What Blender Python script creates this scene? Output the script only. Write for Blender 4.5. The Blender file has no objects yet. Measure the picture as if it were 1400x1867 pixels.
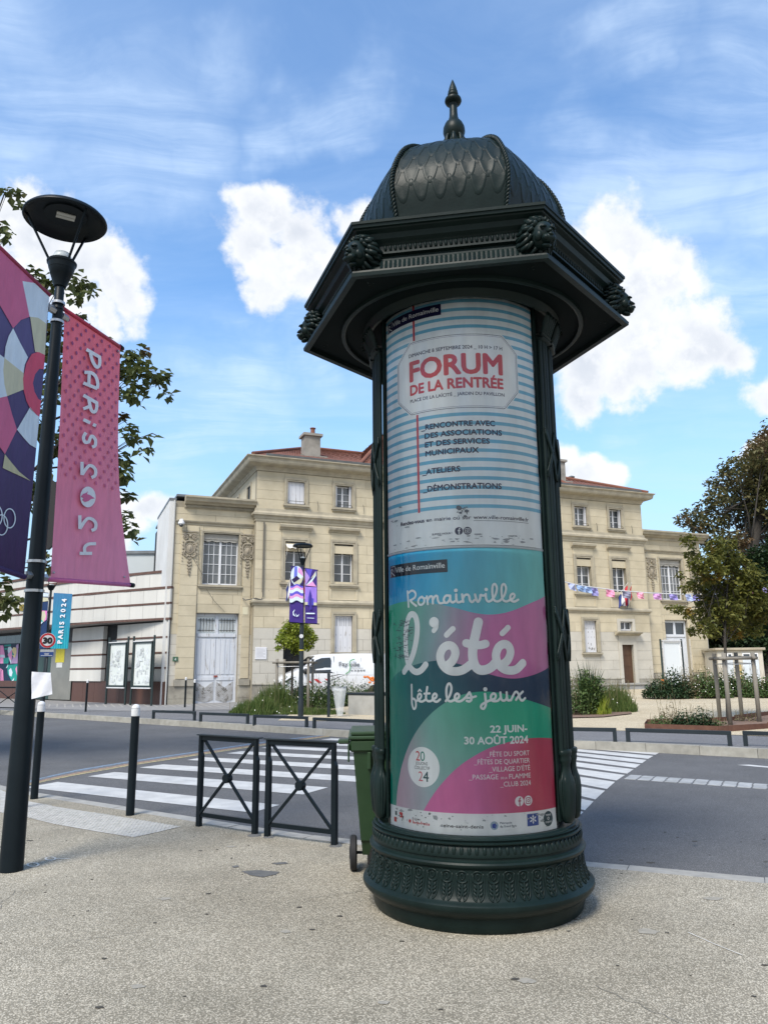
import bpy, bmesh, math, random
from mathutils import Vector, Matrix, noise
R = math.radians
PI = math.pi
sc = bpy.context.scene
C = sc.collection
random.seed(7)

# ------------------------------------------------------------------ camera
F_PX, CX, CY, EYE = 1390.0, 700.0, 933.5, 1.6
_up = Vector((640 - CX, CY + 5820, -F_PX)).normalized()
_fw = Vector((0, 0, -1)); _fw = (_fw - _up * _fw.dot(_up)).normalized()
_rt = _fw.cross(_up)
CAM = Matrix((_rt, _fw, _up))
cd = bpy.data.cameras.new('camera'); cam = bpy.data.objects.new('camera', cd); C.objects.link(cam)
cd.sensor_fit = 'HORIZONTAL'; cd.sensor_width = 36; cd.lens = 36 * F_PX / 1400
cd.clip_start = 0.05; cd.clip_end = 3000
cam.matrix_world = Matrix.Translation((0, 0, EYE)) @ CAM.to_4x4()
sc.camera = cam

def ray(px, py):
    return CAM @ Vector((px - CX, CY - py, -F_PX))
def at_z(px, py, z=0.0):
    d = ray(px, py); t = (z - EYE) / d.z
    return Vector((d.x * t, d.y * t, z))
def at_y(px, py, y):
    d = ray(px, py); t = y / d.y
    return Vector((d.x * t, y, EYE + d.z * t))
def far_z(x, y):
    return 0.12 + 0.014 * max(0.0, (x - 6.86) * .606 + (y - 14.33) * .795)
def far(px, py):
    z = .12
    for _ in range(25):
        p = at_z(px, py, z); z = far_z(p.x, p.y)
    return p

# ------------------------------------------------------------------ exposure, sun, sky
sc.view_settings.view_transform = 'Standard'; sc.view_settings.look = 'None'
sc.view_settings.gamma = 1.0; sc.view_settings.use_curve_mapping = False
sc.view_settings.exposure = 1.0
sc.render.engine = 'CYCLES'
SUN_EL, SUN_AZ = 50.0, -152.0          # azimuth from +Y, towards +X
sdir = Vector((math.sin(R(SUN_AZ)) * math.cos(R(SUN_EL)), math.cos(R(SUN_AZ)) * math.cos(R(SUN_EL)), math.sin(R(SUN_EL))))
sl = bpy.data.lights.new('sun', 'SUN'); sl.energy = 2.35; sl.angle = R(22); sl.color = (1.0, .93, .82)
sun = bpy.data.objects.new('sun', sl); C.objects.link(sun)
sun.rotation_euler = sdir.to_track_quat('Z', 'Y').to_euler(); sun.location = (0, -10, 30)

def build_world():
    w = bpy.data.worlds.new('World'); sc.world = w; w.use_nodes = True
    nt = w.node_tree; N = nt.nodes; L = nt.links
    bg = N['Background']; bg.inputs[1].default_value = 0.12
    sky = N.new('ShaderNodeTexSky'); sky.sky_type = 'NISHITA'; sky.sun_disc = False
    sky.sun_elevation = R(SUN_EL); sky.sun_rotation = R(SUN_AZ) ; sky.altitude = 100
    sky.air_density = 1.25; sky.dust_density = 0.25; sky.ozone_density = 2.2
    def M(op, a, b=None, c=None, clamp=False):
        n = N.new('ShaderNodeMath'); n.operation = op; n.use_clamp = clamp
        for i, v in enumerate((a, b, c)):
            if v is None: continue
            if isinstance(v, (int, float)): n.inputs[i].default_value = v
            else: L.new(v, n.inputs[i])
        return n.outputs[0]
    def VM(op, a, b=None, s=None):
        n = N.new('ShaderNodeVectorMath'); n.operation = op
        for i, v in enumerate((a, b)):
            if v is None: continue
            if isinstance(v, (tuple, Vector)): n.inputs[i].default_value = v
            else: L.new(v, n.inputs[i])
        if s is not None: n.inputs['Scale'].default_value = s
        return n.outputs[1] if op in ('DISTANCE', 'LENGTH', 'DOT_PRODUCT') else n.outputs[0]
    def noi(vec, scale, detail=6, rough=.55, lac=2.0):
        n = N.new('ShaderNodeTexNoise'); n.inputs['Scale'].default_value = scale
        n.inputs['Detail'].default_value = detail; n.inputs['Roughness'].default_value = rough
        n.inputs['Lacunarity'].default_value = lac
        L.new(vec, n.inputs['Vector']); return n.outputs['Fac'], n.outputs['Color']
    def ramp(v, a, b, smooth=True):
        n = N.new('ShaderNodeMapRange'); n.clamp = True
        if smooth: n.interpolation_type = 'SMOOTHSTEP'
        n.inputs[1].default_value = a; n.inputs[2].default_value = b
        L.new(v, n.inputs[0]); return n.outputs[0]
    def mix(f, a, b):
        n = N.new('ShaderNodeMix'); n.data_type = 'RGBA'
        if isinstance(f, (int, float)): n.inputs[0].default_value = f
        else: L.new(f, n.inputs[0])
        for k, v in ((6, a), (7, b)):
            if isinstance(v, tuple): n.inputs[k].default_value = (*v, 1)
            else: L.new(v, n.inputs[k])
        return n.outputs[2]
    geo = N.new('ShaderNodeTexCoord'); D = geo.outputs['Generated']
    D = VM('NORMALIZE', D)
    sep = N.new('ShaderNodeSeparateXYZ'); L.new(D, sep.inputs[0])
    # sky colour graded a little towards the photograph's saturated blue
    hsv = N.new('ShaderNodeHueSaturation'); hsv.inputs['Saturation'].default_value = 1.12
    hsv.inputs['Value'].default_value = 1.0
    L.new(sky.outputs[0], hsv.inputs['Color'])
    tint = N.new('ShaderNodeMix'); tint.data_type = 'RGBA'; tint.blend_type = 'MULTIPLY'; tint.inputs[0].default_value = 1
    L.new(hsv.outputs[0], tint.inputs[6]); tint.inputs[7].default_value = (0.93, 1.0, 1.06, 1)
    col = tint.outputs[2]
    # project on a cloud plane for cirrus
    inv = M('DIVIDE', 1.0, M('MAXIMUM', sep.outputs[2], 0.06))
    cmb = N.new('ShaderNodeCombineXYZ'); L.new(M('MULTIPLY', sep.outputs[0], inv), cmb.inputs[0]); L.new(M('MULTIPLY', sep.outputs[1], inv), cmb.inputs[1])
    P = cmb.outputs[0]
    _, wc = noi(P, 0.9, 3)
    warp = VM('SCALE', VM('SUBTRACT', wc, (.5, .5, .5)), None, 0.9)
    P2 = VM('ADD', P, warp)
    mp = N.new('ShaderNodeMapping'); mp.inputs['Rotation'].default_value = (0, 0, R(38)); mp.inputs['Scale'].default_value = (0.38, 1.3, 1)
    L.new(P2, mp.inputs[0])
    c1, _ = noi(mp.outputs[0], 1.15, 9, .62)
    mp2 = N.new('ShaderNodeMapping'); mp2.inputs['Rotation'].default_value = (0, 0, R(-62)); mp2.inputs['Scale'].default_value = (0.5, 1.5, 1); mp2.inputs['Location'].default_value = (3.1, 1.7, 0)
    L.new(P2, mp2.inputs[0])
    c2, _ = noi(mp2.outputs[0], 0.75, 9, .6)
    cir = M('ADD', M('MULTIPLY', ramp(c1, .36, .74), .85), M('MULTIPLY', ramp(c2, .38, .78), .7), clamp=True)
    # wispy sheets seen in the photo: blobs in direction space that thicken the veil
    def blobs(lst, vec):
        acc = None
        for (az, el, r) in lst:
            d = (math.sin(R(az)) * math.cos(R(el)), math.cos(R(az)) * math.cos(R(el)), math.sin(R(el)))
            v = M('SUBTRACT', 1.0, M('DIVIDE', VM('DISTANCE', vec, d), R(r)))
            acc = v if acc is None else M('MAXIMUM', acc, v)
        return acc
    _, wv = noi(D, 2.4, 6, .6)
    mp3 = N.new('ShaderNodeMapping'); mp3.inputs['Rotation'].default_value = (0, 0, R(30)); mp3.inputs['Scale'].default_value = (0.45, 2.0, 1); L.new(P2, mp3.inputs[0])
    veil = blobs(CIRRUS, VM('ADD', D, VM('SCALE', VM('SUBTRACT', wv, (.5, .5, .5)), None, .55)))
    vf, _ = noi(mp3.outputs[0], 2.4, 12, .66)
    veilm = M('MULTIPLY', ramp(veil, -.45, .85), M('ADD', M('MULTIPLY', ramp(vf, .34, .66), .78), .22))
    cir = M('ADD', M('MULTIPLY', cir, .45), M('MULTIPLY', veilm, .75), clamp=True)
    col = mix(M('MULTIPLY', cir, .62), col, (3.6, 4.4, 5.4))
    # pale blue towards the horizon
    col = mix(M('MULTIPLY', ramp(sep.outputs[2], .42, .0), .85), col, (1.95, 2.9, 3.95))
    # cumulus
    n1, nc1 = noi(D, 6.0, 4, .5)
    n2, _ = noi(D, 17.0, 9, .60)
    dv = VM('ADD', D, VM('SCALE', VM('SUBTRACT', nc1, (.5, .5, .5)), None, 0.12))
    b = blobs(CUMULUS, dv)
    b2 = M('ADD', b, M('MULTIPLY', M('SUBTRACT', n2, .5), 1.9))
    cov = ramp(b2, -0.12, 0.40)
    # elsewhere, out of view: added cumulus, coverage raised to whiten the ambient light
    g1, _ = noi(D, 3.2, 9, .58)
    away = ramp(sep.outputs[1], .35, -.1)
    low = ramp(sep.outputs[2], .75, .45)
    cov2 = M('MULTIPLY', ramp(g1, .40, .52), M('MULTIPLY', away, low))
    cov = M('MAXIMUM', cov, cov2, clamp=True)
    s1, _ = noi(D, 9.0, 8, .6)
    off = VM('ADD', D, (0.01, 0.0, 0.028))
    s2, _ = noi(off, 17.0, 6, .60)
    relief = M('SUBTRACT', n2, s2)
    shade = M('ADD', M('MULTIPLY', ramp(s1, .35, .68), .5), M('MULTIPLY', ramp(relief, -.10, .12), .5))
    thick = ramp(b2, .1, .8)
    ccol = mix(M('MULTIPLY', M('SUBTRACT', 1.0, shade), M('ADD', M('MULTIPLY', thick, .8), .25)), (4.5, 4.55, 4.62), (3.2, 3.4, 3.75))
    col = mix(M('MULTIPLY', cov, .97), col, ccol)
    # ground half: neutral town haze
    dn = ramp(sep.outputs[2], 0.0, -0.05)
    col = mix(dn, col, (1.6, 1.6, 1.55))
    L.new(col, bg.inputs[0])

# (azimuth, elevation, angular radius) of the clouds the photograph shows
def azel(px, py):
    d = ray(px, py)
    return math.degrees(math.atan2(d.x, d.y)), math.degrees(math.atan2(d.z, math.hypot(d.x, d.y)))
def cl(lst):
    return [(*azel(x, y), r / F_PX * 57.3 * (math.cos(math.atan(math.hypot(x - CX, y - CY) / F_PX)) ** 1.3)) for x, y, r in lst]
CUMULUS = cl([(505, 375, 78), (555, 400, 75), (480, 450, 80), (560, 470, 85), (500, 520, 60), (600, 510, 60), (660, 400, 62), (690, 470, 70), (470, 350, 50),
              (50, 450, 95), (140, 510, 95), (200, 510, 75), (250, 525, 55), (190, 560, 50), (10, 400, 70),
              (1130, 450, 95), (1210, 500, 85), (1120, 550, 110), (1200, 600, 100), (1270, 650, 75), (1080, 640, 100), (1180, 680, 80), (1050, 700, 80), (1310, 660, 45),
              (1380, 735, 48), (1410, 720, 50), (260, 950, 60), (300, 935, 40), (225, 990, 60), (1060, 870, 48), (1010, 860, 50), (1100, 885, 40),
              (1375, 830, 42), (1410, 815, 50), (1020, 470, 60), (160, 1010, 60)])
CIRRUS = cl([(100, 100, 190), (240, 200, 210), (360, 240, 150), (420, 60, 120), (560, 230, 90), (1200, 300, 190), (1330, 200, 170), (1080, 320, 130), (1390, 330, 140), (1150, 60, 120),
             (450, 700, 110), (560, 640, 90), (350, 780, 110), (60, 250, 160), (1340, 560, 130), (640, 160, 100), (1250, 760, 100)])
build_world()

# ------------------------------------------------------------------ materials
MATS = {}
def mat(name, col, rough=.7, metal=0., col2=None, nscale=3., detail=6, bump=0., bscale=40., spec=.5, spots=None, vary=0., coat=0., streak=False, coords='world'):
    """Principled surface: base colour mixed with col2 by noise, optional fine bump, optional dark spots, optional per-piece variation."""
    if name in MATS: return MATS[name]
    m = bpy.data.materials.new(name); m.use_nodes = True; MATS[name] = m
    nt = m.node_tree; N = nt.nodes; L = nt.links; p = N['Principled BSDF']
    p.inputs['Roughness'].default_value = rough; p.inputs['Metallic'].default_value = metal
    p.inputs['Specular IOR Level'].default_value = spec
    if coat: p.inputs['Coat Weight'].default_value = coat; p.inputs['Coat Roughness'].default_value = .08
    if coords == 'world':
        g = N.new('ShaderNodeNewGeometry'); vec = g.outputs['Position']
    else:
        g = N.new('ShaderNodeTexCoord'); vec = g.outputs['Object']
    if streak:
        mp = N.new('ShaderNodeMapping'); mp.inputs['Scale'].default_value = (1, 1, .12); L.new(vec, mp.inputs[0]); svec = mp.outputs[0]
    else: svec = vec
    def noi(v, s, d=6, r=.6):
        n = N.new('ShaderNodeTexNoise'); n.inputs['Scale'].default_value = s; n.inputs['Detail'].default_value = d; n.inputs['Roughness'].default_value = r
        L.new(v, n.inputs['Vector']); return n
    def ramp(v, a, b):
        n = N.new('ShaderNodeMapRange'); n.inputs[1].default_value = a; n.inputs[2].default_value = b; L.new(v, n.inputs[0]); return n.outputs[0]
    def mix(f, a, b, mode='MIX'):
        n = N.new('ShaderNodeMix'); n.data_type = 'RGBA'; n.blend_type = mode
        if isinstance(f, (int, float)): n.inputs[0].default_value = f
        else: L.new(f, n.inputs[0])
        for k, v in ((6, a), (7, b)):
            if isinstance(v, tuple): n.inputs[k].default_value = (*v[:3], 1)
            else: L.new(v, n.inputs[k])
        return n.outputs[2]
    c = col
    if col2 is not None:
        n = noi(svec, nscale, detail); c = mix(ramp(n.outputs['Fac'], .32, .68), col, col2)
    if spots:
        n = noi(svec, spots[1], 8, .7); c = mix(ramp(n.outputs['Fac'], spots[2], spots[2] + .08), c, spots[0])
    if vary:
        oi = N.new('ShaderNodeObjectInfo'); gi = N.new('ShaderNodeNewGeometry')
        ad = N.new('ShaderNodeMath'); ad.operation = 'ADD'; L.new(oi.outputs['Random'], ad.inputs[0]); L.new(gi.outputs['Random Per Island'], ad.inputs[1])
        fr = N.new('ShaderNodeMath'); fr.operation = 'FRACT'; L.new(ad.outputs[0], fr.inputs[0])
        mr = N.new('ShaderNodeMapRange'); mr.inputs[3].default_value = 1 - vary; mr.inputs[4].default_value = 1 + vary; L.new(fr.outputs[0], mr.inputs[0])
        hs = N.new('ShaderNodeHueSaturation'); L.new(mr.outputs[0], hs.inputs['Value'])
        if isinstance(c, tuple): hs.inputs['Color'].default_value = (*c[:3], 1)
        else: L.new(c, hs.inputs['Color'])
        c = hs.outputs[0]
    if isinstance(c, tuple): p.inputs['Base Color'].default_value = (*c[:3], 1)
    else: L.new(c, p.inputs['Base Color'])
    if bump:
        n = noi(vec, bscale, 4); b = N.new('ShaderNodeBump'); b.inputs['Strength'].default_value = bump; b.inputs['Distance'].default_value = .01
        L.new(n.outputs['Fac'], b.inputs['Height']); L.new(b.outputs[0], p.inputs['Normal'])
    m['_p'] = 1
    return m
def srgb(r, g, b):
    return tuple(((v / 255) / 12.92 if v / 255 <= .04045 else ((v / 255 + .055) / 1.055) ** 2.4) for v in (r, g, b))

# ------------------------------------------------------------------ mesh helpers
class MB:
    def __init__(s): s.v = []; s.f = []; s.m = []; s.T = Matrix.Identity(4); s.k = 0
    def add(s, vs, fs):
        o = len(s.v); s.v += [s.T @ Vector(p) for p in vs]
        s.f += [[i + o for i in f] for f in fs]; s.m += [s.k] * len(fs); return s
    def box(s, x0, x1, y0, y1, z0, z1):
        return s.add([(x0, y0, z0), (x1, y0, z0), (x1, y1, z0), (x0, y1, z0), (x0, y0, z1), (x1, y0, z1), (x1, y1, z1), (x0, y1, z1)],
                     [(0, 3, 2, 1), (4, 5, 6, 7), (0, 1, 5, 4), (1, 2, 6, 5), (2, 3, 7, 6), (3, 0, 4, 7)])
    def bbox(s, x0, x1, y0, y1, z0, z1, b=.005):
        """box whose edges are chamfered by b"""
        b = min(b, abs(x1 - x0) * .3, abs(y1 - y0) * .3, abs(z1 - z0) * .3)
        bm = bmesh.new(); bmesh.ops.create_cube(bm, size=1)
        for v in bm.verts: v.co = Vector(((x0 + x1) / 2 + v.co.x * (x1 - x0), (y0 + y1) / 2 + v.co.y * (y1 - y0), (z0 + z1) / 2 + v.co.z * (z1 - z0)))
        bmesh.ops.bevel(bm, geom=bm.edges[:], offset=b, segments=1, affect='EDGES'); s.bm(bm); return s
    def bm(s, bm):
        bm.verts.index_update(); s.add([v.co[:] for v in bm.verts], [[v.index for v in f.verts] for f in bm.faces]); bm.free(); return s
    def prism(s, pts, z0, z1):
        n = len(pts)
        return s.add([(x, y, z0) for x, y in pts] + [(x, y, z1) for x, y in pts],
                     [tuple(range(n - 1, -1, -1)), tuple(range(n, 2 * n))] + [(i, (i + 1) % n, n + (i + 1) % n, n + i) for i in range(n)])
    def lathe(s, prof, seg=48, a0=0., a1=2 * PI, cap=True):
        full = abs(a1 - a0 - 2 * PI) < 1e-6; m = seg if full else seg + 1
        vs = []; fs = []
        for (r, z) in prof:
            for i in range(m):
                a = a0 + (a1 - a0) * i / seg; vs.append((r * math.sin(a), -r * math.cos(a), z))
        for j in range(len(prof) - 1):
            for i in range(seg):
                k = (i + 1) % m; fs.append((j * m + i, j * m + k, (j + 1) * m + k, (j + 1) * m + i))
        if full and cap:
            fs.append(tuple(range(m - 1, -1, -1))); fs.append(tuple(range((len(prof) - 1) * m, len(prof) * m)))
        return s.add(vs, fs)
    def tube(s, pts, rad, seg=8, cap=True, up=None):
        pts = [Vector(p) for p in pts]; n = len(pts)
        rads = rad if isinstance(rad, (list, tuple)) else [rad] * n
        vs = []; fs = []; prev = None
        for i, p in enumerate(pts):
            t = (pts[min(i + 1, n - 1)] - pts[max(i - 1, 0)])
            t = t.normalized() if t.length > 1e-9 else Vector((0, 0, 1))
            if prev is None:
                a = Vector(up) if up else (Vector((0, 0, 1)) if abs(t.z) < .9 else Vector((1, 0, 0)))
            else: a = prev
            x = (a - t * a.dot(t)).normalized(); y = t.cross(x); prev = x
            for k in range(seg):
                an = 2 * PI * (k + .5) / seg; vs.append(p + (x * math.cos(an) + y * math.sin(an)) * rads[i])
        for i in range(n - 1):
            for k in range(seg):
                k2 = (k + 1) % seg; fs.append((i * seg + k, i * seg + k2, (i + 1) * seg + k2, (i + 1) * seg + k))
        if cap: fs.append(tuple(range(seg - 1, -1, -1))); fs.append(tuple(range((n - 1) * seg, n * seg)))
        return s.add(vs, fs)
    def ball(s, c, r, seg=10, rings=6, rot=None):
        c = Vector(c); r = Vector(r) if not isinstance(r, (int, float)) else Vector((r, r, r)); vs = [(0, 0, -1)]; fs = []
        for j in range(1, rings):
            t = -PI / 2 + PI * j / rings
            for i in range(seg):
                a = 2 * PI * i / seg; vs.append((math.cos(t) * math.cos(a), math.cos(t) * math.sin(a), math.sin(t)))
        vs.append((0, 0, 1)); top = len(vs) - 1
        for i in range(seg):
            k = (i + 1) % seg; fs.append((0, 1 + k, 1 + i)); b = 1 + (rings - 2) * seg; fs.append((top, b + i, b + k))
            for j in range(rings - 2): o = 1 + j * seg; fs.append((o + i, o + k, o + seg + k, o + seg + i))
        q = []
        for v in vs:
            w = Vector((v[0] * r.x, v[1] * r.y, v[2] * r.z))
            if rot is not None: w = rot @ w
            q.append(c + w)
        return s.add(q, fs)
    def grid(s, nu, nv, fn):
        vs = [fn(i / nu, j / nv) for j in range(nv + 1) for i in range(nu + 1)]
        return s.add(vs, [(j * (nu + 1) + i, j * (nu + 1) + i + 1, (j + 1) * (nu + 1) + i + 1, (j + 1) * (nu + 1) + i) for j in range(nv) for i in range(nu)])
    def mesh(s, name, mats, smooth=False):
        me = bpy.data.meshes.new(name); me.from_pydata([tuple(v) for v in s.v], [], s.f)
        for m in (mats if isinstance(mats, (list, tuple)) else [mats]): me.materials.append(m)
        me.polygons.foreach_set('material_index', s.m)
        if smooth is True: me.polygons.foreach_set('use_smooth', [True] * len(me.polygons))
        elif smooth:
            me.polygons.foreach_set('use_smooth', [True] * len(me.polygons)); me.set_sharp_from_angle(angle=R(smooth))
        me.update(); return me
    def build(s, name, mats, parent=None, smooth=False, **kw):
        return link(name, s.mesh(name, mats, smooth), parent, **kw)
def link(name, me, parent=None, loc=None, rot=None, kind=None, label=None, cat=None, group=None, scale=None):
    o = bpy.data.objects.new(name, me); C.objects.link(o)
    if parent is not None: o.parent = parent
    if loc is not None: o.location = loc
    if rot is not None: o.rotation_euler = rot if isinstance(rot, (tuple, list)) else (0, 0, rot)
    if scale is not None: o.scale = scale
    return tag(o, label, cat, group, kind)
def tag(o, label=None, cat=None, group=None, kind=None):
    if label: o['label'] = label
    if cat:
        o['category'] = cat
        if not kind: o['kind'] = 'thing'
    if group: o['group'] = group
    if kind: o['kind'] = kind
    return o
def thing(name, label, cat, loc=(0, 0, 0), rotz=0, group=None):
    return link(name, None, None, loc, rotz, None, label, cat, group)
def copy_tree(root, loc=None, rotz=None, label=None, parent=None):
    c = root.copy(); C.objects.link(c)
    if parent is not None: c.parent = parent
    if loc is not None: c.location = loc
    if rotz is not None: c.rotation_euler = (0, 0, rotz)
    if label: c['label'] = label
    for ch in root.children: copy_tree(ch, parent=c)
    return c

# text as a mesh in (x, y); anchor L/C/R, height = cap height
def text_bm(body, size, bold=0., align='LEFT', width=None, spacing=1.):
    cu = bpy.data.curves.new('t', 'FONT'); cu.body = body; cu.size = size / .70; cu.offset = bold * size; cu.resolution_u = 3
    cu.space_character = spacing; cu.align_x = align
    o = bpy.data.objects.new('t', cu); C.objects.link(o); bpy.context.view_layer.update()
    me = bpy.data.meshes.new_from_object(o.evaluated_get(bpy.context.evaluated_depsgraph_get()))
    bm = bmesh.new(); bm.from_mesh(me); bpy.data.objects.remove(o); bpy.data.curves.remove(cu); bpy.data.meshes.remove(me)
    if width and bm.verts:
        x0 = min(v.co.x for v in bm.verts); x1 = max(v.co.x for v in bm.verts); k = width / (x1 - x0)
        for v in bm.verts: v.co.x = (v.co.x - (x0 if align == 'LEFT' else x1 if align == 'RIGHT' else (x0 + x1) / 2)) * k
    return bm
def strikes(b):
    return [(0, 0)] if b <= 0 else [(b, 0), (-b, 0), (0, b), (0, -b), (b * .7, b * .7), (-b * .7, b * .7), (b * .7, -b * .7), (-b * .7, -b * .7)]
def put_text(mb, bm, T=None, fn=None, cut=0.):
    if cut:
        x0 = min(v.co.x for v in bm.verts); x1 = max(v.co.x for v in bm.verts); x = math.floor(x0 / cut) * cut + cut
        while x < x1:
            bmesh.ops.bisect_plane(bm, geom=bm.verts[:] + bm.edges[:] + bm.faces[:], plane_co=(x, 0, 0), plane_no=(1, 0, 0)); x += cut
    bm.verts.index_update()
    vs = [(T @ v.co if T else v.co.copy()) for v in bm.verts]
    if fn: vs = [fn(v.x, v.y) for v in vs]
    mb.add(vs, [[v.index for v in f.verts] for f in bm.faces]); bm.free()
# brush strokes: smooth ribbons with round ends, each step lifted a hair above the last so that crossings never coincide
def spline(pts, n=6, closed=False):
    P = [Vector((p[0], p[1])) for p in pts]; out = []; m = len(P)
    rng = m if closed else m - 1
    for i in range(rng):
        a = P[(i - 1) % m] if closed or i > 0 else P[0] * 2 - P[1]; b = P[i]; c = P[(i + 1) % m]; d = P[(i + 2) % m] if closed or i + 2 < m else c * 2 - b
        for k in range(n):
            t = k / n; out.append(.5 * ((2 * b) + (c - a) * t + (2 * a - 5 * b + 4 * c - d) * t * t + (3 * b - a - 3 * c + d) * t ** 3))
    if not closed: out.append(P[-1].copy())
    return out
def stroke(mb, pts, w, fn, lift=0., step=2e-5, closed=False, caps=True):
    P = [Vector(p) for p in pts]
    if closed: P = P + [P[0], P[1]]
    n = len(P); vs = []; fs = []
    for i, p in enumerate(P):
        t = (P[min(i + 1, n - 1)] - P[max(i - 1, 0)]); t = t.normalized() if t.length > 1e-9 else Vector((1, 0)); q = Vector((-t.y, t.x)) * w / 2
        h = lift + i * step; vs += [fn(p.x + q.x, p.y + q.y, h), fn(p.x - q.x, p.y - q.y, h)]
        if i: fs.append((2 * i - 2, 2 * i - 1, 2 * i + 1, 2 * i))
    if caps and not closed:
        for i, sg in ((0, -1), (n - 1, 1)):
            t = (P[1] - P[0]) if i == 0 else (P[-1] - P[-2]); a0 = math.atan2(t.y, t.x) + (PI / 2 if i == 0 else -PI / 2)
            h = lift + i * step; o = len(vs); vs.append(fn(P[i].x, P[i].y, h))
            for k in range(9): a = a0 + PI * k / 8; vs.append(fn(P[i].x + math.cos(a) * w / 2, P[i].y + math.sin(a) * w / 2, h))
            for k in range(8): fs.append((o, o + 1 + k, o + 2 + k))
    mb.add(vs, fs); return lift + n * step
def leaf_cloud(mb, pts, size, rnd, spread=1., flat=.5):
    """a leaf-sized bent quad at each point"""
    for (p, s) in pts:
        l = size * s * rnd.uniform(.7, 1.3); w = l * .32
        a = rnd.uniform(0, 2 * PI); e = rnd.uniform(-1.0, .45) ; d = Vector((math.cos(a) * math.cos(e), math.sin(a) * math.cos(e), math.sin(e)))
        q = d.cross(Vector((rnd.uniform(-flat, flat), rnd.uniform(-flat, flat), 1))).normalized(); n = q.cross(d)
        p = Vector(p)
        mb.add([p, p + d * l * .5 + q * w + n * l * .1, p + d * l - n * l * .12, p + d * l * .5 - q * w + n * l * .1], [(0, 1, 2, 3)])
# ------------------------------------------------------------------ ground materials
def aggregate(name, pale, dark, mid, cell, stain, rough=.85, crack=False, bumpy=.6):
    m = bpy.data.materials.new(name); m.use_nodes = True; nt = m.node_tree; N = nt.nodes; L = nt.links; p = N['Principled BSDF']; MATS[name] = m
    p.inputs['Roughness'].default_value = rough; p.inputs['Specular IOR Level'].default_value = .3
    g = N.new('ShaderNodeNewGeometry'); vec = g.outputs['Position']
    def vor(s, f='F1'):
        n = N.new('ShaderNodeTexVoronoi'); n.feature = f; n.inputs['Scale'].default_value = s; L.new(vec, n.inputs['Vector']); return n
    def noi(s, d=5, r=.6):
        n = N.new('ShaderNodeTexNoise'); n.inputs['Scale'].default_value = s; n.inputs['Detail'].default_value = d; n.inputs['Roughness'].default_value = r; L.new(vec, n.inputs['Vector']); return n.outputs['Fac']
    def ramp(v, a, b, c=0., e=1.):
        n = N.new('ShaderNodeMapRange'); n.inputs[1].default_value = a; n.inputs[2].default_value = b; n.inputs[3].default_value = c; n.inputs[4].default_value = e; L.new(v, n.inputs[0]); return n.outputs[0]
    def mix(f, a, b, mode='MIX'):
        n = N.new('ShaderNodeMix'); n.data_type = 'RGBA'; n.blend_type = mode
        if isinstance(f, (int, float)): n.inputs[0].default_value = f
        else: L.new(f, n.inputs[0])
        for k, v in ((6, a), (7, b)):
            if isinstance(v, tuple): n.inputs[k].default_value = (*v, 1)
            else: L.new(v, n.inputs[k])
        return n.outputs[2]
    v = vor(cell); sp = N.new('ShaderNodeSeparateColor'); L.new(v.outputs['Color'], sp.inputs[0])
    c = mix(ramp(sp.outputs[0], .25, .95), mid, pale)
    c = mix(ramp(sp.outputs[1], .62, .9), c, dark)
    c = mix(ramp(v.outputs['Distance'], .42, .62), c, dark)
    v2 = vor(cell * 2.6); sp2 = N.new('ShaderNodeSeparateColor'); L.new(v2.outputs['Color'], sp2.inputs[0])
    c = mix(ramp(sp2.outputs[2], .45, 1., 0, .5), c, mid)
    c = mix(1., c, mix(ramp(noi(.55, 6, .65), .3, .7), stain[0], stain[1]), 'MULTIPLY')
    c = mix(1., c, mix(ramp(noi(2.7, 7, .7), .35, .68), stain[1], (1.04, 1.04, 1.03)), 'MULTIPLY')
    c = mix(ramp(noi(5.5, 3, .5), .73, .76, 0, .55), c, dark)
    L.new(c, p.inputs['Base Color'])
    b = N.new('ShaderNodeBump'); b.inputs['Strength'].default_value = bumpy; b.inputs['Distance'].default_value = .35 / cell; b.invert = True
    L.new(v.outputs['Distance'], b.inputs['Height']); L.new(b.outputs[0], p.inputs['Normal'])
    return m
M_pave = aggregate('exposed aggregate', (.66, .615, .52), (.19, .175, .14), (.385, .355, .29), 118, ((.64, .63, .60), (1.08, 1.07, 1.05)))
M_asph = aggregate('asphalt', (.20, .20, .20), (.07, .07, .072), (.118, .119, .121), 140, ((.80, .80, .80), (1.12, 1.12, 1.12)), bumpy=.35)
M_asph2 = aggregate('pale asphalt', (.26, .26, .26), (.11, .11, .115), (.18, .182, .185), 110, ((.85, .85, .86), (1.08, 1.08, 1.08)), bumpy=.3)
M_gravel = aggregate('gravel', (.74, .66, .52), (.34, .28, .19), (.58, .51, .39), 55, ((.86, .84, .8), (1.05, 1.05, 1.03)))
M_kerb = mat('kerb granite', (.36, .35, .32), .8, col2=(.27, .265, .245), nscale=9, bump=.4, bscale=160, vary=.09)
M_kerbf = mat('weathered kerb', (.36, .345, .30), .8, col2=(.26, .25, .215), nscale=6, bump=.4, bscale=90, vary=.1)
M_paint = mat('road paint', (.56, .56, .54), .65, col2=(.42, .42, .41), nscale=4, spots=((.17, .17, .17), 18, .63), detail=9, bump=.3, bscale=140)

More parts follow.
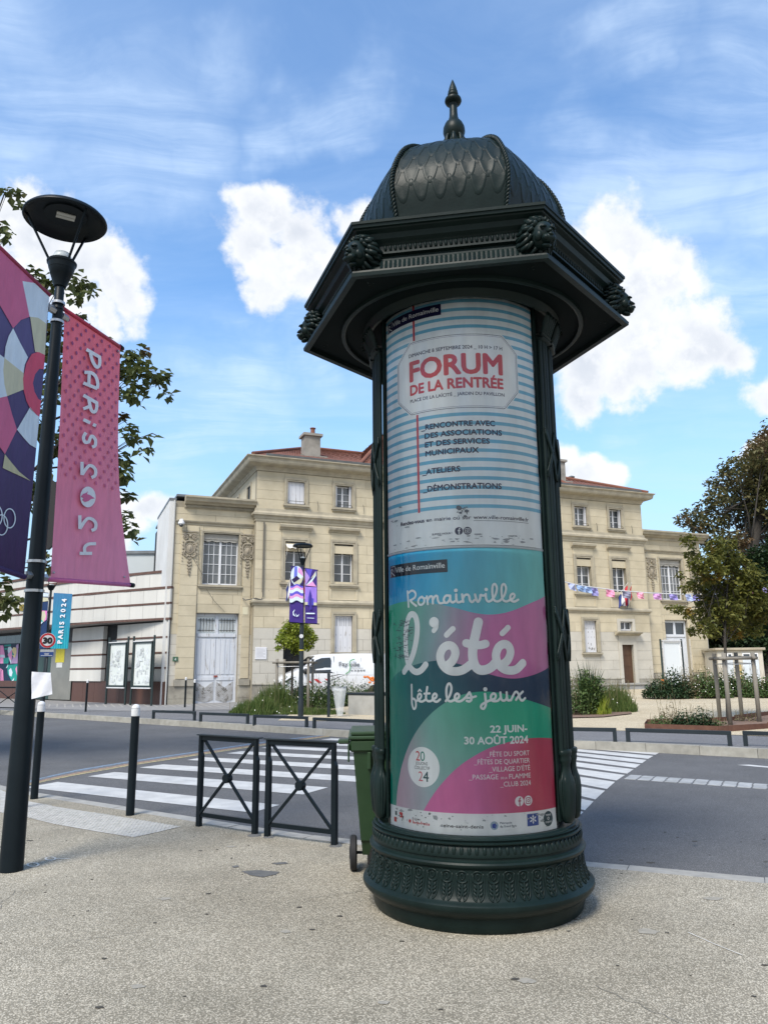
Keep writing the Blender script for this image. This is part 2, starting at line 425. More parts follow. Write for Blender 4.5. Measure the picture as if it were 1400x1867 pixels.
def sheet(name, pts, m, label=None, kind='structure', parent=None, thick=0.):
    mb = MB(); n = len(pts)
    mb.add(pts, [tuple(range(n))])
    if thick:
        mb.add([(p[0], p[1], p[2] - thick) for p in pts], [])
        for i in range(n): mb.f.append([i, (i + 1) % n, n + (i + 1) % n, n + i][::-1]); mb.m.append(0)
    o = mb.build(name, m, parent, kind=kind)
    return o
def tri_sheet(name, outline, m, zf, thick=0., kind='structure', parent=None):
    bm = bmesh.new(); vs = [bm.verts.new((p[0], p[1], zf(p[0], p[1]))) for p in outline]
    es = [bm.edges.new((vs[i], vs[(i + 1) % len(vs)])) for i in range(len(vs))]
    bmesh.ops.triangle_fill(bm, edges=es, use_beauty=True, use_dissolve=False)
    for f in bm.faces:
        f.normal_update()
        if f.normal.z < 0: f.normal_flip()
    if thick:
        for i in range(len(outline)):
            a = vs[i]; b = vs[(i + 1) % len(vs)]
            c = bm.verts.new(b.co - Vector((0, 0, thick))); d = bm.verts.new(a.co - Vector((0, 0, thick))); bm.faces.new((a, b, c, d))
    mb = MB(); mb.bm(bm); return mb.build(name, m, parent, kind=kind)

ROAD_Z = -.045
# near kerb: outer (road) edge, left to right, metres
NK = [(-40, 40.5), (-22, 25.5), (-10, 15.35), (-6.6, 12.5), (-4.92, 10.98), (-3.55, 10.0), (-2.25, 9.07), (-1.25, 8.32), (-.31, 7.74), (.7, 7.28), (1.69, 6.86), (2.93, 6.30), (4.5, 5.55), (9, 3.2), (30, -9)]
# far kerb: road edge
FK = [(-60, 67), (-30, 43.2), (-15.28, 31.16), (-9.3, 26.3), (-5.2, 22.95), (-.85, 19.35), (1.6, 17.75), (3.87, 16.37), (6.86, 14.33), (9.5, 12.4), (14, 8.9), (40, -13)]
def offset(pl, d):
    out = []
    for i, p in enumerate(pl):
        a = Vector(pl[max(i - 1, 0)]); b = Vector(pl[min(i + 1, len(pl) - 1)]); t = (b - a).normalized(); out.append((p[0] - t.y * d, p[1] + t.x * d))
    return out
def resample(pl, step, i0=0, start=0.):
    out = []; acc = start; L0 = 0
    for i in range(len(pl) - 1):
        a = Vector(pl[i]); b = Vector(pl[i + 1]); l = (b - a).length
        while acc <= L0 + l:
            out.append(a.lerp(b, (acc - L0) / l)); acc += step
        L0 += l
    return out
# base ground out to the horizon, road, pavements
sheet('ground', [(-900, -900, -.25), (900, -900, -.25), (900, 900, -.25), (-900, 900, -.25)], M_asph2)
nk_in = offset(NK, -.17)
tri_sheet('pavement', nk_in + [(30, -30), (-40, -30)], M_pave, lambda x, y: 0., .2)
road_o = [(p[0], p[1]) for p in NK] + [(p[0], p[1]) for p in FK[::-1]]
tri_sheet('road', road_o, M_asph, lambda x, y: ROAD_Z, .15)
def kerb(name, pl, d, lo, hi, step, m, rng):
    """stones between the road edge pl and pl offset by d"""
    base = None
    pts = resample(pl, step); ins = []
    root = None
    for i in range(len(pts) - 1):
        a, b = pts[i], pts[i + 1]; t = (b - a).normalized(); n = Vector((-t.y, t.x)) * d
        g = .004; a2 = a + t * g; b2 = b - t * g
        if not (rng[0] < (a.x + b.x) / 2 < rng[1]): 
            ins.append((a2, b2, n)); continue
        mb = MB(); hj = random.uniform(-.003, .003); q = [a2, b2, b2 + n, a2 + n]; e = n.normalized() * (.02 if d > 0 else .02)
        if d < 0: q = q[::-1]
        mb.prism([(p.x, p.y) for p in q], lo, hi(a) + hj if callable(hi) else hi + hj)
        if root is None: root = link(name, None, None, kind='structure'); root['kind'] = 'structure'
        mb.build('kerb_stone', m, root)
    mb = MB()
    for a2, b2, n in ins:
        q = [a2, b2, b2 + n, a2 + n]
        if d < 0: q = q[::-1]
        mb.prism([(p.x, p.y) for p in q], lo, hi)
    if mb.v: mb.build('kerb_row', m, root, kind='stuff')
kerb('kerb', NK, -.17, -.2, .001, 1.0, M_kerb, (-8, 6))
kerb('kerb', FK, .16, -.2, .12, 1.0, M_kerbf, (-16, 11))
# far pavement strip, gravel square, plaza
fk_in = offset(FK, .162)
fz = lambda x, y: far_z(x, y)
strip_in = offset(FK, 2.35)
tri_sheet('pavement', fk_in + [(60, 20), (60, 120), (-60, 120)], M_asph2, lambda x, y: fz(x, y) - .006, .0)
grav = [far(640, 1316), far(1043, 1330), far(1176, 1334), far(1400, 1343)]
gr = [(grav[0].x - 2.2, grav[0].y + .9), (grav[0].x, grav[0].y), (grav[1].x, grav[1].y), (grav[2].x, grav[2].y), (grav[3].x, grav[3].y), (15, 11.2), (34, -2), (48, 24), (18, 46), (4, 38), (-3, 33)]
tri_sheet('gravel_square', gr, M_gravel, lambda x, y: fz(x, y) + .004)
# sand-coloured edge where the dropped kerb meets the road on the left
M_cream = mat('cream paving', (.46, .43, .36), .8, col2=(.38, .36, .31), nscale=4, bump=.3, bscale=120)
# zebra crossing: two road-wide halves of bars, each running along the road
def bar(a, b, c, d, name='crossing_stripe'):
    P = [at_z(*p, ROAD_Z + .004) for p in (a, b, c, d)]
    return sheet(name, [tuple(p) for p in P], M_paint)
def zc(o, s): return lambda x, y: (o[0] + x / s, o[1] + y / s)
z3 = zc((0, 1250), 4.118); z4 = zc((320, 1300), 3.684); z5 = zc((1030, 1340), 3.543)
LS = [  # left part, each: near-left, near-right, far-right, far-left pixel corners
    (z4(-1000, 425), z4(515, 672), z4(710, 610), z4(-870, 375)),
    (z4(-620, 362), z4(855, 550), z4(1035, 503), z4(-500, 318)),
    (z4(-270, 318), z4(1200, 463), z4(1330, 424), z4(-170, 288)),
]
root = link('zebra_crossing', None, None, kind='structure')
def ztile(pts):
    P = [at_z(*p, ROAD_Z + .004) for p in pts]; n = len(P)
    mb = MB(); mb.add([tuple(p) for p in P], [tuple(range(n))]); mb.add([(p.x, p.y, p.z - .003) for p in P], [])
    o = mb.build('crossing_stripe', M_paint, root)
stripes = [
    ((48, 1436), (105, 1426), (510, 1468), (459, 1482)),
    ((160, 1416), (209, 1408), (598, 1436), (552, 1449)),
    ((254, 1400), (297, 1394), (690, 1418), (650, 1426)),
    ((341, 1386), (372, 1381), (760, 1402), (735, 1409)),
    ((413, 1374), (440, 1370), (830, 1389), (800, 1394)),
    ((476, 1364), (500, 1361), (890, 1378), (860, 1383)),
    ((534, 1356), (556, 1353), (930, 1369), (900, 1373)),
    ((585, 1349), (604, 1346.5), (960, 1361), (930, 1365)),
    ((1000, 1457), (1000, 1478), (1060, 1485), (1093, 1456.5)),
    ((1000, 1436), (1000, 1451), (1072, 1461), (1100, 1449)),
]
stripes = stripes[:8]
# right part: bars fan out of the column and end on the slanted edge (1058,1487)-(1203,1371)
def edge_pt(y):
    E_ = [(1058, 1487), (1087, 1456), (1128, 1420), (1145, 1410), (1183, 1383), (1203, 1372)]
    for (x0, y0), (x1, y1) in zip(E_, E_[1:]):
        if y1 <= y <= y0: return (x0 + (x1 - x0) * (y - y0) / (y1 - y0), y)
    return (1203, y)
rt = [(1355.5, 1357.6, 1376.5, 1372.2), (1360.0, 1363.3, 1384, 1378.5), (1366.2, 1369.8, 1392, 1386), (1373.2, 1378.0, 1400.5, 1394), (1382, 1388.2, 1411, 1403),
      (1393, 1401, 1423.5, 1413.5), (1406, 1416, 1439, 1426), (1422, 1434, 1458, 1442), (1441, 1456, 1478, 1461.5)]
for (ya, yb, ye, yt) in rt:
    stripes.append(((985, ya), (985, yb), edge_pt(min(ye, 1486)), edge_pt(max(yt, 1372))))
stripes.append(((985, 1461), (985, 1480), (1052, 1492), edge_pt(1481)))
for s in stripes: ztile(s)
# road details on the right: setts band and a white line
M_sett = mat('pale setts', (.36, .37, .37), .8, col2=(.27, .28, .285), nscale=8, vary=.12, bump=.4, bscale=120)
sr = link('sett_band', None, None, kind='structure')
a0, a1 = at_z(1137, 1421, ROAD_Z), at_z(1400, 1440, ROAD_Z); b0, b1 = at_z(1148, 1413.5, ROAD_Z), at_z(1400, 1431, ROAD_Z)
a1 = a0 + (a1 - a0) * 1.6; b1 = b0 + (b1 - b0) * 1.6
ns = int((a1 - a0).length / .19)
unit = MB().bbox(-.5, .5, -.5, .5, -1, 0, .04).mesh('sett', M_sett)
for i in range(ns):
    t = (i + .5) / ns; u = (a1 - a0).normalized(); w = ((b0.lerp(b1, t)) - (a0.lerp(a1, t)))
    for k in range(3):
        p = a0.lerp(a1, t) + w * ((k + .5) / 3)
        link('sett', unit, sr, (p.x, p.y, ROAD_Z + .008 + random.uniform(-.002, .002)), math.atan2(u.y, u.x), scale=(.172, w.length / 3 * .9, .05))
sheet('road_line', [tuple(at_z(x, y, ROAD_Z + .004)) for x, y in ((1343, 1395), (1420, 1402), (1420, 1399.5), (1365, 1394.5))], M_paint)
# rainbow line beside the crossing
M_rb = [mat('line ' + n, c, .7, col2=tuple(v * .6 + .06 for v in c), nscale=14, spots=((.09, .095, .10), 22, .50)) for n, c in
        (('blue', (.20, .30, .42)), ('grey', (.17, .18, .20)), ('orange', (.45, .27, .16)), ('yellow', (.50, .42, .20)))]
ctl = [(44, 1427, 1434), (85, 1416, 1425), (140, 1404, 1414), (230, 1389, 1398), (340, 1373, 1381), (450, 1357, 1364), (520, 1348, 1354), (600, 1339, 1343.5)]
rb = link('rainbow_line', None, None, kind='structure')
for q in range(4):
    mb = MB(); f0 = q / 4; f1 = (q + .85) / 4; vs = []
    for (x, ya, yb) in ctl:
        vs += [tuple(at_z(x, ya + (yb - ya) * f0, ROAD_Z + .004)), tuple(at_z(x, ya + (yb - ya) * f1, ROAD_Z + .004))]
    mb.add(vs, [(2 * i, 2 * i + 1, 2 * i + 3, 2 * i + 2) for i in range(len(ctl) - 1)]); mb.build('painted_band', M_rb[q], rb)
# tactile strip: pale tiles with studs
M_tac = mat('tactile paving', (.50, .49, .46), .75, col2=(.34, .335, .31), nscale=11, spots=((.22, .21, .19), 30, .6), bump=.4, bscale=150)
tp = [at_z(x, y, .004) for x, y in ((0, 1440), (46, 1460), (100, 1471), (200, 1487), (328, 1508), (290, 1517), (243, 1527), (180, 1517), (100, 1503), (46, 1490), (0, 1482))]
tac = sheet('tactile_paving', [tuple(p) for p in tp], M_tac)
import_pts = []
A_ = at_z(0, 1482, 0); B_ = at_z(243, 1527, 0); U_ = (B_ - A_).normalized(); W_ = Vector((-U_.y, U_.x, 0)); mb = MB()
def inside(p, poly):
    c = False; n = len(poly)
    for i in range(n):
        a = poly[i]; b = poly[(i + 1) % n]
        if (a.y > p.y) != (b.y > p.y) and p.x < (b.x - a.x) * (p.y - a.y) / (b.y - a.y) + a.x: c = not c
    return c
for i in range(-2, 75):
    for j in range(-4, 14):
        p = A_ + U_ * (i * .052) + W_ * (j * .052)
        if inside(p, tp):
            mb.lathe([(.0155, .004), (.012, .0085)], 6) if False else mb.prism([(p.x + .0155 * math.cos(k * PI / 3), p.y + .0155 * math.sin(k * PI / 3)) for k in range(6)], .003, .0085)
mb.build('stud_field', M_tac, tac, kind='stuff')
# marks on the near pavement: repair patches, chalk ring, scattered chips
M_patch = mat('tar patch', (.085, .088, .09), .9, col2=(.14, .14, .135), nscale=12, bump=.5, bscale=120)
for poly in ([(440, 1589), (470, 1587), (510, 1590), (503, 1595), (478, 1600), (455, 1596)], [(494, 1574), (520, 1572), (526, 1575), (505, 1577)], [(422, 1580), (433, 1578), (436, 1581), (426, 1583)]):
    sheet('tar_patch', [tuple(at_z(x, y, .0035)) for x, y in poly[::-1]], M_patch)
M_chalk = mat('chalk mark', (.66, .64, .6), .9, col2=(.5, .48, .42), nscale=30)
mb = MB(); gf = lambda x, y, h=0: (x, y, .004 + h)
for (cx, cy, rx, ry) in ((92, 1567, 9, 3), (60, 1578, 10, 3.4)):
    c = at_z(cx, cy); ex = at_z(cx + rx, cy) - c; ey = at_z(cx, cy + ry) - c
    stroke(mb, [(c.x + ex.x * math.cos(a) + ey.x * math.sin(a), c.y + ex.y * math.cos(a) + ey.y * math.sin(a)) for a in [k * PI / 10 for k in range(20)]], .018, gf, closed=True)
stroke(mb, [at_z(101, 1567).xy, at_z(126, 1567).xy], .014, gf); stroke(mb, [at_z(1255, 1702).xy, at_z(1300, 1722).xy, at_z(1352, 1743).xy], .008, gf)
mb.build('chalk_mark', M_chalk, kind='structure')
mb = MB(); rq = random.Random(12)
for (x0, y0, x1, y1) in ((-10, 1668, 22, 1626), (700, 1620, 560, 1640), (1090, 1800, 1240, 1867), (130, 1720, 260, 1700)):
    P = [at_z(x0 + (x1 - x0) * t / 9, y0 + (y1 - y0) * t / 9).xy + Vector((rq.gauss(0, .012), rq.gauss(0, .012))) for t in range(10)]; stroke(mb, spline(P, 3), .0035, gf)
mb.build('hairline_crack', mat('crack', (.17, .16, .135), .95), kind='structure')
M_stain = mat('dried stain', (.25, .235, .20), .9, col2=(.34, .32, .27), nscale=20, bump=.5, bscale=120)
for k, (x, y, r) in enumerate(((300, 1640, .05), (1180, 1700, .07), (520, 1700, .035), (960, 1790, .05), (250, 1800, .04), (700, 1830, .03), (1300, 1640, .06), (420, 1545, .05))):
    c = at_z(x, y); sheet('dried_stain', [(c.x + r * math.cos(a) * rq.uniform(.6, 1.3), c.y + r * .8 * math.sin(a) * rq.uniform(.6, 1.2), .0032) for a in [q * PI / 6 for q in range(12)]], M_stain)
rnd = random.Random(4); mb = MB()
for k in range(170):
    x = rnd.uniform(-4, 4); y = rnd.uniform(2.2, 8.); s = rnd.uniform(.004, .026) * (.5 + rnd.random() ** 2)
    a = rnd.uniform(0, 6.28); mb.prism([(x + s * math.cos(a + q) * rnd.uniform(.6, 1.3), y + s * .6 * math.sin(a + q) * rnd.uniform(.6, 1.2)) for q in (0, 1.3, 2.5, 3.7, 5)], .0005, .004)
mb.build('litter_specks', mat('dark specks', (.05, .047, .04), .9), kind='stuff')
# herringbone plaza in front of the left wing
M_brick = mat('plaza paving', (.27, .265, .26), .85, col2=(.21, .205, .2), nscale=5, vary=.12)
M_joint = mat('pale joint', (.34, .33, .305), .9)
tri_sheet('plaza_paving', [(p.x, p.y) for p in (far(-60, 1290), far(60, 1292), far(240, 1297), far(430, 1294), far(470, 1281), far(300, 1282), far(100, 1274), far(-60, 1270))], M_brick, lambda x, y: far_z(x, y) + .002)
mb = MB(); o_ = far(60, 1290); e_ = (far(420, 1290) - o_).xy; dd0 = e_.normalized()
for k in range(24):
    a = o_.xy + e_ * (k / 23); b = a + Vector((-dd0.y * .75 - dd0.x * .6, dd0.x * .75 - dd0.y * .6)) * 3.0; n = Vector((.03, 0)); mb.add([(q.x, q.y, far_z(q.x, q.y) + .006) for q in (a - n, a + n, b + n, b - n)], [(0, 1, 2, 3)])
a, b = far(60, 1299).xy, far(430, 1293).xy; n = Vector((0, .05)); mb.add([(q.x, q.y, far_z(q.x, q.y) + .006) for q in (a - n, b - n, b + n, a + n)], [(0, 1, 2, 3)])
mb.build('pale_joints', M_joint, kind='stuff')
# ------------------------------------------------------------------ the advertising column
M_green = mat('dark green cast iron', (.0045, .0112, .0102), .42, col2=(.0078, .0168, .0154), nscale=5, spec=.17, spots=((.085, .095, .085), 42, .70), bump=.12, bscale=25)
M_green_shade = mat('shade-darkened green sheet', (.0032, .006, .0062), .7, col2=(.004, .008, .008), nscale=4, spec=.07)  # shade under the canopy put into the colour: darker, duller than the cast iron
M_black = mat('black void', (.006, .007, .008), .7)
CC = Vector((.635, 5.795)); RC = .655; D0 = CC.length
tc = -CC / D0; rt = Vector((-tc.y, tc.x)); PHI = -.0611
fr = tc * math.cos(PHI) + rt * math.sin(PHI)
col_rz = math.atan2(fr.x, -fr.y)
column = thing('advertising_column', 'dark green cast-iron poster column with hexagonal lion-head canopy and scaled dome on the near pavement', 'advertising column', (CC.x, CC.y, 0), col_rz)
def cyl(u, z, h=0., r=RC): a = (u + .04) / RC; return Vector(((r + h) * math.sin(a), -(r + h) * math.cos(a), z))
def ang(r, deg, z): a = R(deg); return Vector((r * math.sin(a), -r * math.cos(a), z))
# base
prof = [(.60, 0), (.715, 0), (.725, .012), (.735, .05), (.742, .09), (.775, .115), (.798, .14), (.806, .158), (.804, .176), (.792, .188), (.775, .195), (.768, .205), (.757, .225), (.745, .26), (.738, .30), (.735, .34),
        (.737, .372), (.748, .382), (.756, .392), (.758, .403), (.752, .414), (.735, .418), (.728, .424), (.728, .436), (.735, .44), (.737, .452), (.733, .475), (.722, .50), (.718, .512), (.728, .518), (.738, .528), (.740, .540), (.732, .548), (.716, .55), (.716, .558), (.724, .562), (.727, .572), (.720, .582), (.70, .584), (.69, .60), (.60, .602)]
prof = [(r, z if z < .5 else .5 + (z - .5) * .58) for r, z in prof]
base = MB().lathe(prof, 120).build('base', M_green, column, smooth=38)
# 48 cast leaf motifs round the base, 96 flutes above
def surf(z):
    for (r0, z0), (r1, z1) in zip(prof, prof[1:]):
        if z0 <= z <= z1 and z1 > z0 and r0 > .7: return r0 + (r1 - r0) * (z - z0) / (z1 - z0)
    return .735
mb = MB(); DA = 2 * PI / 48
def relief(pts, w, n=4, closed=False):
    P = spline(pts, n, closed)
    if closed: P = P + [P[0], P[1]]
    mb.tube([ang(surf(.2 + y * .168) + .001, math.degrees(x * DA), .2 + y * .168) for x, y in P], w, 5)
relief([(-.30, .80), (-.27, .93), (0, .98), (.27, .93), (.30, .80), (.27, .64), (0, .58), (-.27, .64)], .0068, 3, True)
relief([(-.15, .80), (0, .90), (.15, .80), (0, .68)], .006, 3, True)
relief([(0, .72), (0, .88)], .004)
for s in (-1, 1):
    relief([(0, .58), (s * .03, .4), (s * .05, .2), (s * .16, .03)], .0062)
    relief([(s * .36, .92), (s * .40, .55), (s * .36, .25), (s * .25, .08), (s * .10, .01)], .0062)
    for (y, l) in ((.42, .19), (.30, .22), (.18, .24)):
        relief([(s * .06, y - .02), (s * .16, y + .03), (s * (.06 + l), y + .13)], [.0045 + .005 * math.sin(PI * k / 8) for k in range(9)])
me = mb.mesh('leaf_motif', M_green, True)
for i in range(48): link('leaf_motif', me, base, rot=(i + .5) * DA)
mb = MB(); mb.ball((0, -.727, .476), (.0155, .014, .030), 8, 6); me = mb.mesh('flute', M_green, True)
for i in range(96): link('flute', me, base, rot=i * PI / 48)
# body
MB().lathe([(.62, .55), (.62, 4.40)], 72, cap=False).build('drum', M_green_shade, column, smooth=True)
mb = MB()
for (z0, z1, r1) in ((.545, .5535, .686),): mb.lathe([(.62, z0), (r1, z0), (r1 + .004, (z0 + z1) / 2), (r1, z1), (.62, z1)], 96, cap=False)
mb.build('sill_ring', M_green, column, smooth=40)
MB().lathe([(.62, 4.30), (.69, 4.30), (.70, 4.33), (.70, 4.40), (.72, 4.44), (.62, 4.44)], 72, cap=False).build('neck_ring', M_green_shade, column, smooth=40)
for lr in (-1, 1):   # slim frame strips either side of the front panel
    mb = MB(); a0, a1 = 57.6, 59.6
    mb.grid(2, 2, lambda a, b: ang(.682, lr * (a0 + (a1 - a0) * a), .60 + 3.74 * b)); mb.grid(2, 2, lambda a, b: ang(.64 + .042 * a, lr * a0, .60 + 3.74 * b)); mb.build('frame_strip', M_green, column)

# ---- posters
def print_mat(name, gloss=.35, bmp=.30):
    m = bpy.data.materials.new(name); m.use_nodes = True; nt = m.node_tree; N = nt.nodes; L = nt.links; p = N['Principled BSDF']
    a = N.new('ShaderNodeAttribute'); a.attribute_name = 'ink'
    g = N.new('ShaderNodeTexCoord'); mp = N.new('ShaderNodeMapping'); mp.inputs['Scale'].default_value = (1, 1, .25); L.new(g.outputs['Object'], mp.inputs[0])
    n = N.new('ShaderNodeTexNoise'); n.inputs['Scale'].default_value = 14; n.inputs['Detail'].default_value = 4; L.new(mp.outputs[0], n.inputs['Vector'])
    mr = N.new('ShaderNodeMapRange'); mr.inputs[1].default_value = .3; mr.inputs[2].default_value = .75; mr.inputs[3].default_value = .90; mr.inputs[4].default_value = 1.06; L.new(n.outputs['Fac'], mr.inputs[0])
    mx = N.new('ShaderNodeMix'); mx.data_type = 'RGBA'; mx.blend_type = 'MULTIPLY'; mx.inputs[0].default_value = 1; L.new(a.outputs['Color'], mx.inputs[6])
    cc = N.new('ShaderNodeCombineColor'); [L.new(mr.outputs[0], cc.inputs[k]) for k in range(3)]; L.new(cc.outputs[0], mx.inputs[7]); L.new(mx.outputs[2], p.inputs['Base Color'])
    p.inputs['Roughness'].default_value = gloss; p.inputs['Specular IOR Level'].default_value = .25
    b = N.new('ShaderNodeBump'); b.inputs['Strength'].default_value = bmp; b.inputs['Distance'].default_value = .02; L.new(n.outputs['Fac'], b.inputs['Height']); L.new(b.outputs[0], p.inputs['Normal'])
    return m
M_print = print_mat('printed paper')
def ink(o, fn):
    me = o.data; at = me.color_attributes.new('ink', 'FLOAT_COLOR', 'POINT')
    for i, v in enumerate(me.vertices):
        c = fn(v.co) if callable(fn) else fn; at.data[i].color = (*c, 1)
    return o
def lerp(a, b, t): t = max(0, min(1, t)); return tuple(x + (y - x) * t for x, y in zip(a, b))
def curve(pts):
    def f(u):
        if u <= pts[0][0]: return pts[0][1]
        for i in range(len(pts) - 1):
            if u <= pts[i + 1][0]:
                a = pts[max(i - 1, 0)]; b = pts[i]; c = pts[i + 1]; d = pts[min(i + 2, len(pts) - 1)]; t = (u - b[0]) / (c[0] - b[0])
                m1 = (c[1] - a[1]) / (c[0] - a[0] + 1e-9) * (c[0] - b[0]); m2 = (d[1] - b[1]) / (d[0] - b[0] + 1e-9) * (c[0] - b[0])
                return (2 * t ** 3 - 3 * t * t + 1) * b[1] + (t ** 3 - 2 * t * t + t) * m1 + (-2 * t ** 3 + 3 * t * t) * c[1] + (t ** 3 - t * t) * m2
        return pts[-1][1]
    return f
def uz(co): return math.atan2(co.x, -co.y) * RC - .04, co.z
U0, U1, ZS, ZB, ZT = -.70, .62, 2.412, .545, 4.345
def layer(name, top, bot, colfn, h, parent, u0=U0, u1=U1, nu=110, nv=14):
    mb = MB(); mb.grid(nu, nv, lambda a, b: cyl(u0 + (u1 - u0) * a, (bot if not callable(bot) else bot(u0 + (u1 - u0) * a)) * (1 - b) + (top(u0 + (u1 - u0) * a) if callable(top) else top) * b, h))
    o = mb.build(name, M_print, parent, smooth=True); ink(o, (lambda co: colfn(*uz(co))) if callable(colfn) else colfn); return o
def disc(name, u, z, r, col, h, parent, n=28, rin=0.):
    mb = MB()
    if rin:
        mb.add([cyl(u + q * math.cos(2 * PI * k / n), z + q * math.sin(2 * PI * k / n), h) for q in (rin, r) for k in range(n)], [(k, (k + 1) % n, n + (k + 1) % n, n + k)[::-1] for k in range(n)])
    else:
        m = max(1, int(r / .015)); vs = [cyl(u, z, h)] + [cyl(u + r * (j + 1) / m * math.cos(2 * PI * k / n), z + r * (j + 1) / m * math.sin(2 * PI * k / n), h) for j in range(m) for k in range(n)]
        fs = [(0, 1 + k, 1 + (k + 1) % n) for k in range(n)] + [(1 + j * n + k, 1 + (j + 1) * n + k, 1 + (j + 1) * n + (k + 1) % n, 1 + j * n + (k + 1) % n) for j in range(m - 1) for k in range(n)]
        mb.add(vs, fs)
    return ink(mb.build(name, M_print, parent), col)
def quad(name, u0, u1, z0, z1, col, h, parent): return layer(name, z1, z0, col, h, parent, u0, u1, max(1, int((u1 - u0) / .03)), 1)
def words(body, u0, u1, z, cap, col, parent, bold=.02, h=.0016, name='lettering'):
    b = max(0, bold) * cap; mb = MB()
    for i, (dx, dy) in enumerate(strikes(b)):
        put_text(mb, text_bm(body, cap, 0, 'LEFT', u1 - u0 - 2 * b), None, lambda x, y: cyl(u0 + b + x + dx, z + y + dy, h + i * 2.5e-5), .02)
    return ink(mb.build(name, M_print, parent), col)
def on_cyl(px, py):
    d = ray(px, py); a = d.xy.dot(d.xy); b = -2 * d.xy.dot(CC); c = CC.dot(CC) - RC * RC; t = (-b - math.sqrt(b * b - 4 * a * c)) / (2 * a)
    p = d * t; v = p.xy - CC; return Vector((RC * math.atan2(v.dot(rt), v.dot(tc)), EYE + p.z))
def script(name, ox, oy, s, strokes, dots, col, parent, h0=.0018):
    mb = MB(); fn = lambda x, y, h=0.: cyl(x, y, h); lift = h0
    sc_ = (on_cyl(ox + 700 / s + 5, oy + 60) - on_cyl(ox + 700 / s, oy + 60)).length / 5 / s
    for w, pts in strokes:
        P = [on_cyl(ox + x / s, oy + y / s) for x, y in spline(pts, 6)] if len(pts) > 2 else [on_cyl(ox + x / s, oy + y / s) for x, y in pts]
        lift = stroke(mb, P, w * sc_, fn, lift) + 2e-5
    for (x, y, r) in dots:
        c = on_cyl(ox + x / s, oy + y / s); stroke(mb, [c, c + Vector((1e-4, 0))], 2 * r * sc_, fn, lift); lift += 5e-5
    return ink(mb.build(name, M_print, parent), col)
W = (.84, .84, .83); NAVY = srgb(44, 38, 66); RED = srgb(200, 66, 74)
p1 = layer('poster', ZT, ZS + .012, lambda u, z: (.80, .81, .81), 0., column, nv=30)
tag(p1, 'striped upper poster announcing a September forum')
z = 4.298
k = 0
while z > 2.66:
    quad('printed_stripe', U0, U1, z - .013, z + .0125, srgb(112, 176, 202), .0004, p1); z -= .0668; k += 1
quad('printed_rule', -.37, -.352, 3.95, 4.34, RED, .0008, p1); quad('printed_rule', -.352, -.334, 2.675, 3.41, RED, .0008, p1)
# octagonal frame
def octo(name, e, col, h):
    P = [(-.392 - e * .4, 3.976 + e), (.31 + e * .4, 3.979 + e), (.438 + e, 3.85 + e * .4), (.44 + e, 3.548 - e * .4), (.315 + e * .4, 3.404 - e), (-.404 - e * .4, 3.40 - e), (-.538 - e, 3.531 - e * .4), (-.538 - e, 3.835 + e * .4)]
    def lim(u, top):
        us = [-.538 - e, -.40 - e * .4, .313 + e * .4, .44 + e]
        if top: zs = [3.833 + e * .4, 3.977 + e, 3.977 + e, 3.85 + e * .4]
        else: zs = [3.531 - e * .4, 3.40 - e, 3.40 - e, 3.548 - e * .4]
        for i in range(3):
            if u <= us[i + 1] + 1e-9: t = (u - us[i]) / (us[i + 1] - us[i]); return zs[i] + (zs[i + 1] - zs[i]) * t
        return zs[-1]
    return layer(name, lambda u: lim(u, True), lambda u: lim(u, False), col, h, p1, -.538 - e, .44 + e, 60, 2)
octo('printed_frame', .0, (.80, .81, .81), .0010); octo('printed_frame', -.008, NAVY, .0012); octo('printed_frame', -.012, (.80, .81, .81), .0014); octo('printed_frame', -.020, srgb(120, 110, 140), .0016); octo('printed_frame', -.0225, (.82, .825, .82), .0018)
HL = .0022
words('DIMANCHE 8 SEPTEMBRE 2024 _ 10 H > 17 H', -.41, .308, 3.855, .027, NAVY, p1, .03, HL)
words('FORUM', -.407, .306, 3.668, .15, RED, p1, .05, HL)
words('DE LA RENTRÉE', -.404, .306, 3.560, .075, RED, p1, .055, HL)
words('PLACE DE LA LAÏCITÉ _ JARDIN DU PAVILLON', -.402, .31, 3.502, .024, NAVY, p1, .03, HL)
for b, u0, u1, zz in (('_RENCONTRE AVEC', -.312, .228, 3.274), ('DES ASSOCIATIONS', -.285, .278, 3.208), ('ET DES SERVICES', -.284, .184, 3.143), ('MUNICIPAUX', -.281, .104, 3.077), ('_ATELIERS', -.31, -.029, 2.945), ('_DÉMONSTRATIONS', -.306, .259, 2.819)):
    words(b, u0, u1, zz, .039, NAVY, p1, .045, HL)
words('Rendez-vous', -.52, -.30, 2.603, .026, NAVY, p1, .05, HL); words('en mairie ou sur', -.285, .035, 2.603, .026, NAVY, p1, .015, HL); words('www.ville-romainville.fr', .05, .473, 2.603, .026, NAVY, p1, .02, HL)
quad('printed_rule', .05, .473, 2.590, 2.5925, NAVY, .0016, p1)
words('SUIVEZ-NOUS !', -.243, -.10, 2.504, .012, NAVY, p1, .03, HL)
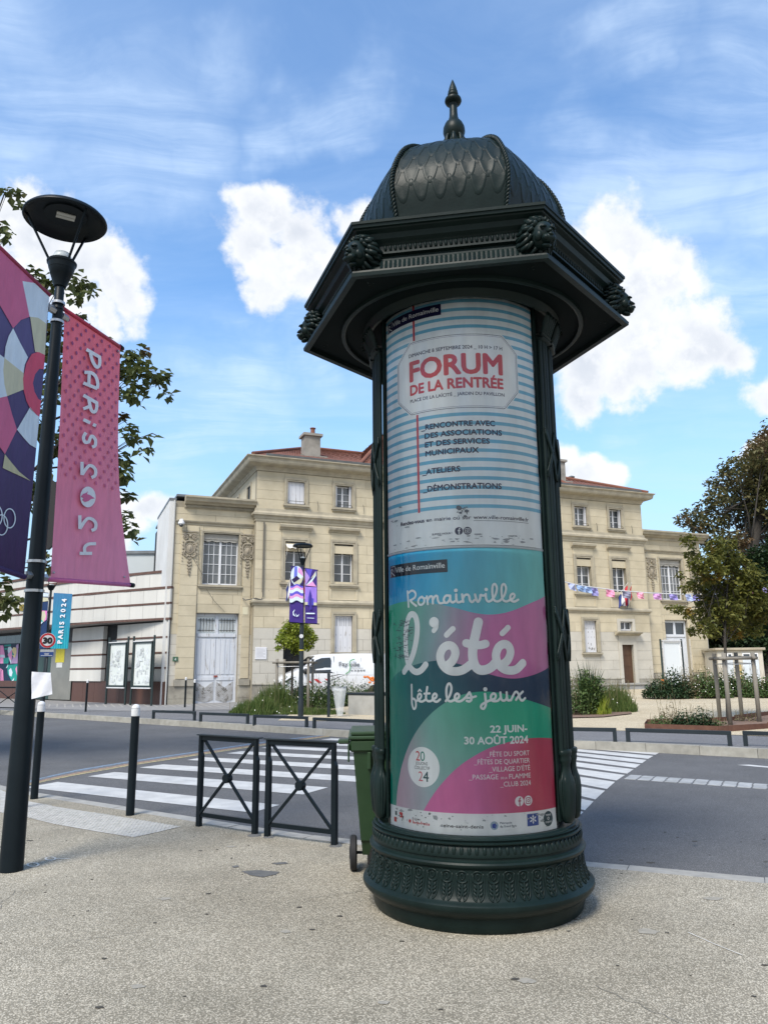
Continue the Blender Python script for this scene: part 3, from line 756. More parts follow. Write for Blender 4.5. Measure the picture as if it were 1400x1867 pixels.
def socials(u, z, r, fg, bg, par):
    disc('printed_dot', u, z, r, fg, HL, par); disc('printed_dot', u + r * 2.15, z, r, fg, HL, par)
    mb = MB(); fn = lambda x, y, h=0.: cyl(x, y, h)
    stroke(mb, [(u + r * .38, z + r * .62), (u + r * .2, z + r * .62), (u + r * .08, z + r * .5), (u + r * .05, z + r * .3), (u + r * .05, z - r * .98)], r * .28, fn, HL + .0004, caps=False); stroke(mb, [(u - r * .28, z + r * .08), (u + r * .38, z + r * .08)], r * .24, fn, HL + .0008, caps=False)
    v = u + r * 2.15; q = r * .55; sq = spline([(v - q, z - q * .7), (v - q, z + q * .7), (v - q * .7, z + q), (v + q * .7, z + q), (v + q, z + q * .7), (v + q, z - q * .7), (v + q * .7, z - q), (v - q * .7, z - q)], 3, True)
    stroke(mb, sq, r * .15, fn, HL + .0004, 1e-6, True); stroke(mb, [(v + r * .24 * math.cos(a * PI / 8), z + r * .24 * math.sin(a * PI / 8)) for a in range(16)], r * .14, fn, HL + .0004, 1e-6, True); stroke(mb, [(v + q * .6, z + q * .6), (v + q * .6 + 1e-4, z + q * .6)], r * .16, fn, HL + .0005)
    ink(mb.build('printed_emblem', M_print, par), bg)
socials(-.052, 2.522, .0275, NAVY, (.66, .67, .68), p1)
def town_box(z0, z1, par, c):
    quad('printed_box', -.665, -.137, z0, z1, c, .0026, par)
    words('Ville de Romainville', -.585, -.155, z0 + .030, .037, W, par, .008, .0032)
    mb = MB(); fn = lambda x, y, h=0.: cyl(x, y, h); hh = z1 - z0
    stroke(mb, [(-.65, z0 + hh * .08), (-.65, z0 + hh * .62), (-.635, z0 + hh * .70), (-.622, z0 + hh * .55), (-.64, z0 + hh * .42), (-.60, z0 + hh * .1)], .006, fn, .0032); stroke(mb, [(-.645, z0 + hh * .9), (-.595, z0 + hh * .9), (-.595, z0 + hh * .4)], .003, fn, .0036)
    ink(mb.build('printed_emblem', M_print, par), W)
town_box(4.135, 4.222, p1, srgb(22, 20, 60))
# scuffs at the foot of the upper poster
rnd = random.Random(11)
def scuffs(par, n, u0, u1, z0, z1, col, wmax=.05, h=.0030, ar=.2):
    mb = MB()
    for _ in range(n):
        u = rnd.uniform(u0, u1); z = rnd.uniform(z0, z1); w = rnd.uniform(.004, wmax) * rnd.random() ** 1.5 + .002; hh = w * rnd.uniform(ar * .4, ar * 1.6); m = rnd.randint(5, 8)
        mb.add([cyl(u + w * math.cos(2 * PI * k / m) * rnd.uniform(.5, 1.1), z + hh * math.sin(2 * PI * k / m) * rnd.uniform(.4, 1.2), h) for k in range(m)], [tuple(range(m))])
    ink(mb.build('scuff_marks', M_print, par, kind='stuff'), col)
scuffs(p1, 70, -.62, .5, 2.43, 2.50, (.30, .31, .33)); scuffs(p1, 22, .05, .40, 2.46, 2.50, (.22, .23, .25), .035); scuffs(p1, 36, -.06, .02, 2.62, 2.69, (.10, .11, .13), .02, ar=.7); scuffs(p1, 26, -.64, -.45, 2.58, 2.80, (.28, .32, .35), .04)
# lower poster
CY_, TL_ = srgb(26, 128, 184), srgb(86, 160, 164)
p2 = layer('poster', ZS - .004, ZB, lambda u, z: lerp(srgb(24, 158, 208), srgb(112, 196, 186), (u + .55) * .85 - (z - 2.2) * .3), 0.0002, column, nv=30)
tag(p2, 'lower poster with teal, pink and navy waves announcing the summer festival')
w1 = curve([(-.70, 2.043), (-.60, 2.054), (-.47, 2.061), (-.319, 2.048), (-.108, 2.002), (.02, 1.965), (.119, 1.950), (.21, 1.955), (.302, 1.977), (.45, 2.03), (.57, 2.07), (.62, 2.09)])
w2 = curve([(-.70, 1.50), (-.60, 1.560), (-.446, 1.614), (-.249, 1.649), (-.15, 1.643), (-.05, 1.619), (.06, 1.578), (.173, 1.545), (.26, 1.530), (.346, 1.532), (.47, 1.555), (.583, 1.586), (.62, 1.60)])
w3 = curve([(-.632, .60), (-.622, .66), (-.602, .78), (-.575, .87), (-.548, .944), (-.47, 1.088), (-.379, 1.208), (-.28, 1.304), (-.184, 1.372), (-.09, 1.418), (.011, 1.443), (.13, 1.445), (.275, 1.418), (.45, 1.372), (.612, 1.33), (.62, 1.325)])
w4 = curve([(-.40, .60), (-.35, .689), (-.27, .80), (-.196, .884), (-.11, .965), (-.024, 1.025), (.09, 1.085), (.202, 1.118), (.30, 1.137), (.393, 1.143), (.50, 1.14), (.625, 1.129)])
def c1(u, z):
    t = (u + .62) / .75 - (z - 1.8) * .35; a = lerp(srgb(36, 168, 130), srgb(138, 162, 168), t * 2) if t < .5 else lerp(srgb(138, 162, 168), srgb(204, 112, 168), (t - .5) * 2); return lerp(a, srgb(192, 118, 158), (u - .35) * 2.2)
layer('printed_wave', w1, ZB, c1, .0006, p2)
layer('printed_wave', w2, ZB, lambda u, z: lerp(lerp(srgb(24, 148, 128), srgb(30, 112, 114), (u + .68) * 4 ), srgb(20, 54, 86), (u + .45) * 1.5 + (z - 1.3) * .6), .0010, p2)
layer('printed_wave', w3, ZB, lambda u, z: lerp(lerp(srgb(206, 172, 186), srgb(158, 176, 180), (u + .6) * 3.2), srgb(34, 172, 138), (u + .50) * 1.1 + (z - 1.0) * .85), .0014, p2, u0=-.632, nu=200)
layer('printed_wave', w4, ZB, lambda u, z: lerp(lerp(srgb(212, 114, 166), srgb(206, 106, 158), u * 2), srgb(196, 72, 98), (u - .02) * 2.6), .0018, p2, u0=-.40)
layer('printed_band', .689, ZB, (.82, .82, .81), .0022, p2)
town_box(2.243, 2.330, p2, srgb(28, 34, 44))
script('brush_lettering', 720, 1050, 5.833, [
    (25, [(135, 165), (141, 240), (147, 330)]), (25, [(145, 185), (170, 162), (200, 162), (222, 190), (215, 228), (185, 252), (165, 262)]), (25, [(165, 262), (190, 290), (228, 320)]),
    (25, [(290, 222), (262, 240), (250, 275), (262, 305), (290, 307), (312, 282), (312, 245), (290, 224)]), (22, [(300, 235), (322, 240), (345, 228)]),
    (25, [(342, 220), (348, 260), (352, 302)]), (25, [(350, 262), (375, 222), (398, 224), (404, 260), (406, 295)]), (25, [(404, 262), (430, 217), (453, 220), (460, 262), (480, 292), (515, 288), (530, 280)]),
    (25, [(582, 212), (545, 212), (522, 248), (532, 284), (560, 284), (585, 250), (589, 212)]), (25, [(589, 212), (592, 262), (615, 284), (645, 268)]),
    (25, [(652, 200), (655, 258), (675, 284), (712, 272)]), (25, [(714, 200), (720, 240), (726, 278)]), (25, [(722, 240), (745, 207), (775, 202), (790, 225), (797, 262), (820, 280), (845, 258)]),
    (25, [(850, 200), (862, 245), (880, 278), (902, 245), (908, 205), (930, 212), (952, 208)]), (25, [(962, 195), (966, 245), (988, 275), (1020, 265)]),
    (25, [(1020, 265), (1062, 205), (1078, 135), (1060, 90), (1038, 102), (1030, 150), (1035, 220), (1052, 262), (1082, 274), (1115, 262)]),
    (25, [(1115, 262), (1157, 205), (1173, 135), (1155, 90), (1133, 102), (1125, 150), (1130, 220), (1147, 262), (1177, 274), (1207, 262)]),
    (25, [(1207, 262), (1248, 240), (1262, 208), (1245, 192), (1222, 207), (1215, 240), (1230, 268), (1262, 275), (1300, 255)])],
    [(650, 157, 20), (965, 147, 19)], W, p2)
script('brush_lettering', 720, 1100, 5.6, [
    (66, [(95, 700), (150, 612), (195, 490), (224, 340), (228, 210), (205, 128), (165, 115), (133, 170), (115, 270), (112, 400), (118, 520), (140, 620), (182, 682), (228, 703), (275, 680), (316, 628)]),
    (50, [(428, 215), (420, 250), (398, 282)]), (58, [(528, 325), (562, 290), (592, 262)]),
    (86, [(530, 640), (585, 592), (617, 515), (598, 452), (548, 430), (492, 462), (463, 540), (485, 625), (545, 682), (622, 697), (700, 678), (790, 612)]),
    (94, [(850, 192), (826, 300), (798, 430), (793, 545), (815, 635), (862, 680), (925, 680), (985, 650), (1030, 600)]), (84, [(728, 408), (800, 426), (870, 428), (922, 415)]),
    (86, [(1090, 632), (1145, 582), (1174, 505), (1156, 440), (1108, 418), (1055, 450), (1027, 530), (1048, 615), (1105, 672), (1175, 688), (1238, 672), (1298, 612)]), (58, [(1090, 310), (1122, 278), (1148, 250)])],
    [(403, 195, 55)], W, p2)
script('brush_lettering', 735, 1235, 6.087, [
    (27, [(95, 85), (97, 190), (100, 290), (118, 350), (140, 335), (143, 280), (128, 245), (105, 238)]), (22, [(128, 246), (150, 264)]),
    (27, [(150, 264), (192, 236), (202, 202), (186, 184), (168, 202), (165, 236), (182, 264), (215, 270), (250, 250)]), (18, [(170, 158), (187, 136)]), (18, [(187, 136), (203, 156)]),
    (27, [(270, 110), (260, 180), (256, 235), (275, 264), (310, 264), (332, 246)]), (24, [(238, 183), (298, 180)]), (27, [(332, 246), (366, 226), (373, 197), (355, 182), (335, 202), (331, 236), (347, 263), (377, 272), (412, 247)]),
    (27, [(475, 265), (518, 205), (537, 125), (520, 72), (495, 86), (482, 140), (485, 210), (502, 256), (532, 268), (562, 256)]), (27, [(562, 256), (612, 230), (620, 197), (600, 182), (579, 202), (576, 240), (598, 266), (642, 264), (692, 225), (735, 168)]),
    (27, [(735, 168), (752, 205), (756, 248), (735, 269), (706, 262)]), (25, [(690, 228), (750, 228), (805, 212)]),
    (27, [(905, 187), (912, 250), (912, 310), (890, 350), (863, 336), (870, 306), (905, 282), (945, 262)]), (27, [(945, 262), (1008, 240), (1022, 202), (1000, 180), (973, 202), (970, 236), (992, 263), (1040, 262), (1070, 235)]),
    (27, [(1072, 170), (1080, 235), (1102, 260), (1130, 250), (1142, 220), (1140, 168)]), (27, [(1142, 218), (1155, 256), (1186, 252)]), (27, [(1186, 255), (1228, 172), (1254, 165), (1274, 200), (1290, 248), (1315, 258), (1340, 232)]), (27, [(1315, 160), (1272, 205), (1242, 250)])],
    [(907, 133, 23)], W, p2)
words('22 JUIN-', .112, .377, 1.188, .043, W, p2, .05, .0026); words('30 AOÛT 2024', -.057, .381, 1.116, .045, W, p2, .05, .0026)
for b, u0, zz in (('_FÊTE DU SPORT', .083, 1.038), ('_FÊTES DE QUARTIER', .002, .991), ("_VILLAGE D'ÉTÉ", .096, .945), ('_CLUB 2024', .166, .852)): words(b, u0, .385, zz, .030, W, p2, .004, .0026)
words('_PASSAGE', -.034, .155, .898, .030, W, p2, .004, .0026); words('DE LA', .172, .215, .898, .013, W, p2, .01, .0026); words('FLAMME', .228, .387, .898, .030, W, p2, .004, .0026)
socials(.293, .757, .031, W, srgb(170, 60, 90), p2)
disc('printed_dot', -.352, .962, .127, (.84, .84, .83), .0024, p2, 48)
words('2', -.405, -.37, 1.000, .062, srgb(200, 50, 60), p2, -.005, .0030); words('0', -.368, -.332, 1.000, .062, srgb(30, 130, 110), p2, -.005, .0030)
words('JOUONS', -.408, -.312, .974, .020, srgb(30, 30, 40), p2, .0, .0030); words('COLLECTIF', -.418, -.296, .946, .020, srgb(30, 30, 40), p2, .0, .0030)
words('2', -.385, -.35, .872, .062, srgb(210, 110, 120), p2, -.005, .0030); words('4', -.348, -.305, .872, .062, srgb(60, 90, 95), p2, .02, .0030)
# partner marks along the white foot
quad('printed_box', -.575, -.54, .622, .655, srgb(200, 40, 50), .0026, p2); quad('printed_box', -.63, -.605, .628, .655, srgb(60, 80, 80), .0026, p2); quad('printed_box', -.645, -.61, .585, .615, srgb(190, 45, 45), .0026, p2)
mb = MB(); c = (-.468, .612)
mb.add([cyl(*c, .0026)] + [cyl(c[0] + (.017 if k % 2 else .0075) * math.cos(k * PI / 8), c[1] + (.017 if k % 2 else .0075) * math.sin(k * PI / 8), .0026) for k in range(16)], [(0, 1 + k, 1 + (k + 1) % 16) for k in range(16)]); ink(mb.build('printed_emblem', M_print, p2), srgb(200, 40, 45))
words('Région', -.445, -.375, .624, .016, srgb(90, 60, 60), p2, .0, .0026); words('Île-de-France', -.445, -.305, .601, .018, srgb(195, 50, 55), p2, .04, .0026)
words('seine-saint-denis', -.225, .05, .602, .020, srgb(50, 50, 55), p2, .03, .0026)
disc('printed_dot', .118, .618, .026, srgb(150, 170, 185), .0026, p2); disc('printed_dot', .118, .616, .017, srgb(40, 70, 150), .0028, p2, 5)
words('Métropole', .155, .235, .626, .013, srgb(60, 70, 90), p2, .02, .0026); words('du Grand Paris', .155, .265, .606, .013, srgb(60, 70, 90), p2, .02, .0026)
quad('printed_box', .345, .435, .601, .675, srgb(50, 78, 150), .0026, p2)
mb = MB()
for k in range(6): a = k * PI / 3 + PI / 6; stroke(mb, [(.39, .641), (.39 + .026 * math.cos(a), .641 + .026 * math.sin(a))], .005, lambda x, y, h=0: cyl(x, y, h), .0030 + k * .0002); disc('printed_dot', .39 + .018 * math.cos(a), .641 + .018 * math.sin(a), .006, W, .0045, p2, 8)
ink(mb.build('printed_emblem', M_print, p2), W)
disc('printed_dot', .527, .63, .047, srgb(36, 66, 74), .0026, p2); words('TERRE', .500, .554, .648, .010, W, p2, .02, .0032); words('DE JEUX', .497, .557, .605, .010, W, p2, .02, .0032); disc('printed_dot', .527, .632, .010, W, .0032, p2, 16, .006)
mb = MB(); mb.add([cyl(.13, .58, .0036), cyl(.21, .588, .0036), cyl(.29, .598, .0036), cyl(.40, .594, .0036), cyl(.50, .586, .0036), cyl(.52, .58, .0036)], [(0, 5, 4, 3, 2, 1)[::-1]]); mb.add([cyl(.1, .56, .0036), cyl(.55, .56, .0036)], [])
ink(mb.build('torn_corner', M_print, p2), (.012, .014, .015))
scuffs(p2, 60, -.64, .5, .59, .685, (.36, .38, .38), .03, .0040, .5); scuffs(p2, 30, -.64, -.1, .59, .68, (.12, .13, .13), .012, .0041, .6)
mb = MB()
for k in range(95):  # pen scratches over the first letter
    zz = rnd.uniform(1.66, 1.93); u = -.50 + rnd.gauss(0, .028) + (-.085 if rnd.random() < .35 else 0); w = rnd.uniform(.006, .035)
    stroke(mb, [(u, zz), (u + w, zz + rnd.uniform(-.004, .004)), (u + w * 1.2, zz + rnd.uniform(-.012, .012))], rnd.uniform(.0015, .004), lambda x, y, h=0: cyl(x, y, h), .0034 + k * 4e-6, 1e-6)
ink(mb.build('pen_scratches', M_print, p2, kind='stuff'), (.03, .03, .07))
# paper edge between posters, clear curved panes
MB().lathe([(.660, 2.404), (.664, 2.409), (.664, 2.416), (.660, 2.421)], 40, R(-57.4), R(57.4)).build('joint_strip', mat('pale plastic', (.45, .46, .47), .4), column, smooth=True)
gm = bpy.data.materials.new('clear pane'); gm.use_nodes = True; nt = gm.node_tree; nt.nodes.clear()
out = nt.nodes.new('ShaderNodeOutputMaterial'); mx = nt.nodes.new('ShaderNodeMixShader'); tr = nt.nodes.new('ShaderNodeBsdfTransparent'); gl = nt.nodes.new('ShaderNodeBsdfGlossy'); fz_ = nt.nodes.new('ShaderNodeFresnel')
gl.inputs['Roughness'].default_value = .06; tr.inputs['Color'].default_value = (.93, .95, .95, 1); fz_.inputs['IOR'].default_value = 1.45
tx = nt.nodes.new('ShaderNodeTexCoord'); mpp = nt.nodes.new('ShaderNodeMapping'); mpp.inputs['Scale'].default_value = (5, 5, .7); nn = nt.nodes.new('ShaderNodeTexNoise'); nn.inputs['Scale'].default_value = 3; nn.inputs['Detail'].default_value = 3
bb = nt.nodes.new('ShaderNodeBump'); bb.inputs['Strength'].default_value = .35; bb.inputs['Distance'].default_value = .02
for a, b in ((tx.outputs['Object'], mpp.inputs[0]), (mpp.outputs[0], nn.inputs['Vector']), (nn.outputs['Fac'], bb.inputs['Height']), (bb.outputs[0], gl.inputs['Normal']), (fz_.outputs[0], mx.inputs[0]), (tr.outputs[0], mx.inputs[1]), (gl.outputs[0], mx.inputs[2]), (mx.outputs[0], out.inputs[0])): nt.links.new(a, b)
MB().lathe([(.672, .556), (.672, 2.410)], 64, R(-57.8), R(57.8)).build('clear_pane', gm, column, smooth=True)
MB().lathe([(.672, 2.415), (.672, 4.34)], 64, R(-57.8), R(57.8)).build('clear_pane', gm, column, smooth=True)

# ---- pilasters: fluted bundles on a baluster foot, bound by crossed ribbons
def pilaster(deg, n):
    root = link('pilaster', None, column)
    mb = MB()
    for i in range(n):
        a = deg + (i - (n - 1) / 2) * 2.9; rr = .706 - abs(i - (n - 1) / 2) * .006
        mb.tube([ang(rr, a, 1.02), ang(rr, a, 4.05)], .0165, 8)
    mb.lathe([], 8) if False else None
    mb.build('shaft', M_green, root, smooth=50)
    mb = MB(); c = ang(.70, deg, 0); mb.T = Matrix.Translation(c) @ Matrix.Rotation(R(deg), 4, 'Z')
    w = n * .0185
    P = [(.55, .585), (.85, .60), (.95, .64), (1.12, .72), (1.22, .79), (1.1, .85), (.82, .885), (.66, .92), (.66, .955), (.80, .975), (.86, .99), (.80, 1.005), (.92, 1.02), (.98, 1.035), (.90, 1.05), (.5, 1.055)]
    lobes = 18
    vs = []; fs = []
    for (r, z) in P:
        for k in range(lobes * 2):
            a = 2 * PI * k / (lobes * 2); q = r * (1 + (.06 if k % 2 else -.04) * (1 if .6 < z < .9 else 0)); vs.append((math.cos(a) * q * w, math.sin(a) * q * .042, z))
    m = lobes * 2
    for j in range(len(P) - 1):
        for k in range(m): fs.append((j * m + k, j * m + (k + 1) % m, (j + 1) * m + (k + 1) % m, (j + 1) * m + k))
    mb.add(vs, fs); mb.build('foot', M_green, root, smooth=60)
    for zc in (3.13, 1.83):
        mb = MB()
        for s in (-1, 1):
            for q in (-1, 0, 1):
                pts = []
                for k in range(15):
                    t = k / 14; a = deg + s * (t - .5) * (2.9 * n + 1.5); bulge = .721 + .008 * math.sin(PI * t)
                    pts.append(ang(bulge + q * .0, a, zc + (t - .5) * .34 + q * .016))
                mb.tube(pts, .0085, 6)
        mb.build('ribbon', M_green, root, smooth=True)
    mb = MB()
    for k in range(5):
        a = deg + (k - 2) * 2.2
        mb.tube([ang(.70, a, 4.0), ang(.735, a, 4.08), ang(.76, a, 4.15), ang(.79, a + (k - 2) * .6, 4.20), ang(.80, a + (k - 2), 4.17)], [.012, .02, .022, .016, .006], 6)
    for (z, r) in ((4.02, .735), (4.05, .735)): mb.lathe([(.68, z - .01), (r, z - .01), (r + .006, z), (r, z + .01), (.68, z + .01)], 10, R(deg - 1.6 * n), R(deg + 1.6 * n))
    mb.build('capital', M_green, root, smooth=60)
for d in (65.3, -65.3): pilaster(d, 4)
for d in (81, -81): pilaster(d, 4)
pilaster(180, 4)

# ---- canopy
can = link('canopy', None, column)
HEX = 6; A0 = 30.0
def hexl(prof, seg=6):
    mb = MB(); vs = []; fs = []
    for (r, z) in prof:
        for k in range(6): vs.append(ang(r, A0 + 60 * k, z))
    for j in range(len(prof) - 1):
        for k in range(6): fs.append((j * 6 + k, j * 6 + (k + 1) % 6, (j + 1) * 6 + (k + 1) % 6, (j + 1) * 6 + k))
    mb.add(vs, fs); return mb
RH = 1.318
hexl([(RH - .06, 4.262), (RH - .05, 4.232), (RH, 4.23), (RH + .004, 4.255), (RH - .01, 4.262), (RH - .012, 4.275), (RH - .035, 4.282), (RH - .06, 4.288), (RH - .075, 4.30)]).build('lower_cornice', M_green, can)
hexl([(RH - .075, 4.30), (RH - .105, 4.375), (RH - .112, 4.38), (RH - .112, 4.395), (RH - .15, 4.398), (RH - .15, 4.432), (RH - .112, 4.436), (RH - .112, 4.45), (RH - .135, 4.455), (RH - .135, 4.505), (RH - .12, 4.52), (RH - .09, 4.54)]).build('frieze', M_green, can)
hexl([(RH - .09, 4.54), (RH - .075, 4.575), (RH - .04, 4.592), (RH - .035, 4.60), (RH - .015, 4.603), (RH - .01, 4.622), (RH, 4.625), (RH + .002, 4.645), (RH - .03, 4.655), (RH - .45, 4.70)]).build('upper_cornice', M_green, can)
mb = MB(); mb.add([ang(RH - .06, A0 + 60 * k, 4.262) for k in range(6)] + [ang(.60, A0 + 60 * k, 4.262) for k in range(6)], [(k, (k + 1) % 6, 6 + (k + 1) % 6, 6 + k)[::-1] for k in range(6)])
mb.build('soffit', M_green_shade, can)
mb = MB(); mb.lathe([(.93, 4.262), (.935, 4.238), (.95, 4.232), (.968, 4.24), (.972, 4.262)], 72, cap=False); mb.lathe([(.73, 4.262), (.735, 4.215), (.76, 4.21), (.79, 4.262)], 60, cap=False); mb.build('soffit_ring', M_green, can, smooth=50)
ap = math.cos(R(30))
def face_item(fn, n, margin, name):
    mb = MB(); L_ = (RH - .1) - 2 * margin
    for i in range(n): fn(mb, -L_ / 2 + L_ * (i + .5) / n, L_ / n)
    me = mb.mesh(name, M_green, 50)
    for k in range(6): link(name, me, can, rot=R(60 * k))
def flute(mb, x, w):
    y0 = -(RH - .075) * ap; y1 = -(RH - .105) * ap
    mb.tube([(x, y0 - .001, 4.303), (x, (y0 + y1) / 2 - .004, 4.33), (x, y1 - .001, 4.372)], [w * .30, w * .36, w * .30], 6)
face_item(flute, 30, .13, 'fluting')
def tongue(mb, x, w): mb.ball((x, -(RH - .128) * ap, 4.484), (w * .30, .012, .024), 8, 5)
face_item(tongue, 26, .15, 'tongue_row')
mb = MB()
for k in range(6):
    pass
# lion heads on the corners
def lion():
    mb = MB(); rnd = random.Random(3)
    mb.ball((0, -.03, 0), (.080, .085, .095), 16, 12)                # skull
    mb.ball((0, -.105, -.028), (.042, .050, .032), 12, 8)             # muzzle
    mb.ball((0, -.145, -.008), (.019, .014, .012), 8, 6)              # nose
    mb.ball((0, -.098, .018), (.019, .052, .018), 8, 6)               # bridge
    mb.ball((0, -.105, -.072), (.030, .034, .016), 10, 6)             # lower jaw
    for s in (-1, 1):
        mb.ball((s * .026, -.128, -.030), (.022, .024, .019), 8, 6)   # lips
        mb.ball((s * .036, -.098, .028), (.014, .010, .008), 8, 5)    # eye
        mb.ball((s * .036, -.096, .045), (.026, .022, .010), 8, 5, Matrix.Rotation(s * .3, 3, 'Y'))  # brow
        mb.ball((s * .050, -.075, -.015), (.026, .034, .036), 8, 6)   # cheek
        mb.ball((s * .066, -.045, .068), (.018, .012, .022), 8, 5)    # ear
    for ring, (rr, yy, ln, th) in enumerate(((.088, -.030, .040, .016), (.100, -.008, .055, .019), (.106, .018, .055, .020), (.098, .045, .05, .02))):
        n = 15 + ring * 2
        for i in range(n):
            a = 2 * PI * (i + .5 * (ring % 2)) / n + rnd.uniform(-.1, .1); c, s_ = math.cos(a), math.sin(a)
            l = ln * rnd.uniform(.8, 1.2) * (1.3 if s_ < -.3 else .9); z0 = s_ * rr * 1.15 + .005; x0 = c * rr; sw = rnd.uniform(-.012, .012)
            mb.tube([(x0 * .8, yy, z0 * .8), (x0, yy - .012, z0), (x0 + c * l * .35 + sw, yy + .006, z0 + s_ * l * .3 - .016), (x0 + c * l * .5 - sw, yy + .036, z0 + s_ * l * .45 - .042)], [th * .8, th, th * .8, th * .3], 6)
    return mb.mesh('lion_head', M_green, True)
lm = lion()
for k in range(6):
    p = ang(RH - .10, A0 + 60 * k, 4.435); link('lion_head', lm, can, p, (R(18), 0, R(A0 + 60 * k)), scale=(1.0, 1.1, 1.05))

# ---- dome: six bellied gores of fish-scale sheet, corded hips
dome = link('dome', None, column)
DP = [(.78, 4.66), (.79, 4.80), (.815, 4.93), (.845, 5.05), (.86, 5.15), (.852, 5.25), (.822, 5.35), (.768, 5.46), (.70, 5.56), (.61, 5.64), (.52, 5.69), (.42, 5.725), (.32, 5.745), (.24, 5.76), (.17, 5.775)]
def dpt(t):
    t = max(0, min(1, t)) * (len(DP) - 1); i = min(int(t), len(DP) - 2); f = t - i
    a = DP[max(i - 1, 0)]; b = DP[i]; c = DP[i + 1]; d = DP[min(i + 2, len(DP) - 1)]
    return tuple(.5 * (2 * b[j] + (c[j] - a[j]) * f + (2 * a[j] - 5 * b[j] + 4 * c[j] - d[j]) * f * f + (3 * b[j] - a[j] - 3 * c[j] + d[j]) * f ** 3) for j in (0, 1))
def gore(s, t, h=0.):
    """s -1..1 across the front gore, t 0..1 up, h proud of the sheet"""
    r, z = dpt(t); r2, z2 = dpt(t + .02); r1, z1 = dpt(t - .02); nr, nz = (z2 - z1), -(r2 - r1); l = math.hypot(nr, nz) or 1
    hw = r * .5; bulge = (1 - s * s) * .022 * min(1, r / .5)
    hh = h + bulge; x = s * hw; d = r * ap + hh * nr / l; return Vector((x, -d, z + hh * nz / l))
mb = MB(); mb.grid(16, 40, lambda a, b: gore(a * 2 - 1, b)); gm_ = mb.mesh('gore_panel', M_green, True)
gores = [link('gore_panel', gm_, dome, rot=R(60 * k)) for k in range(6)]
# scales
def half_w(t): return dpt(t)[0] * .5
rows = 8; t0 = .22; dt = .088
for rI in range(rows):
    tb = t0 + rI * dt; wt = half_w(tb + dt); n = 6 if rI < 6 else 4
    for c in range(n + (rI % 2)):
        cx_ = (c + .5 * (1 - rI % 2)) * 2 / n - 1 if rI % 2 == 0 else c * 2 / n - 1
        hw_ = 1.0 / n
        outl = []
        for k in range(13):   # pointed tongue: wide at the top, pointed below
            a = k / 12; 
            y = -1 + 2.0 * abs(2 * a - 1) ** 1.5; x = (2 * a - 1); xx = math.copysign(min(1, abs(x) ** .62), x)
            outl.append((cx_ + xx * hw_ * .98, tb + dt * .45 + y * dt * .74))
        mb = MB(); vs = []; cen = (max(-.97, min(.97, cx_)), tb + dt * .75)
        def cl_(s): return max(-.985, min(.985, s))
        P = [gore(cl_(x), y, .0015) for x, y in outl]
        Q = [gore(cl_(cen[0] + (x - cen[0]) * .86), cen[1] + (y - cen[1]) * .86, .0048) for x, y in outl]
        R_ = [gore(cl_(cen[0] + (x - cen[0]) * .72), cen[1] + (y - cen[1]) * .72, .0024) for x, y in outl]
        S_ = [gore(cl_(cen[0]), cen[1] - .0, .0032)]
        m = len(P); mb.add(P + Q + R_ + S_, [(i, i + 1, m + i + 1, m + i)[::-1] for i in range(m - 1)] + [(m + i, m + i + 1, 2 * m + i + 1, 2 * m + i)[::-1] for i in range(m - 1)] + [(2 * m + i, 2 * m + i + 1, 3 * m)[::-1] for i in range(m - 1)])
        me = mb.mesh('scale', M_green, True)
        for g in gores: link('scale', me, g)
# corded hips
mb = MB()
path = [ang(dpt(i / 150)[0] + .010, A0, dpt(i / 150)[1] + .004) for i in range(151)]
for ph in (0, 2 * PI / 3, 4 * PI / 3):
    pts = []; s = 0
    for i, p in enumerate(path):
        if i: s += (path[i] - path[i - 1]).length
        t = (path[min(i + 1, 150)] - path[max(i - 1, 0)]).normalized(); x = ang(1, A0 + 90, 0); x.z = 0; y = t.cross(x); a = ph + s / .085 * 2 * PI
        pts.append(p + (x * math.cos(a) + y * math.sin(a)) * .011)
    mb.tube(pts, .0105, 6)
cm = mb.mesh('corded_hip', M_green, True)
for k in range(6): link('corded_hip', cm, dome, rot=R(60 * k))
# finial
fin = [(.02, 5.74), (.20, 5.765), (.165, 5.83), (.138, 5.91), (.15, 5.93), (.156, 5.95), (.14, 5.975), (.095, 6.0), (.072, 6.03), (.06, 6.06), (.066, 6.075), (.084, 6.10), (.095, 6.14), (.092, 6.18), (.076, 6.22), (.05, 6.25), (.038, 6.29), (.034, 6.34), (.034, 6.385), (.03, 6.40), (.036, 6.42), (.066, 6.432), (.074, 6.45), (.07, 6.468), (.05, 6.478), (.034, 6.49), (.044, 6.505), (.047, 6.52), (.038, 6.532), (.042, 6.545), (.036, 6.558), (.034, 6.575), (.022, 6.615), (.010, 6.65), (.002, 6.67)]
fo = MB().lathe(fin, 28).build('finial', M_green, column, smooth=50)
mb = MB()
mb.tube([(0, -.075, 6.08), (0, -.094, 6.13), (0, -.085, 6.19), (0, -.055, 6.25), (0, -.042, 6.29), (0, -.06, 6.335), (0, -.075, 6.345), (0, -.078, 6.325)], [.016, .022, .018, .014, .012, .012, .009, .004], 6); am = mb.mesh('acanthus_leaf', M_green, True)
for k in range(8): link('acanthus_leaf', am, fo, rot=R(45 * k), scale=(1.0, .95, .98))
# ------------------------------------------------------------------ town building (main block and two lower wings)
FA = R(67.5); FU = Vector((math.sin(FA), math.cos(FA), 0)); FN = Vector((-FU.y, FU.x, 0)); FP = Vector((-5.814, 34.0, 0))
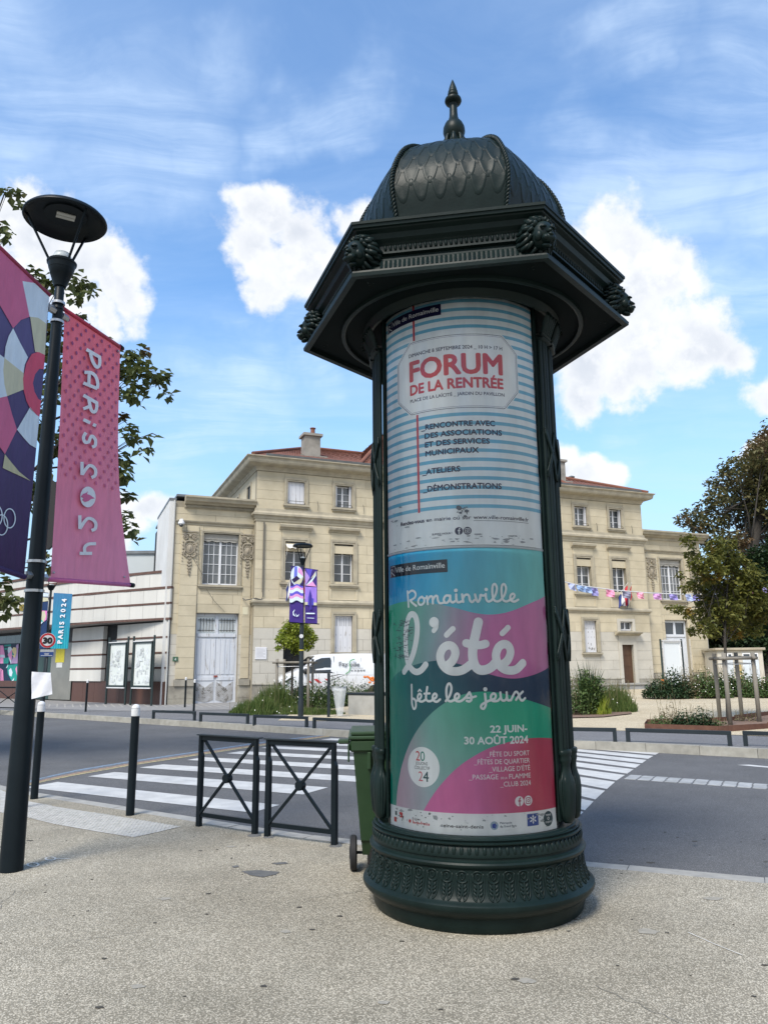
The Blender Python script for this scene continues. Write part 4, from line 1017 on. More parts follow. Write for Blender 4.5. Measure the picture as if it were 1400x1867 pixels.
# local frame: x along the facade, y into the building, z up
frz = math.atan2(FU.y, FU.x)
hall = thing('town_building', 'pale limestone two-storey building with red tiled hipped roof and lower wings across the square', 'building', FP, frz)
M_stone = mat('limestone', (.57, .505, .37), .85, col2=(.46, .405, .29), nscale=1.3, detail=8, bump=.35, bscale=30, vary=.07, spots=((.27, .24, .18), 2.3, .66), spec=.2)
M_stonep = mat('pale limestone', (.555, .525, .455), .85, col2=(.47, .445, .385), nscale=1.2, detail=8, bump=.3, bscale=30, vary=.05, spots=((.38, .35, .29), 2.0, .66), spec=.2)
M_trim = mat('weathered stone trim', (.44, .395, .295), .85, col2=(.30, .27, .21), nscale=2.2, detail=9, bump=.4, bscale=24, spots=((.15, .14, .115), 3.2, .66), spec=.2)
M_dirty = mat('stained plinth stone', (.40, .375, .31), .9, col2=(.22, .205, .175), nscale=1.8, detail=9, bump=.5, bscale=20, spots=((.09, .085, .075), 1.6, .62), spec=.2, vary=.08)
M_joint = mat('mortar', (.27, .24, .18), .95)
M_wframe = mat('white window frame', (.72, .73, .75), .5, col2=(.62, .63, .65), nscale=3)
M_glass = mat('window glass', (.035, .042, .048), .06, spec=.8, col2=(.055, .065, .075), nscale=1.5)
M_glassl = mat('curtained glass', (.16, .17, .175), .12, spec=.7, col2=(.05, .06, .065), nscale=2.6, streak=True)
M_blind = mat('grey window blind', (.40, .385, .345), .8, col2=(.30, .285, .25), nscale=3)
M_shut = mat('peeling white shutter', (.66, .67, .70), .75, col2=(.58, .59, .62), nscale=2.4, spots=((.32, .30, .27), 7, .61), streak=True)
M_door = mat('peeling pale blue door', (.50, .535, .59), .8, col2=(.60, .62, .65), nscale=3.0, spots=((.30, .28, .25), 9, .57), streak=True, detail=9)
M_doorb = mat('brown wooden door', (.065, .030, .015), .6, col2=(.10, .052, .028), nscale=3, spots=((.34, .28, .22), 4, .68), streak=True)
M_zinc = mat('zinc gutter', (.20, .215, .225), .5, metal=.3, col2=(.14, .15, .16), nscale=3)
M_tile = mat('red clay tile', (.22, .085, .052), .85, col2=(.14, .062, .042), nscale=2.2, spots=((.10, .085, .07), 6, .62), vary=.12)
M_iron = mat('black ironwork', (.018, .02, .021), .5)
M_cable = mat('old cable', (.09, .088, .08), .7)
unit_block = MB().bbox(0, 1, 0, 1, 0, 1, .0).mesh('stone_block', M_stone)
UB = {}
def ubox(m):
    if m.name not in UB: UB[m.name] = MB().box(0, 1, 0, 1, 0, 1).mesh('stone_block', m)
    return UB[m.name]
BLOCKS = []; 
def lay(x0, x1, z0, z1, y, holes, course=.42, blk=.95, m=None, th=.10, pale_z=None):
    """courses of stone between x0..x1, z0..z1 on the plane y, leaving holes (xa, xb, za, zb)"""
    n = max(1, round((z1 - z0) / course)); h = (z1 - z0) / n
    for r in range(n):
        a, b = z0 + r * h, z0 + (r + 1) * h; segs = [(x0, x1)]
        for (xa, xb, za, zb) in holes:
            if zb > a + .02 and za < b - .02:
                ns = []
                for s, e in segs:
                    if xb <= s or xa >= e: ns.append((s, e)); continue
                    if xa - s > .04: ns.append((s, xa))
                    if e - xb > .04: ns.append((xb, e))
                segs = ns
        mm = m or (M_stonep if pale_z and b <= pale_z + .01 else M_stone)
        for (xa, xb, za, zb) in holes:
            if zb > a + .02 and za < b - .02 and xb > x0 and xa < x1:
                p, q = max(xa, x0), min(xb, x1)
                if za > a + .03: BLOCKS.append((p + .006, q - .006, y, a + .005, za - .003, mm, th))
                if zb < b - .03: BLOCKS.append((p + .006, q - .006, y, zb + .003, b - .005, mm, th))
        for s, e in segs:
            k = max(1, round((e - s) / blk)); w = (e - s) / k; cuts = [s + w * i for i in range(k + 1)]
            if r % 2 and k > 1: cuts = [s] + [s + w * (i + .5) for i in range(k)] + [e]
            for p, q in zip(cuts, cuts[1:]):
                mm = m or (M_stonep if pale_z and b <= pale_z + .01 else M_stone)
                BLOCKS.append((p + .006, q - .006, y - random.uniform(0, .004), a + .005, b - .005, mm, th))
def flush_blocks(limit=285):
    def size(b):
        w = FP + FU * ((b[0] + b[1]) / 2) + FN * b[2]; px = CX + w.x / w.y * F_PX
        hid = 690 < px < 1040 or px < -50 or px > 1290
        return ((b[1] - b[0]) * (b[4] - b[3]) / (w.y ** 2)) * (0 if hid else 1)
    BLOCKS.sort(key=size, reverse=True); rest = {}
    for i, (p, q, y, a, b, m, th) in enumerate(BLOCKS):
        if i < limit: link('stone_block', ubox(m), hall, (p, y, a), scale=(q - p, th, b - a))
        else: rest.setdefault(m.name, MB()).box(p, q, y, y + th, a, b)
    for k, mb in rest.items(): mb.build('stonework', MATS[k] if k in MATS else bpy.data.materials[k], hall, kind='stuff')
GZ = .0
# cores (mortar plane just behind the blocks)
def core(x0, x1, y0, y1, z0, z1, holes, name='wall'):
    """wall with real openings, 0.25 m thick in front of a dark room"""
    mb = MB(); xs = sorted({x0, x1, *[h[0] for h in holes], *[h[1] for h in holes]})
    for a, b in zip(xs, xs[1:]):
        zs = [z0]
        for h in sorted([h for h in holes if h[0] <= a + 1e-6 and h[1] >= b - 1e-6], key=lambda h: h[2]): zs += [h[2], h[3]]
        zs.append(z1)
        for i in range(0, len(zs), 2):
            if zs[i + 1] - zs[i] > .001: mb.box(a, b, y0 + .018, y0 + .30, zs[i], zs[i + 1])
    o = mb.build(name, M_joint, hall); 
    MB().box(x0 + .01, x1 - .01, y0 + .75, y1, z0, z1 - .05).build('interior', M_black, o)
    return o
# windows: x centres
WX = [1.86, 4.21, 7.6, 11.05, 14.5, 17.9, 20.24]
top_w = [(x - .41, x + .41, 9.14, 10.22) for x in WX]
mid_w = [(x - .48, x + .48, 5.5, 7.38) for x in WX]
g_w = [(1.38, 2.34, .5, 2.75), (3.78, 4.66, 2.36, 4.02), (7.1, 8.0, 2.36, 4.02), (10.4, 11.7, .5, 3.4), (14.1, 14.9, 2.36, 4.02), (17.68, 18.48, 2.36, 4.02), (20.07, 20.83, .72, 2.76), (20.05, 20.88, 3.52, 4.0)]
MAINW = 22.1
core(0, MAINW, 0, 12, 0, 10.65, top_w + mid_w + g_w)
surround = lambda hs, e: [(a - e, b + e, c - e * .6, d + e) for a, b, c, d in hs]
lay(0, MAINW, 8.85, 10.60, 0, surround(top_w, .14), .44, 1.1)
lay(0, MAINW, 4.72, 8.25, 0, surround(mid_w, .17) + [(x - .62, x + .62, 7.3, 8.0) for x in WX] + [(x - .72, x + .72, 4.74, 5.30) for x in WX], .44, .9)
lay(0, MAINW, .95, 4.42, 0, surround(g_w[1:3] + g_w[4:6], .15) + surround([g_w[0], g_w[3]], .001) + [(19.85, 21.05, .6, 4.15)], .496, .85, pale_z=3.5)
lay(0, MAINW, -.1, .95, -.035, [(1.38, 2.34, .3, 3), (10.4, 11.7, .3, 3), (20.07, 20.83, .72, 3)], .53, 1.15, m=M_dirty, th=.14)
# left return wall of the upper storey and right return
for xx, sgn in ((0, -1), (MAINW, 1)):
    hs = [(1.25, 1.95, 9.14, 10.2), (3.9, 4.6, 9.14, 10.2)] if sgn < 0 else []
    mb = MB(); 
    for z0_, z1_ in ((0, 9.14), (10.2, 10.65)): mb.box(min(xx, xx + sgn * .0) + (.002 if sgn < 0 else -.302), xx + (.30 if sgn < 0 else -.002), .30, 12, z0_, z1_)
    ys = [.30, 1.25, 1.95, 3.9, 4.6, 12] if hs else [.30, 12]
    for k in range(0, len(ys), 2): mb.box(xx + (.002 if sgn < 0 else -.302), xx + (.30 if sgn < 0 else -.002), ys[k], ys[k + 1], 9.14, 10.2)
    w = mb.build('side_wall', M_stone, hall)
    for (ya, yb, za, zb) in hs:
        MB().box(.05, .12, ya, yb, za, zb).build('shutter', M_shut, w); mb = MB()
        for q in (ya - .12, yb): mb.box(-.04, .02, q, q + .12, za - .1, zb + .12)
        mb.box(-.04, .02, ya, yb, zb, zb + .12); mb.box(-.08, .02, ya - .12, yb + .12, za - .16, za - .06); mb.build('window_surround', M_trim, w)
def molding(name, x0, x1, prof, m=M_trim, y=0., ends=True, parent=hall, ret=0.):
    """profile (out, z) swept along x, returning round both ends by ret metres"""
    mb = MB(); n = len(prof); path = []
    vs = []; 
    for (o, z) in prof: vs.append((x0 - (o if ret else 0), y + (ret if ret else .0) , z)) if ret else None
    rows = []
    if ret: rows.append([(x0 - o, y + ret, z) for o, z in prof])
    rows.append([(x0 - (o if ret else 0), y - o, z) for o, z in prof]); rows.append([(x1 + (o if ret else 0), y - o, z) for o, z in prof])
    if ret: rows.append([(x1 + o, y + ret, z) for o, z in prof])
    flat = [p for r_ in rows for p in r_]; fs = []
    for j in range(len(rows) - 1):
        for i in range(n - 1): fs.append((j * n + i, (j + 1) * n + i, (j + 1) * n + i + 1, j * n + i + 1))
        fs.append((j * n + n - 1, (j + 1) * n + n - 1, (j + 1) * n, j * n))
    fs.append(tuple(range(n))[::-1] if True else None); fs.append(tuple(range((len(rows) - 1) * n, len(rows) * n)))
    mb.add(flat, fs); return mb.build(name, m, parent)
molding('cornice', 0, MAINW, [(-.05, 10.62), (.04, 10.62), (.06, 10.70), (.10, 10.74), (.12, 10.80), (.38, 10.86), (.46, 10.90), (.50, 10.98), (.52, 11.10), (.60, 11.16), (.60, 11.20), (-.05, 11.24)], ret=12)
molding('gutter', 0.3, MAINW - .3, [(.38, 11.235), (.50, 11.24), (.53, 11.33), (.40, 11.35), (.36, 11.30)], M_zinc)
molding('string_course', 0, MAINW, [(-.02, 8.25), (.03, 8.25), (.04, 8.36), (.07, 8.38), (.09, 8.48), (.17, 8.53), (.17, 8.62), (.10, 8.66), (.06, 8.72), (.05, 8.85), (-.02, 8.85)], ret=.6)
molding('ledge', 0, MAINW, [(-.02, 4.42), (.04, 4.42), (.05, 4.50), (.12, 4.54), (.13, 4.62), (.10, 4.66), (.05, 4.72), (-.02, 4.72)], ret=.6)
molding('plinth_cap', 0, 1.37, [(-.03, .95), (.06, .95), (.05, 1.0), (-.03, 1.01)], M_dirty); molding('plinth_cap', 2.35, 10.39, [(-.03, .95), (.06, .95), (.05, 1.0), (-.03, 1.01)], M_dirty); molding('plinth_cap', 11.71, 20.06, [(-.03, .95), (.06, .95), (.05, 1.0), (-.03, 1.01)], M_dirty)
for x in (.62, MAINW - .62):   # corner pilaster joints: shallow raised strips
    pass
def surround_frame(x0, x1, z0, z1, e, out=.05, sill=True, y=0., cap=False):
    """stone frame round an opening: jambs, lintel, sill, optional hood"""
    mb = MB()
    mb.box(x0 - e, x0, y - out, y + .1, z0, z1 + e); mb.box(x1, x1 + e, y - out, y + .1, z0, z1 + e); mb.box(x0, x1, y - out - .002, y + .1, z1, z1 + e)
    mb.box(x0 - e - .03, x0 - e * .55, y - out - .025, y - out + .01, z0, z1 + e + .03); mb.box(x1 + e * .55, x1 + e + .03, y - out - .025, y - out + .01, z0, z1 + e + .03); mb.box(x0 - e * .55, x1 + e * .55, y - out - .027, y - out + .01, z1 + e * .55, z1 + e + .032)
    o = mb.build('window_surround', M_trim, hall)
    if sill:
        mb = MB(); mb.box(x0 - e - .08, x1 + e + .08, y - out - .10, y + .12, z0 - .11, z0 - .02); mb.box(x0 - e - .04, x1 + e + .04, y - out - .05, y + .1, z0 - .19, z0 - .112); mb.build('sill', M_trim, hall)
    if cap:
        molding('window_hood', x0 - e - .13, x1 + e + .13, [(0, z1 + .52), (.06, z1 + .53), (.10, z1 + .60), (.22, z1 + .64), (.24, z1 + .74), (.20, z1 + .78), (0, z1 + .80)], y=y)
        MB().box(x0 - e, x1 + e, y - out + .012, y + .1, z1 + e + .035, z1 + .515).build('frieze_panel', M_stone, hall)
    return o
def casement(x0, x1, z0, z1, nx, nz, glass, y=.22, name='window', mid=.07, blind=None, bar=.022, par=None):
    """two-leaf white window: frame, mullion, panes as separate sheets of glass"""
    par = par or hall
    mb = MB(); f = .055
    mb.box(x0, x0 + f, y, y + .06, z0, z1); mb.box(x1 - f, x1, y, y + .06, z0, z1); mb.box(x0 + f, x1 - f, y, y + .06, z0, z0 + f * 1.3); mb.box(x0 + f, x1 - f, y, y + .06, z1 - f, z1)
    xm = (x0 + x1) / 2; mb.box(xm - mid / 2, xm + mid / 2, y - .015, y + .055, z0 + f, z1 - f)
    w = mb.build(name, M_wframe, par)
    for s, (a, b) in enumerate(((x0 + f, xm - mid / 2), (xm + mid / 2, x1 - f))):
        for i in range(1, nx): q = a + (b - a) * i / nx; MB().box(q - bar / 2, q + bar / 2, y + .005, y + .04, z0 + f, z1 - f).build('glazing_bar', M_wframe, w)
        for i in range(1, nz): q = z0 + f + (z1 - z0 - 2 * f) * i / nz; MB().box(a, b, y + .002, y + .038, q - bar / 2, q + bar / 2).build('glazing_bar', M_wframe, w)
        for i in range(nx):
            for j in range(nz):
                xa = a + (b - a) * i / nx; xb = a + (b - a) * (i + 1) / nx; za = z0 + f + (z1 - z0 - 2 * f) * j / nz; zb = z0 + f + (z1 - z0 - 2 * f) * (j + 1) / nz
                g = glass(s, i, j) if callable(glass) else glass
                MB().add([(xa, y + .028, za), (xb, y + .028, za), (xb, y + .028 + random.uniform(-.003, .003), zb), (xa, y + .028, zb)], [(0, 1, 2, 3)]).build('pane', g, w)
    if blind:   # awning-like blind with scalloped hem at the head of the opening
        h = blind; mb = MB(); n = 24
        mb.grid(n, 2, lambda u, v: (x0 + .01 + (x1 - x0 - .02) * u, y - .05 - .03 * (1 - v), z1 - h * (1 - v) - (.05 * abs(math.sin(u * PI * 4)) if v == 0 else 0)))
        mb.build('blind', M_blind, w)
    return w
def grille(x0, x1, z, y=-.12):
    mb = MB(); mb.tube([(x0, y + .1, z + .02), (x0, y, z), (x0 + .06, y - .02, z + .10), (x1 - .06, y - .02, z + .10), (x1, y, z), (x1, y + .1, z + .02)], .012, 5); mb.tube([(x0, y, z - .02), (x1, y, z - .02)], .010, 5); mb.build('window_rail', M_iron, hall)
def shutters(x0, x1, z0, z1, y=.10, leaves=4, louvre=True):
    w = (x1 - x0) / leaves
    for i in range(leaves):
        mb = MB(); mb.box(x0 + w * i + .004, x0 + w * (i + 1) - .004, y, y + .03, z0, z1)
        if louvre:
            for s in (.3, .7): mb.k = 1; mb.box(x0 + w * (i + s) - .02, x0 + w * (i + s) + .012, y - .004, y + .001, z1 - (z1 - z0) * .28, z1 - .06); mb.k = 0
            for zz in (.1, .45): mb.k = 1; mb.box(x0 + w * (i + .5) - .008, x0 + w * (i + .5) + .008, y - .004, y + .001, z0 + (z1 - z0) * zz, z0 + (z1 - z0) * zz + .09); mb.k = 0
        mb.build('shutter', [M_shut, mat('louvre shade', (.30, .30, .31), .8)], hall)
for i, x in enumerate(WX):
    a, b, c, d = top_w[i]; surround_frame(a, b, c, d, .13)
    if i == 0: shutters(a, b, c, d, .08, 4, False)
    else: casement(a, b, c, d, 1, 3, M_glassl if i % 2 else M_glass, bar=.02); MB().box(b - .09, b - .02, .05, .20, c, d).build('folded_shutter', M_shut, hall); MB().box(a + .02, a + .09, .05, .20, c, d).build('folded_shutter', M_shut, hall)
    grille(a, b, c + .02)
    a, b, c, d = mid_w[i]; surround_frame(a, b, c, d, .16, cap=True)
    gl_ = [M_glass, M_glassl, M_glassl, M_glass, M_glass, M_glass, M_glass][i]
    casement(a, b, c, d, 1, 4 if i else 4, (lambda s, p, q: M_glassl if q > 1 else M_glass) if i in (1, 5) else gl_, blind=.17 if i else None)
    if i == 0:
        mb = MB(); mb.grid(6, 1, lambda u, v: (a + .03 + .75 * u, .15 - .42 * (1 - v), d - .02 - .30 * (1 - v) - (.04 * abs(math.sin(u * PI * 3)) if v == 0 else 0))); mb.tube([(a + .06, .17, d - .9), (a + .05, -.24, d - .34)], .012, 5); mb.build('awning', mat('white awning cloth', (.72, .70, .64), .8), hall)
    # sunk panel below each window
    mb = MB(); p0_, p1_, q0, q1 = x - .60, x + .60, 4.80, 5.22
    mb.box(x - .715, p0_, -.03, .02, 4.745, 5.295); mb.box(p1_, x + .715, -.03, .02, 4.745, 5.295); mb.box(p0_, p1_, -.03, .02, q1, 5.295); mb.box(p0_, p1_, -.03, .02, 4.745, q0); mb.box(p0_, p1_, -.004, .02, q0, q1); mb.build('sunk_panel', M_stone, hall)
for i in (1, 2, 4, 5): a, b, c, d = g_w[i]; surround_frame(a, b, c, d, .15); shutters(a, b, c, d)
# peeled paint on the right-hand shutter
mb = MB(); a, b, c, d = g_w[5]; rnd = random.Random(5)
for _ in range(14): x = rnd.uniform(a + .12, b - .12); z = rnd.choice((rnd.uniform(2.45, 2.8), rnd.uniform(3.1, 3.6))); hh = rnd.uniform(.05, .16); mb.add([(x - .012, .094, z), (x + .016, .094, z + .02), (x + .012, .094, z + hh), (x - .014, .094, z + hh * .8)], [(0, 1, 2, 3)])
mb.build('bare_wood', mat('dark bare wood', (.07, .05, .035), .9), hall)
# dark doorway behind the sapling, right door with steps
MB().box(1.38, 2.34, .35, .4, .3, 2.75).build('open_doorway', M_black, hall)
a, b, c, d = g_w[6]
mb = MB(); mb.box(19.86, a, -.05, .1, .72, 2.9); mb.box(b, 21.04, -.05, .1, .72, 2.9); mb.box(a, b, -.05, .1, 2.76, 2.9); mb.box(19.86, 21.04, -.045, .1, 2.902, 3.30); mb.box(19.86, 20.05, -.05, .1, 3.4, 4.15); mb.box(20.88, 21.04, -.05, .1, 3.4, 4.15); mb.box(20.05, 20.88, -.05, .1, 4.0, 4.15); mb.build('door_surround', M_stonep, hall)
molding('door_hood', 19.62, 21.28, [(0, 3.24), (.10, 3.27), (.14, 3.32), (.30, 3.36), (.32, 3.42), (.1, 3.47), (0, 3.48)], y=-.05)
dd = MB().box(a, b, .16, .21, .72, 2.76).build('door', M_doorb, hall); mb = MB()
for z0_, z1_ in ((.80, 1.5), (1.6, 2.1), (2.2, 2.68)): mb.box(a + .1, b - .1, .145, .162, z0_, z1_)
mb.build('door_panel', M_doorb, dd)
casement(20.05, 20.88, 3.52, 4.0, 1, 1, M_glass, .14)
# corner downpipe and cables
mb = MB(); mb.tube([(.38, -.07, 8.2), (.38, -.07, 4.8), (.30, -.10, 4.66), (.05, -.12, 4.72), (-.35, .2, 4.65), (-.45, .3, 4.75)], .022, 6); mb.tube([(.34, -.06, 8.2), (.34, -.06, 5.0)], .012, 5); mb.build('cable', M_cable, hall)
for x in (2.9, 5.2, 18.9, 21.3): MB().tube([(x, -.07, 8.9), (x + .02, -.08, 9.1), (x - .02, -.08, 9.35)], .012, 4).build('cable', M_cable, hall)
# roof
def roof_tiles(name, base, u, n_u, v_top, w_top0, w_top1, lift=0.):
    pass
ZR = 11.26; 
def slope(name, P):
    """tiled roof face through quad P (eave-left, eave-right, ridge-right, ridge-left): rows of proud tiles joined as one"""
    a, b, c, d = [Vector(p) for p in P]; mb = MB(); n = (b - a).cross(d - a).normalized()
    if n.z < 0: n = -n
    mb.add([a, b, c, d], [(0, 1, 2, 3)]); rows = max(2, int(((a + b) / 2 - (c + d) / 2).length / .22))
    for r in range(rows):
        t0, t1 = r / rows, (r + 1.12) / rows; l0, r0 = a.lerp(d, t0), b.lerp(c, t0); l1, r1 = a.lerp(d, min(1, t1)), b.lerp(c, min(1, t1)); k = max(1, int((r0 - l0).length / .26))
        for i in range(k):
            f0, f1 = i / k + .006, (i + 1) / k - .006; j = random.uniform(0, .008)
            p = [l0.lerp(r0, f0), l0.lerp(r0, f1), l1.lerp(r1, f1), l1.lerp(r1, f0)]
            q = [p[0] + n * (.035 + j), p[1] + n * (.035 + j), p[2] + n * .008, p[3] + n * .008]
            mb.add(q + [p[0], p[1]], [(0, 1, 2, 3), (4, 5, 1, 0)])
    return mb
RI = 4.2; rz = 13.75
mb = slope('', [(-.3, -.35, ZR), (MAINW + .3, -.35, ZR), (MAINW - RI, 6, rz), (RI, 6, rz)]); mb.build('roof', M_tile, hall, kind='stuff')
mb = slope('', [(-.3, 12.3, ZR), (-.3, -.35, ZR), (RI, 6, rz), (RI, 6, rz)]); mb.build('roof', M_tile, hall, kind='stuff')
mb = slope('', [(MAINW + .3, -.35, ZR), (MAINW + .3, 12.3, ZR), (MAINW - RI, 6, rz), (MAINW - RI, 6, rz)]); mb.build('roof', M_tile, hall, kind='stuff')
# higher centre roof
c0, c1 = 5.0, 17.1
mb = slope('', [(c0, -.1, 11.3), (c1, -.1, 11.3), (12.2, 5.4, 16.2), (9.9, 5.4, 16.2)]); mb.build('roof', M_tile, hall, kind='stuff')
mb = slope('', [(c0, 10.9, 11.3), (c0, -.1, 11.3), (9.9, 5.4, 16.2), (9.9, 5.4, 16.2)]); mb.build('roof', M_tile, hall, kind='stuff')
mb = slope('', [(c1, -.1, 11.3), (c1, 10.9, 11.3), (12.2, 5.4, 16.2), (12.2, 5.4, 16.2)]); mb.build('roof', M_tile, hall, kind='stuff')
mb = MB(); mb.tube([(c0, -.1, 11.36), (9.9, 5.4, 16.26), (12.2, 5.4, 16.26), (c1, -.1, 11.36)], .10, 8); mb.tube([(-.3, -.35, ZR + .05), (RI, 6, rz + .05), (MAINW - RI, 6, rz + .05), (MAINW + .3, -.35, ZR + .05)], .09, 8); mb.build('ridge_tiles', M_tile, hall)
M_chim = mat('rendered chimney', (.33, .31, .27), .9, col2=(.2, .19, .165), nscale=2, bump=.4, bscale=20)
for cx_, cy_, h in ((3.15, 2.0, 13.1), (17.9, 2.0, 13.2)):
    mb = MB(); mb.box(cx_ - .40, cx_ + .40, cy_ - .35, cy_ + .35, 11.4, h); mb.box(cx_ - .50, cx_ + .50, cy_ - .45, cy_ + .45, h, h + .13); mb.box(cx_ - .7, cx_ + .7, cy_ - .6, cy_ + .4, 11.6, 12.02); ch = mb.build('chimney', M_chim, hall)
    MB().lathe([(.12, 0), (.11, .32), (.15, .34), (.15, .38)], 12).build('chimney_pot', M_tile, ch).location = (cx_ + .1, cy_, h + .14)
mb = MB(); mb.lathe([(.09, 11.9), (.09, 12.45), (.2, 12.5), (.2, 12.55), (.02, 12.62)], 10); mb.T = Matrix.Identity(4); v = mb.build('roof_vent', M_zinc, hall); v.location = (20.0, 3.4, .35)

# ---- wings
def wing(x0, x1, wx, dx0, dx1, dtop, left):
    y = .4; win = (wx - .79, wx + .79, 5.32, 7.62); dr = (dx0, dx1, .2, dtop)
    core(x0, x1, y, 9, 0, 9.0, [win, dr])
    lay(x0, x1, .95, 7.95, y, [(win[0] - .02, win[1] + .02, 5.15, 7.75), (dr[0] - .02, dr[1] + .02, 0, dr[3] + .02)], .445, 1.0, pale_z=3.5)
    lay(x0, x1, 8.14, 8.72, y, [], .29, 1.5)
    lay(x0, x1, -.1, .95, y - .06, [(dr[0] - .02, dr[1] + .02, 0, 3)], .53, 1.1, m=M_dirty, th=.16)
    molding('architrave', x0, x1, [(0, 7.95), (.03, 7.95), (.04, 8.02), (.10, 8.07), (.12, 8.12), (.06, 8.14), (0, 8.14)], y=y)
    molding('cornice', x0 + (.35 if left else 0), x1 + (0 if left else .35), [(-.02, 8.70), (.06, 8.70), (.07, 8.84), (.20, 8.87), (.24, 8.93), (.40, 8.97), (.44, 9.06), (.50, 9.12), (.50, 9.2), (-.02, 9.24)], y=y)
    if left:
        mb = MB(); n = 52
        for i in range(n): q = x0 + .38 + (x1 - x0 - .4) * i / n; mb.box(q, q + .035, y - .125, y - .07, 8.73, 8.82)
        mb.build('dentils', M_trim, hall)
    MB().box(x0, x1, y - .05, 9, 9.20, 9.30).build('flat_roof', M_zinc, hall)
    # strips flanking the bay
    for a, b in ((x0 + .28, win[0] - .22), (win[1] + .22, x1 - .1)):
        mb = MB(); mb.box(a, b, y - .055, y + .01, 1.25, 7.9); mb.build('pilaster_strip', M_stone if True else M_stone, hall)
        for k in range(15): MB().box(a + .002, b - .002, y - .058, y - .05, 1.25 + k * .445 - .006, 1.25 + k * .445 + .006).build('joint', M_joint, hall) if k else None
        MB().box(a - .06, b + .06, y - .13, y + .01, .95, 1.22).build('pilaster_base', M_dirty, hall)
        ornament((a + b) / 2, y - .055)
    surround_frame(*win, .10, .03, y=y); 
    casement(*win, 3, 5, M_glassl, y=y + .20, mid=.10, blind=.32)
    MB().box(win[0] + .01, win[1] - .01, y + .10, y + .24, 7.36, 7.61).build('blind_box', M_blind, hall)
    # fanlight with bars, tall double door
    o = MB(); a, b = dr[0], dr[1]; m_ = (a + b) / 2; yy = y + .18; z1_ = dr[3]; zt = 3.18 if left else 3.37
    o.box(a, a + .08, yy, yy + .08, .2, z1_); o.box(b - .08, b, yy, yy + .08, .2, z1_); o.box(a + .08, b - .08, yy, yy + .08, z1_ - .12, z1_); o.box(a + .08, b - .08, yy - .03, yy + .08, zt - .14, zt); o.box(m_ - .07, m_ + .07, yy - .005, yy + .08, zt, z1_ - .12)
    dm = M_door if left else mat('white painted door', (.66, .69, .73), .6, col2=(.6, .63, .67), nscale=3)
    fr_ = o.build('door_frame', dm, hall)
    for s, (p, q) in enumerate(((a + .08, m_ - .07), (m_ + .07, b - .08))):
        MB().add([(p, yy + .05, zt), (q, yy + .05, zt), (q, yy + .05, z1_ - .12), (p, yy + .05, z1_ - .12)], [(0, 1, 2, 3)]).build('pane', (mat('frosted pane', (.62, .66, .66), .4) if left else M_glass), fr_)
        mb = MB()
        if left:
            for k in range(5): xx = p + (q - p) * (k + 1) / 6; mb.box(xx - .011, xx + .011, yy - .01, yy + .01, zt + .08, z1_ - .2)
            for zz in (zt + .14, z1_ - .28): mb.box(p + .02, q - .02, yy - .012, yy + .008, zz - .013, zz + .013)
            mb.build('iron_bars', M_iron, fr_)
    leaves = ((a + .08, m_ - .004), (m_ + .004, b - .08))
    for s, (p, q) in enumerate(leaves):
        lf = MB().box(p, q, yy + .02, yy + .06, .2, zt - .14).build('door_leaf', dm, hall)
        w = (q - p)
        for k in range(4 if left else 2):
            kk = 4 if left else 2; MB().bbox(p + w * k / kk + .02, p + w * (k + 1) / kk - .02, yy + .003, yy + .022, 1.42, zt - .24, .008).build('plank', dm, lf)
        if left:
            MB().bbox(p + .05, q - .05, yy - .005, yy + .02, 1.16, 1.32, .01).build('rail', dm, lf)
            for k in range(-6, 7):   # slanted boards of the lower panel, leaning towards the middle
                sgn = 1; cx2 = (p + q) / 2; xx0 = cx2
                pass
            pw = (q - p - .10)
            dk = mat('worn grey door boards', (.30, .29, .27), .9, col2=(.46, .47, .49), nscale=5, spots=((.14, .13, .115), 6, .52), detail=9)
            for h_ in (0, 1):
                for k in range(9):
                    zb = .26 + k * .10 - .28; xa, xb = (p + .05, (p + q) / 2 - .005) if h_ == 0 else ((p + q) / 2 + .005, q - .05)
                    sl = .34 if h_ == 1 else -.34
                    z0a, z0b = (zb + (.0 if h_ else .36), zb + (.36 if h_ else .0))
                    pts = [(xa, z0a), (xb, z0b), (xb, z0b + .085), (xa, z0a + .085)]; lo_, hi_ = .24, 1.12
                    if max(pz for _, pz in pts) < lo_ or min(pz for _, pz in pts) > hi_: continue
                    pts = [(px_, min(hi_, max(lo_, pz))) for px_, pz in pts]
                    mb = MB(); mb.add([(px_, yy + .004, pz) for px_, pz in pts] + [(px_, yy + .021, pz) for px_, pz in pts], [(0, 1, 2, 3), (0, 4, 5, 1), (1, 5, 6, 2), (2, 6, 7, 3), (3, 7, 4, 0)]); mb.build('slanted_board', dk, lf)
    if left: MB().box(m_ - .06, m_ + .10, yy - .03, yy, 1.30, 1.38).build('red_lock', mat('rusty red', (.25, .06, .05), .7), hall)
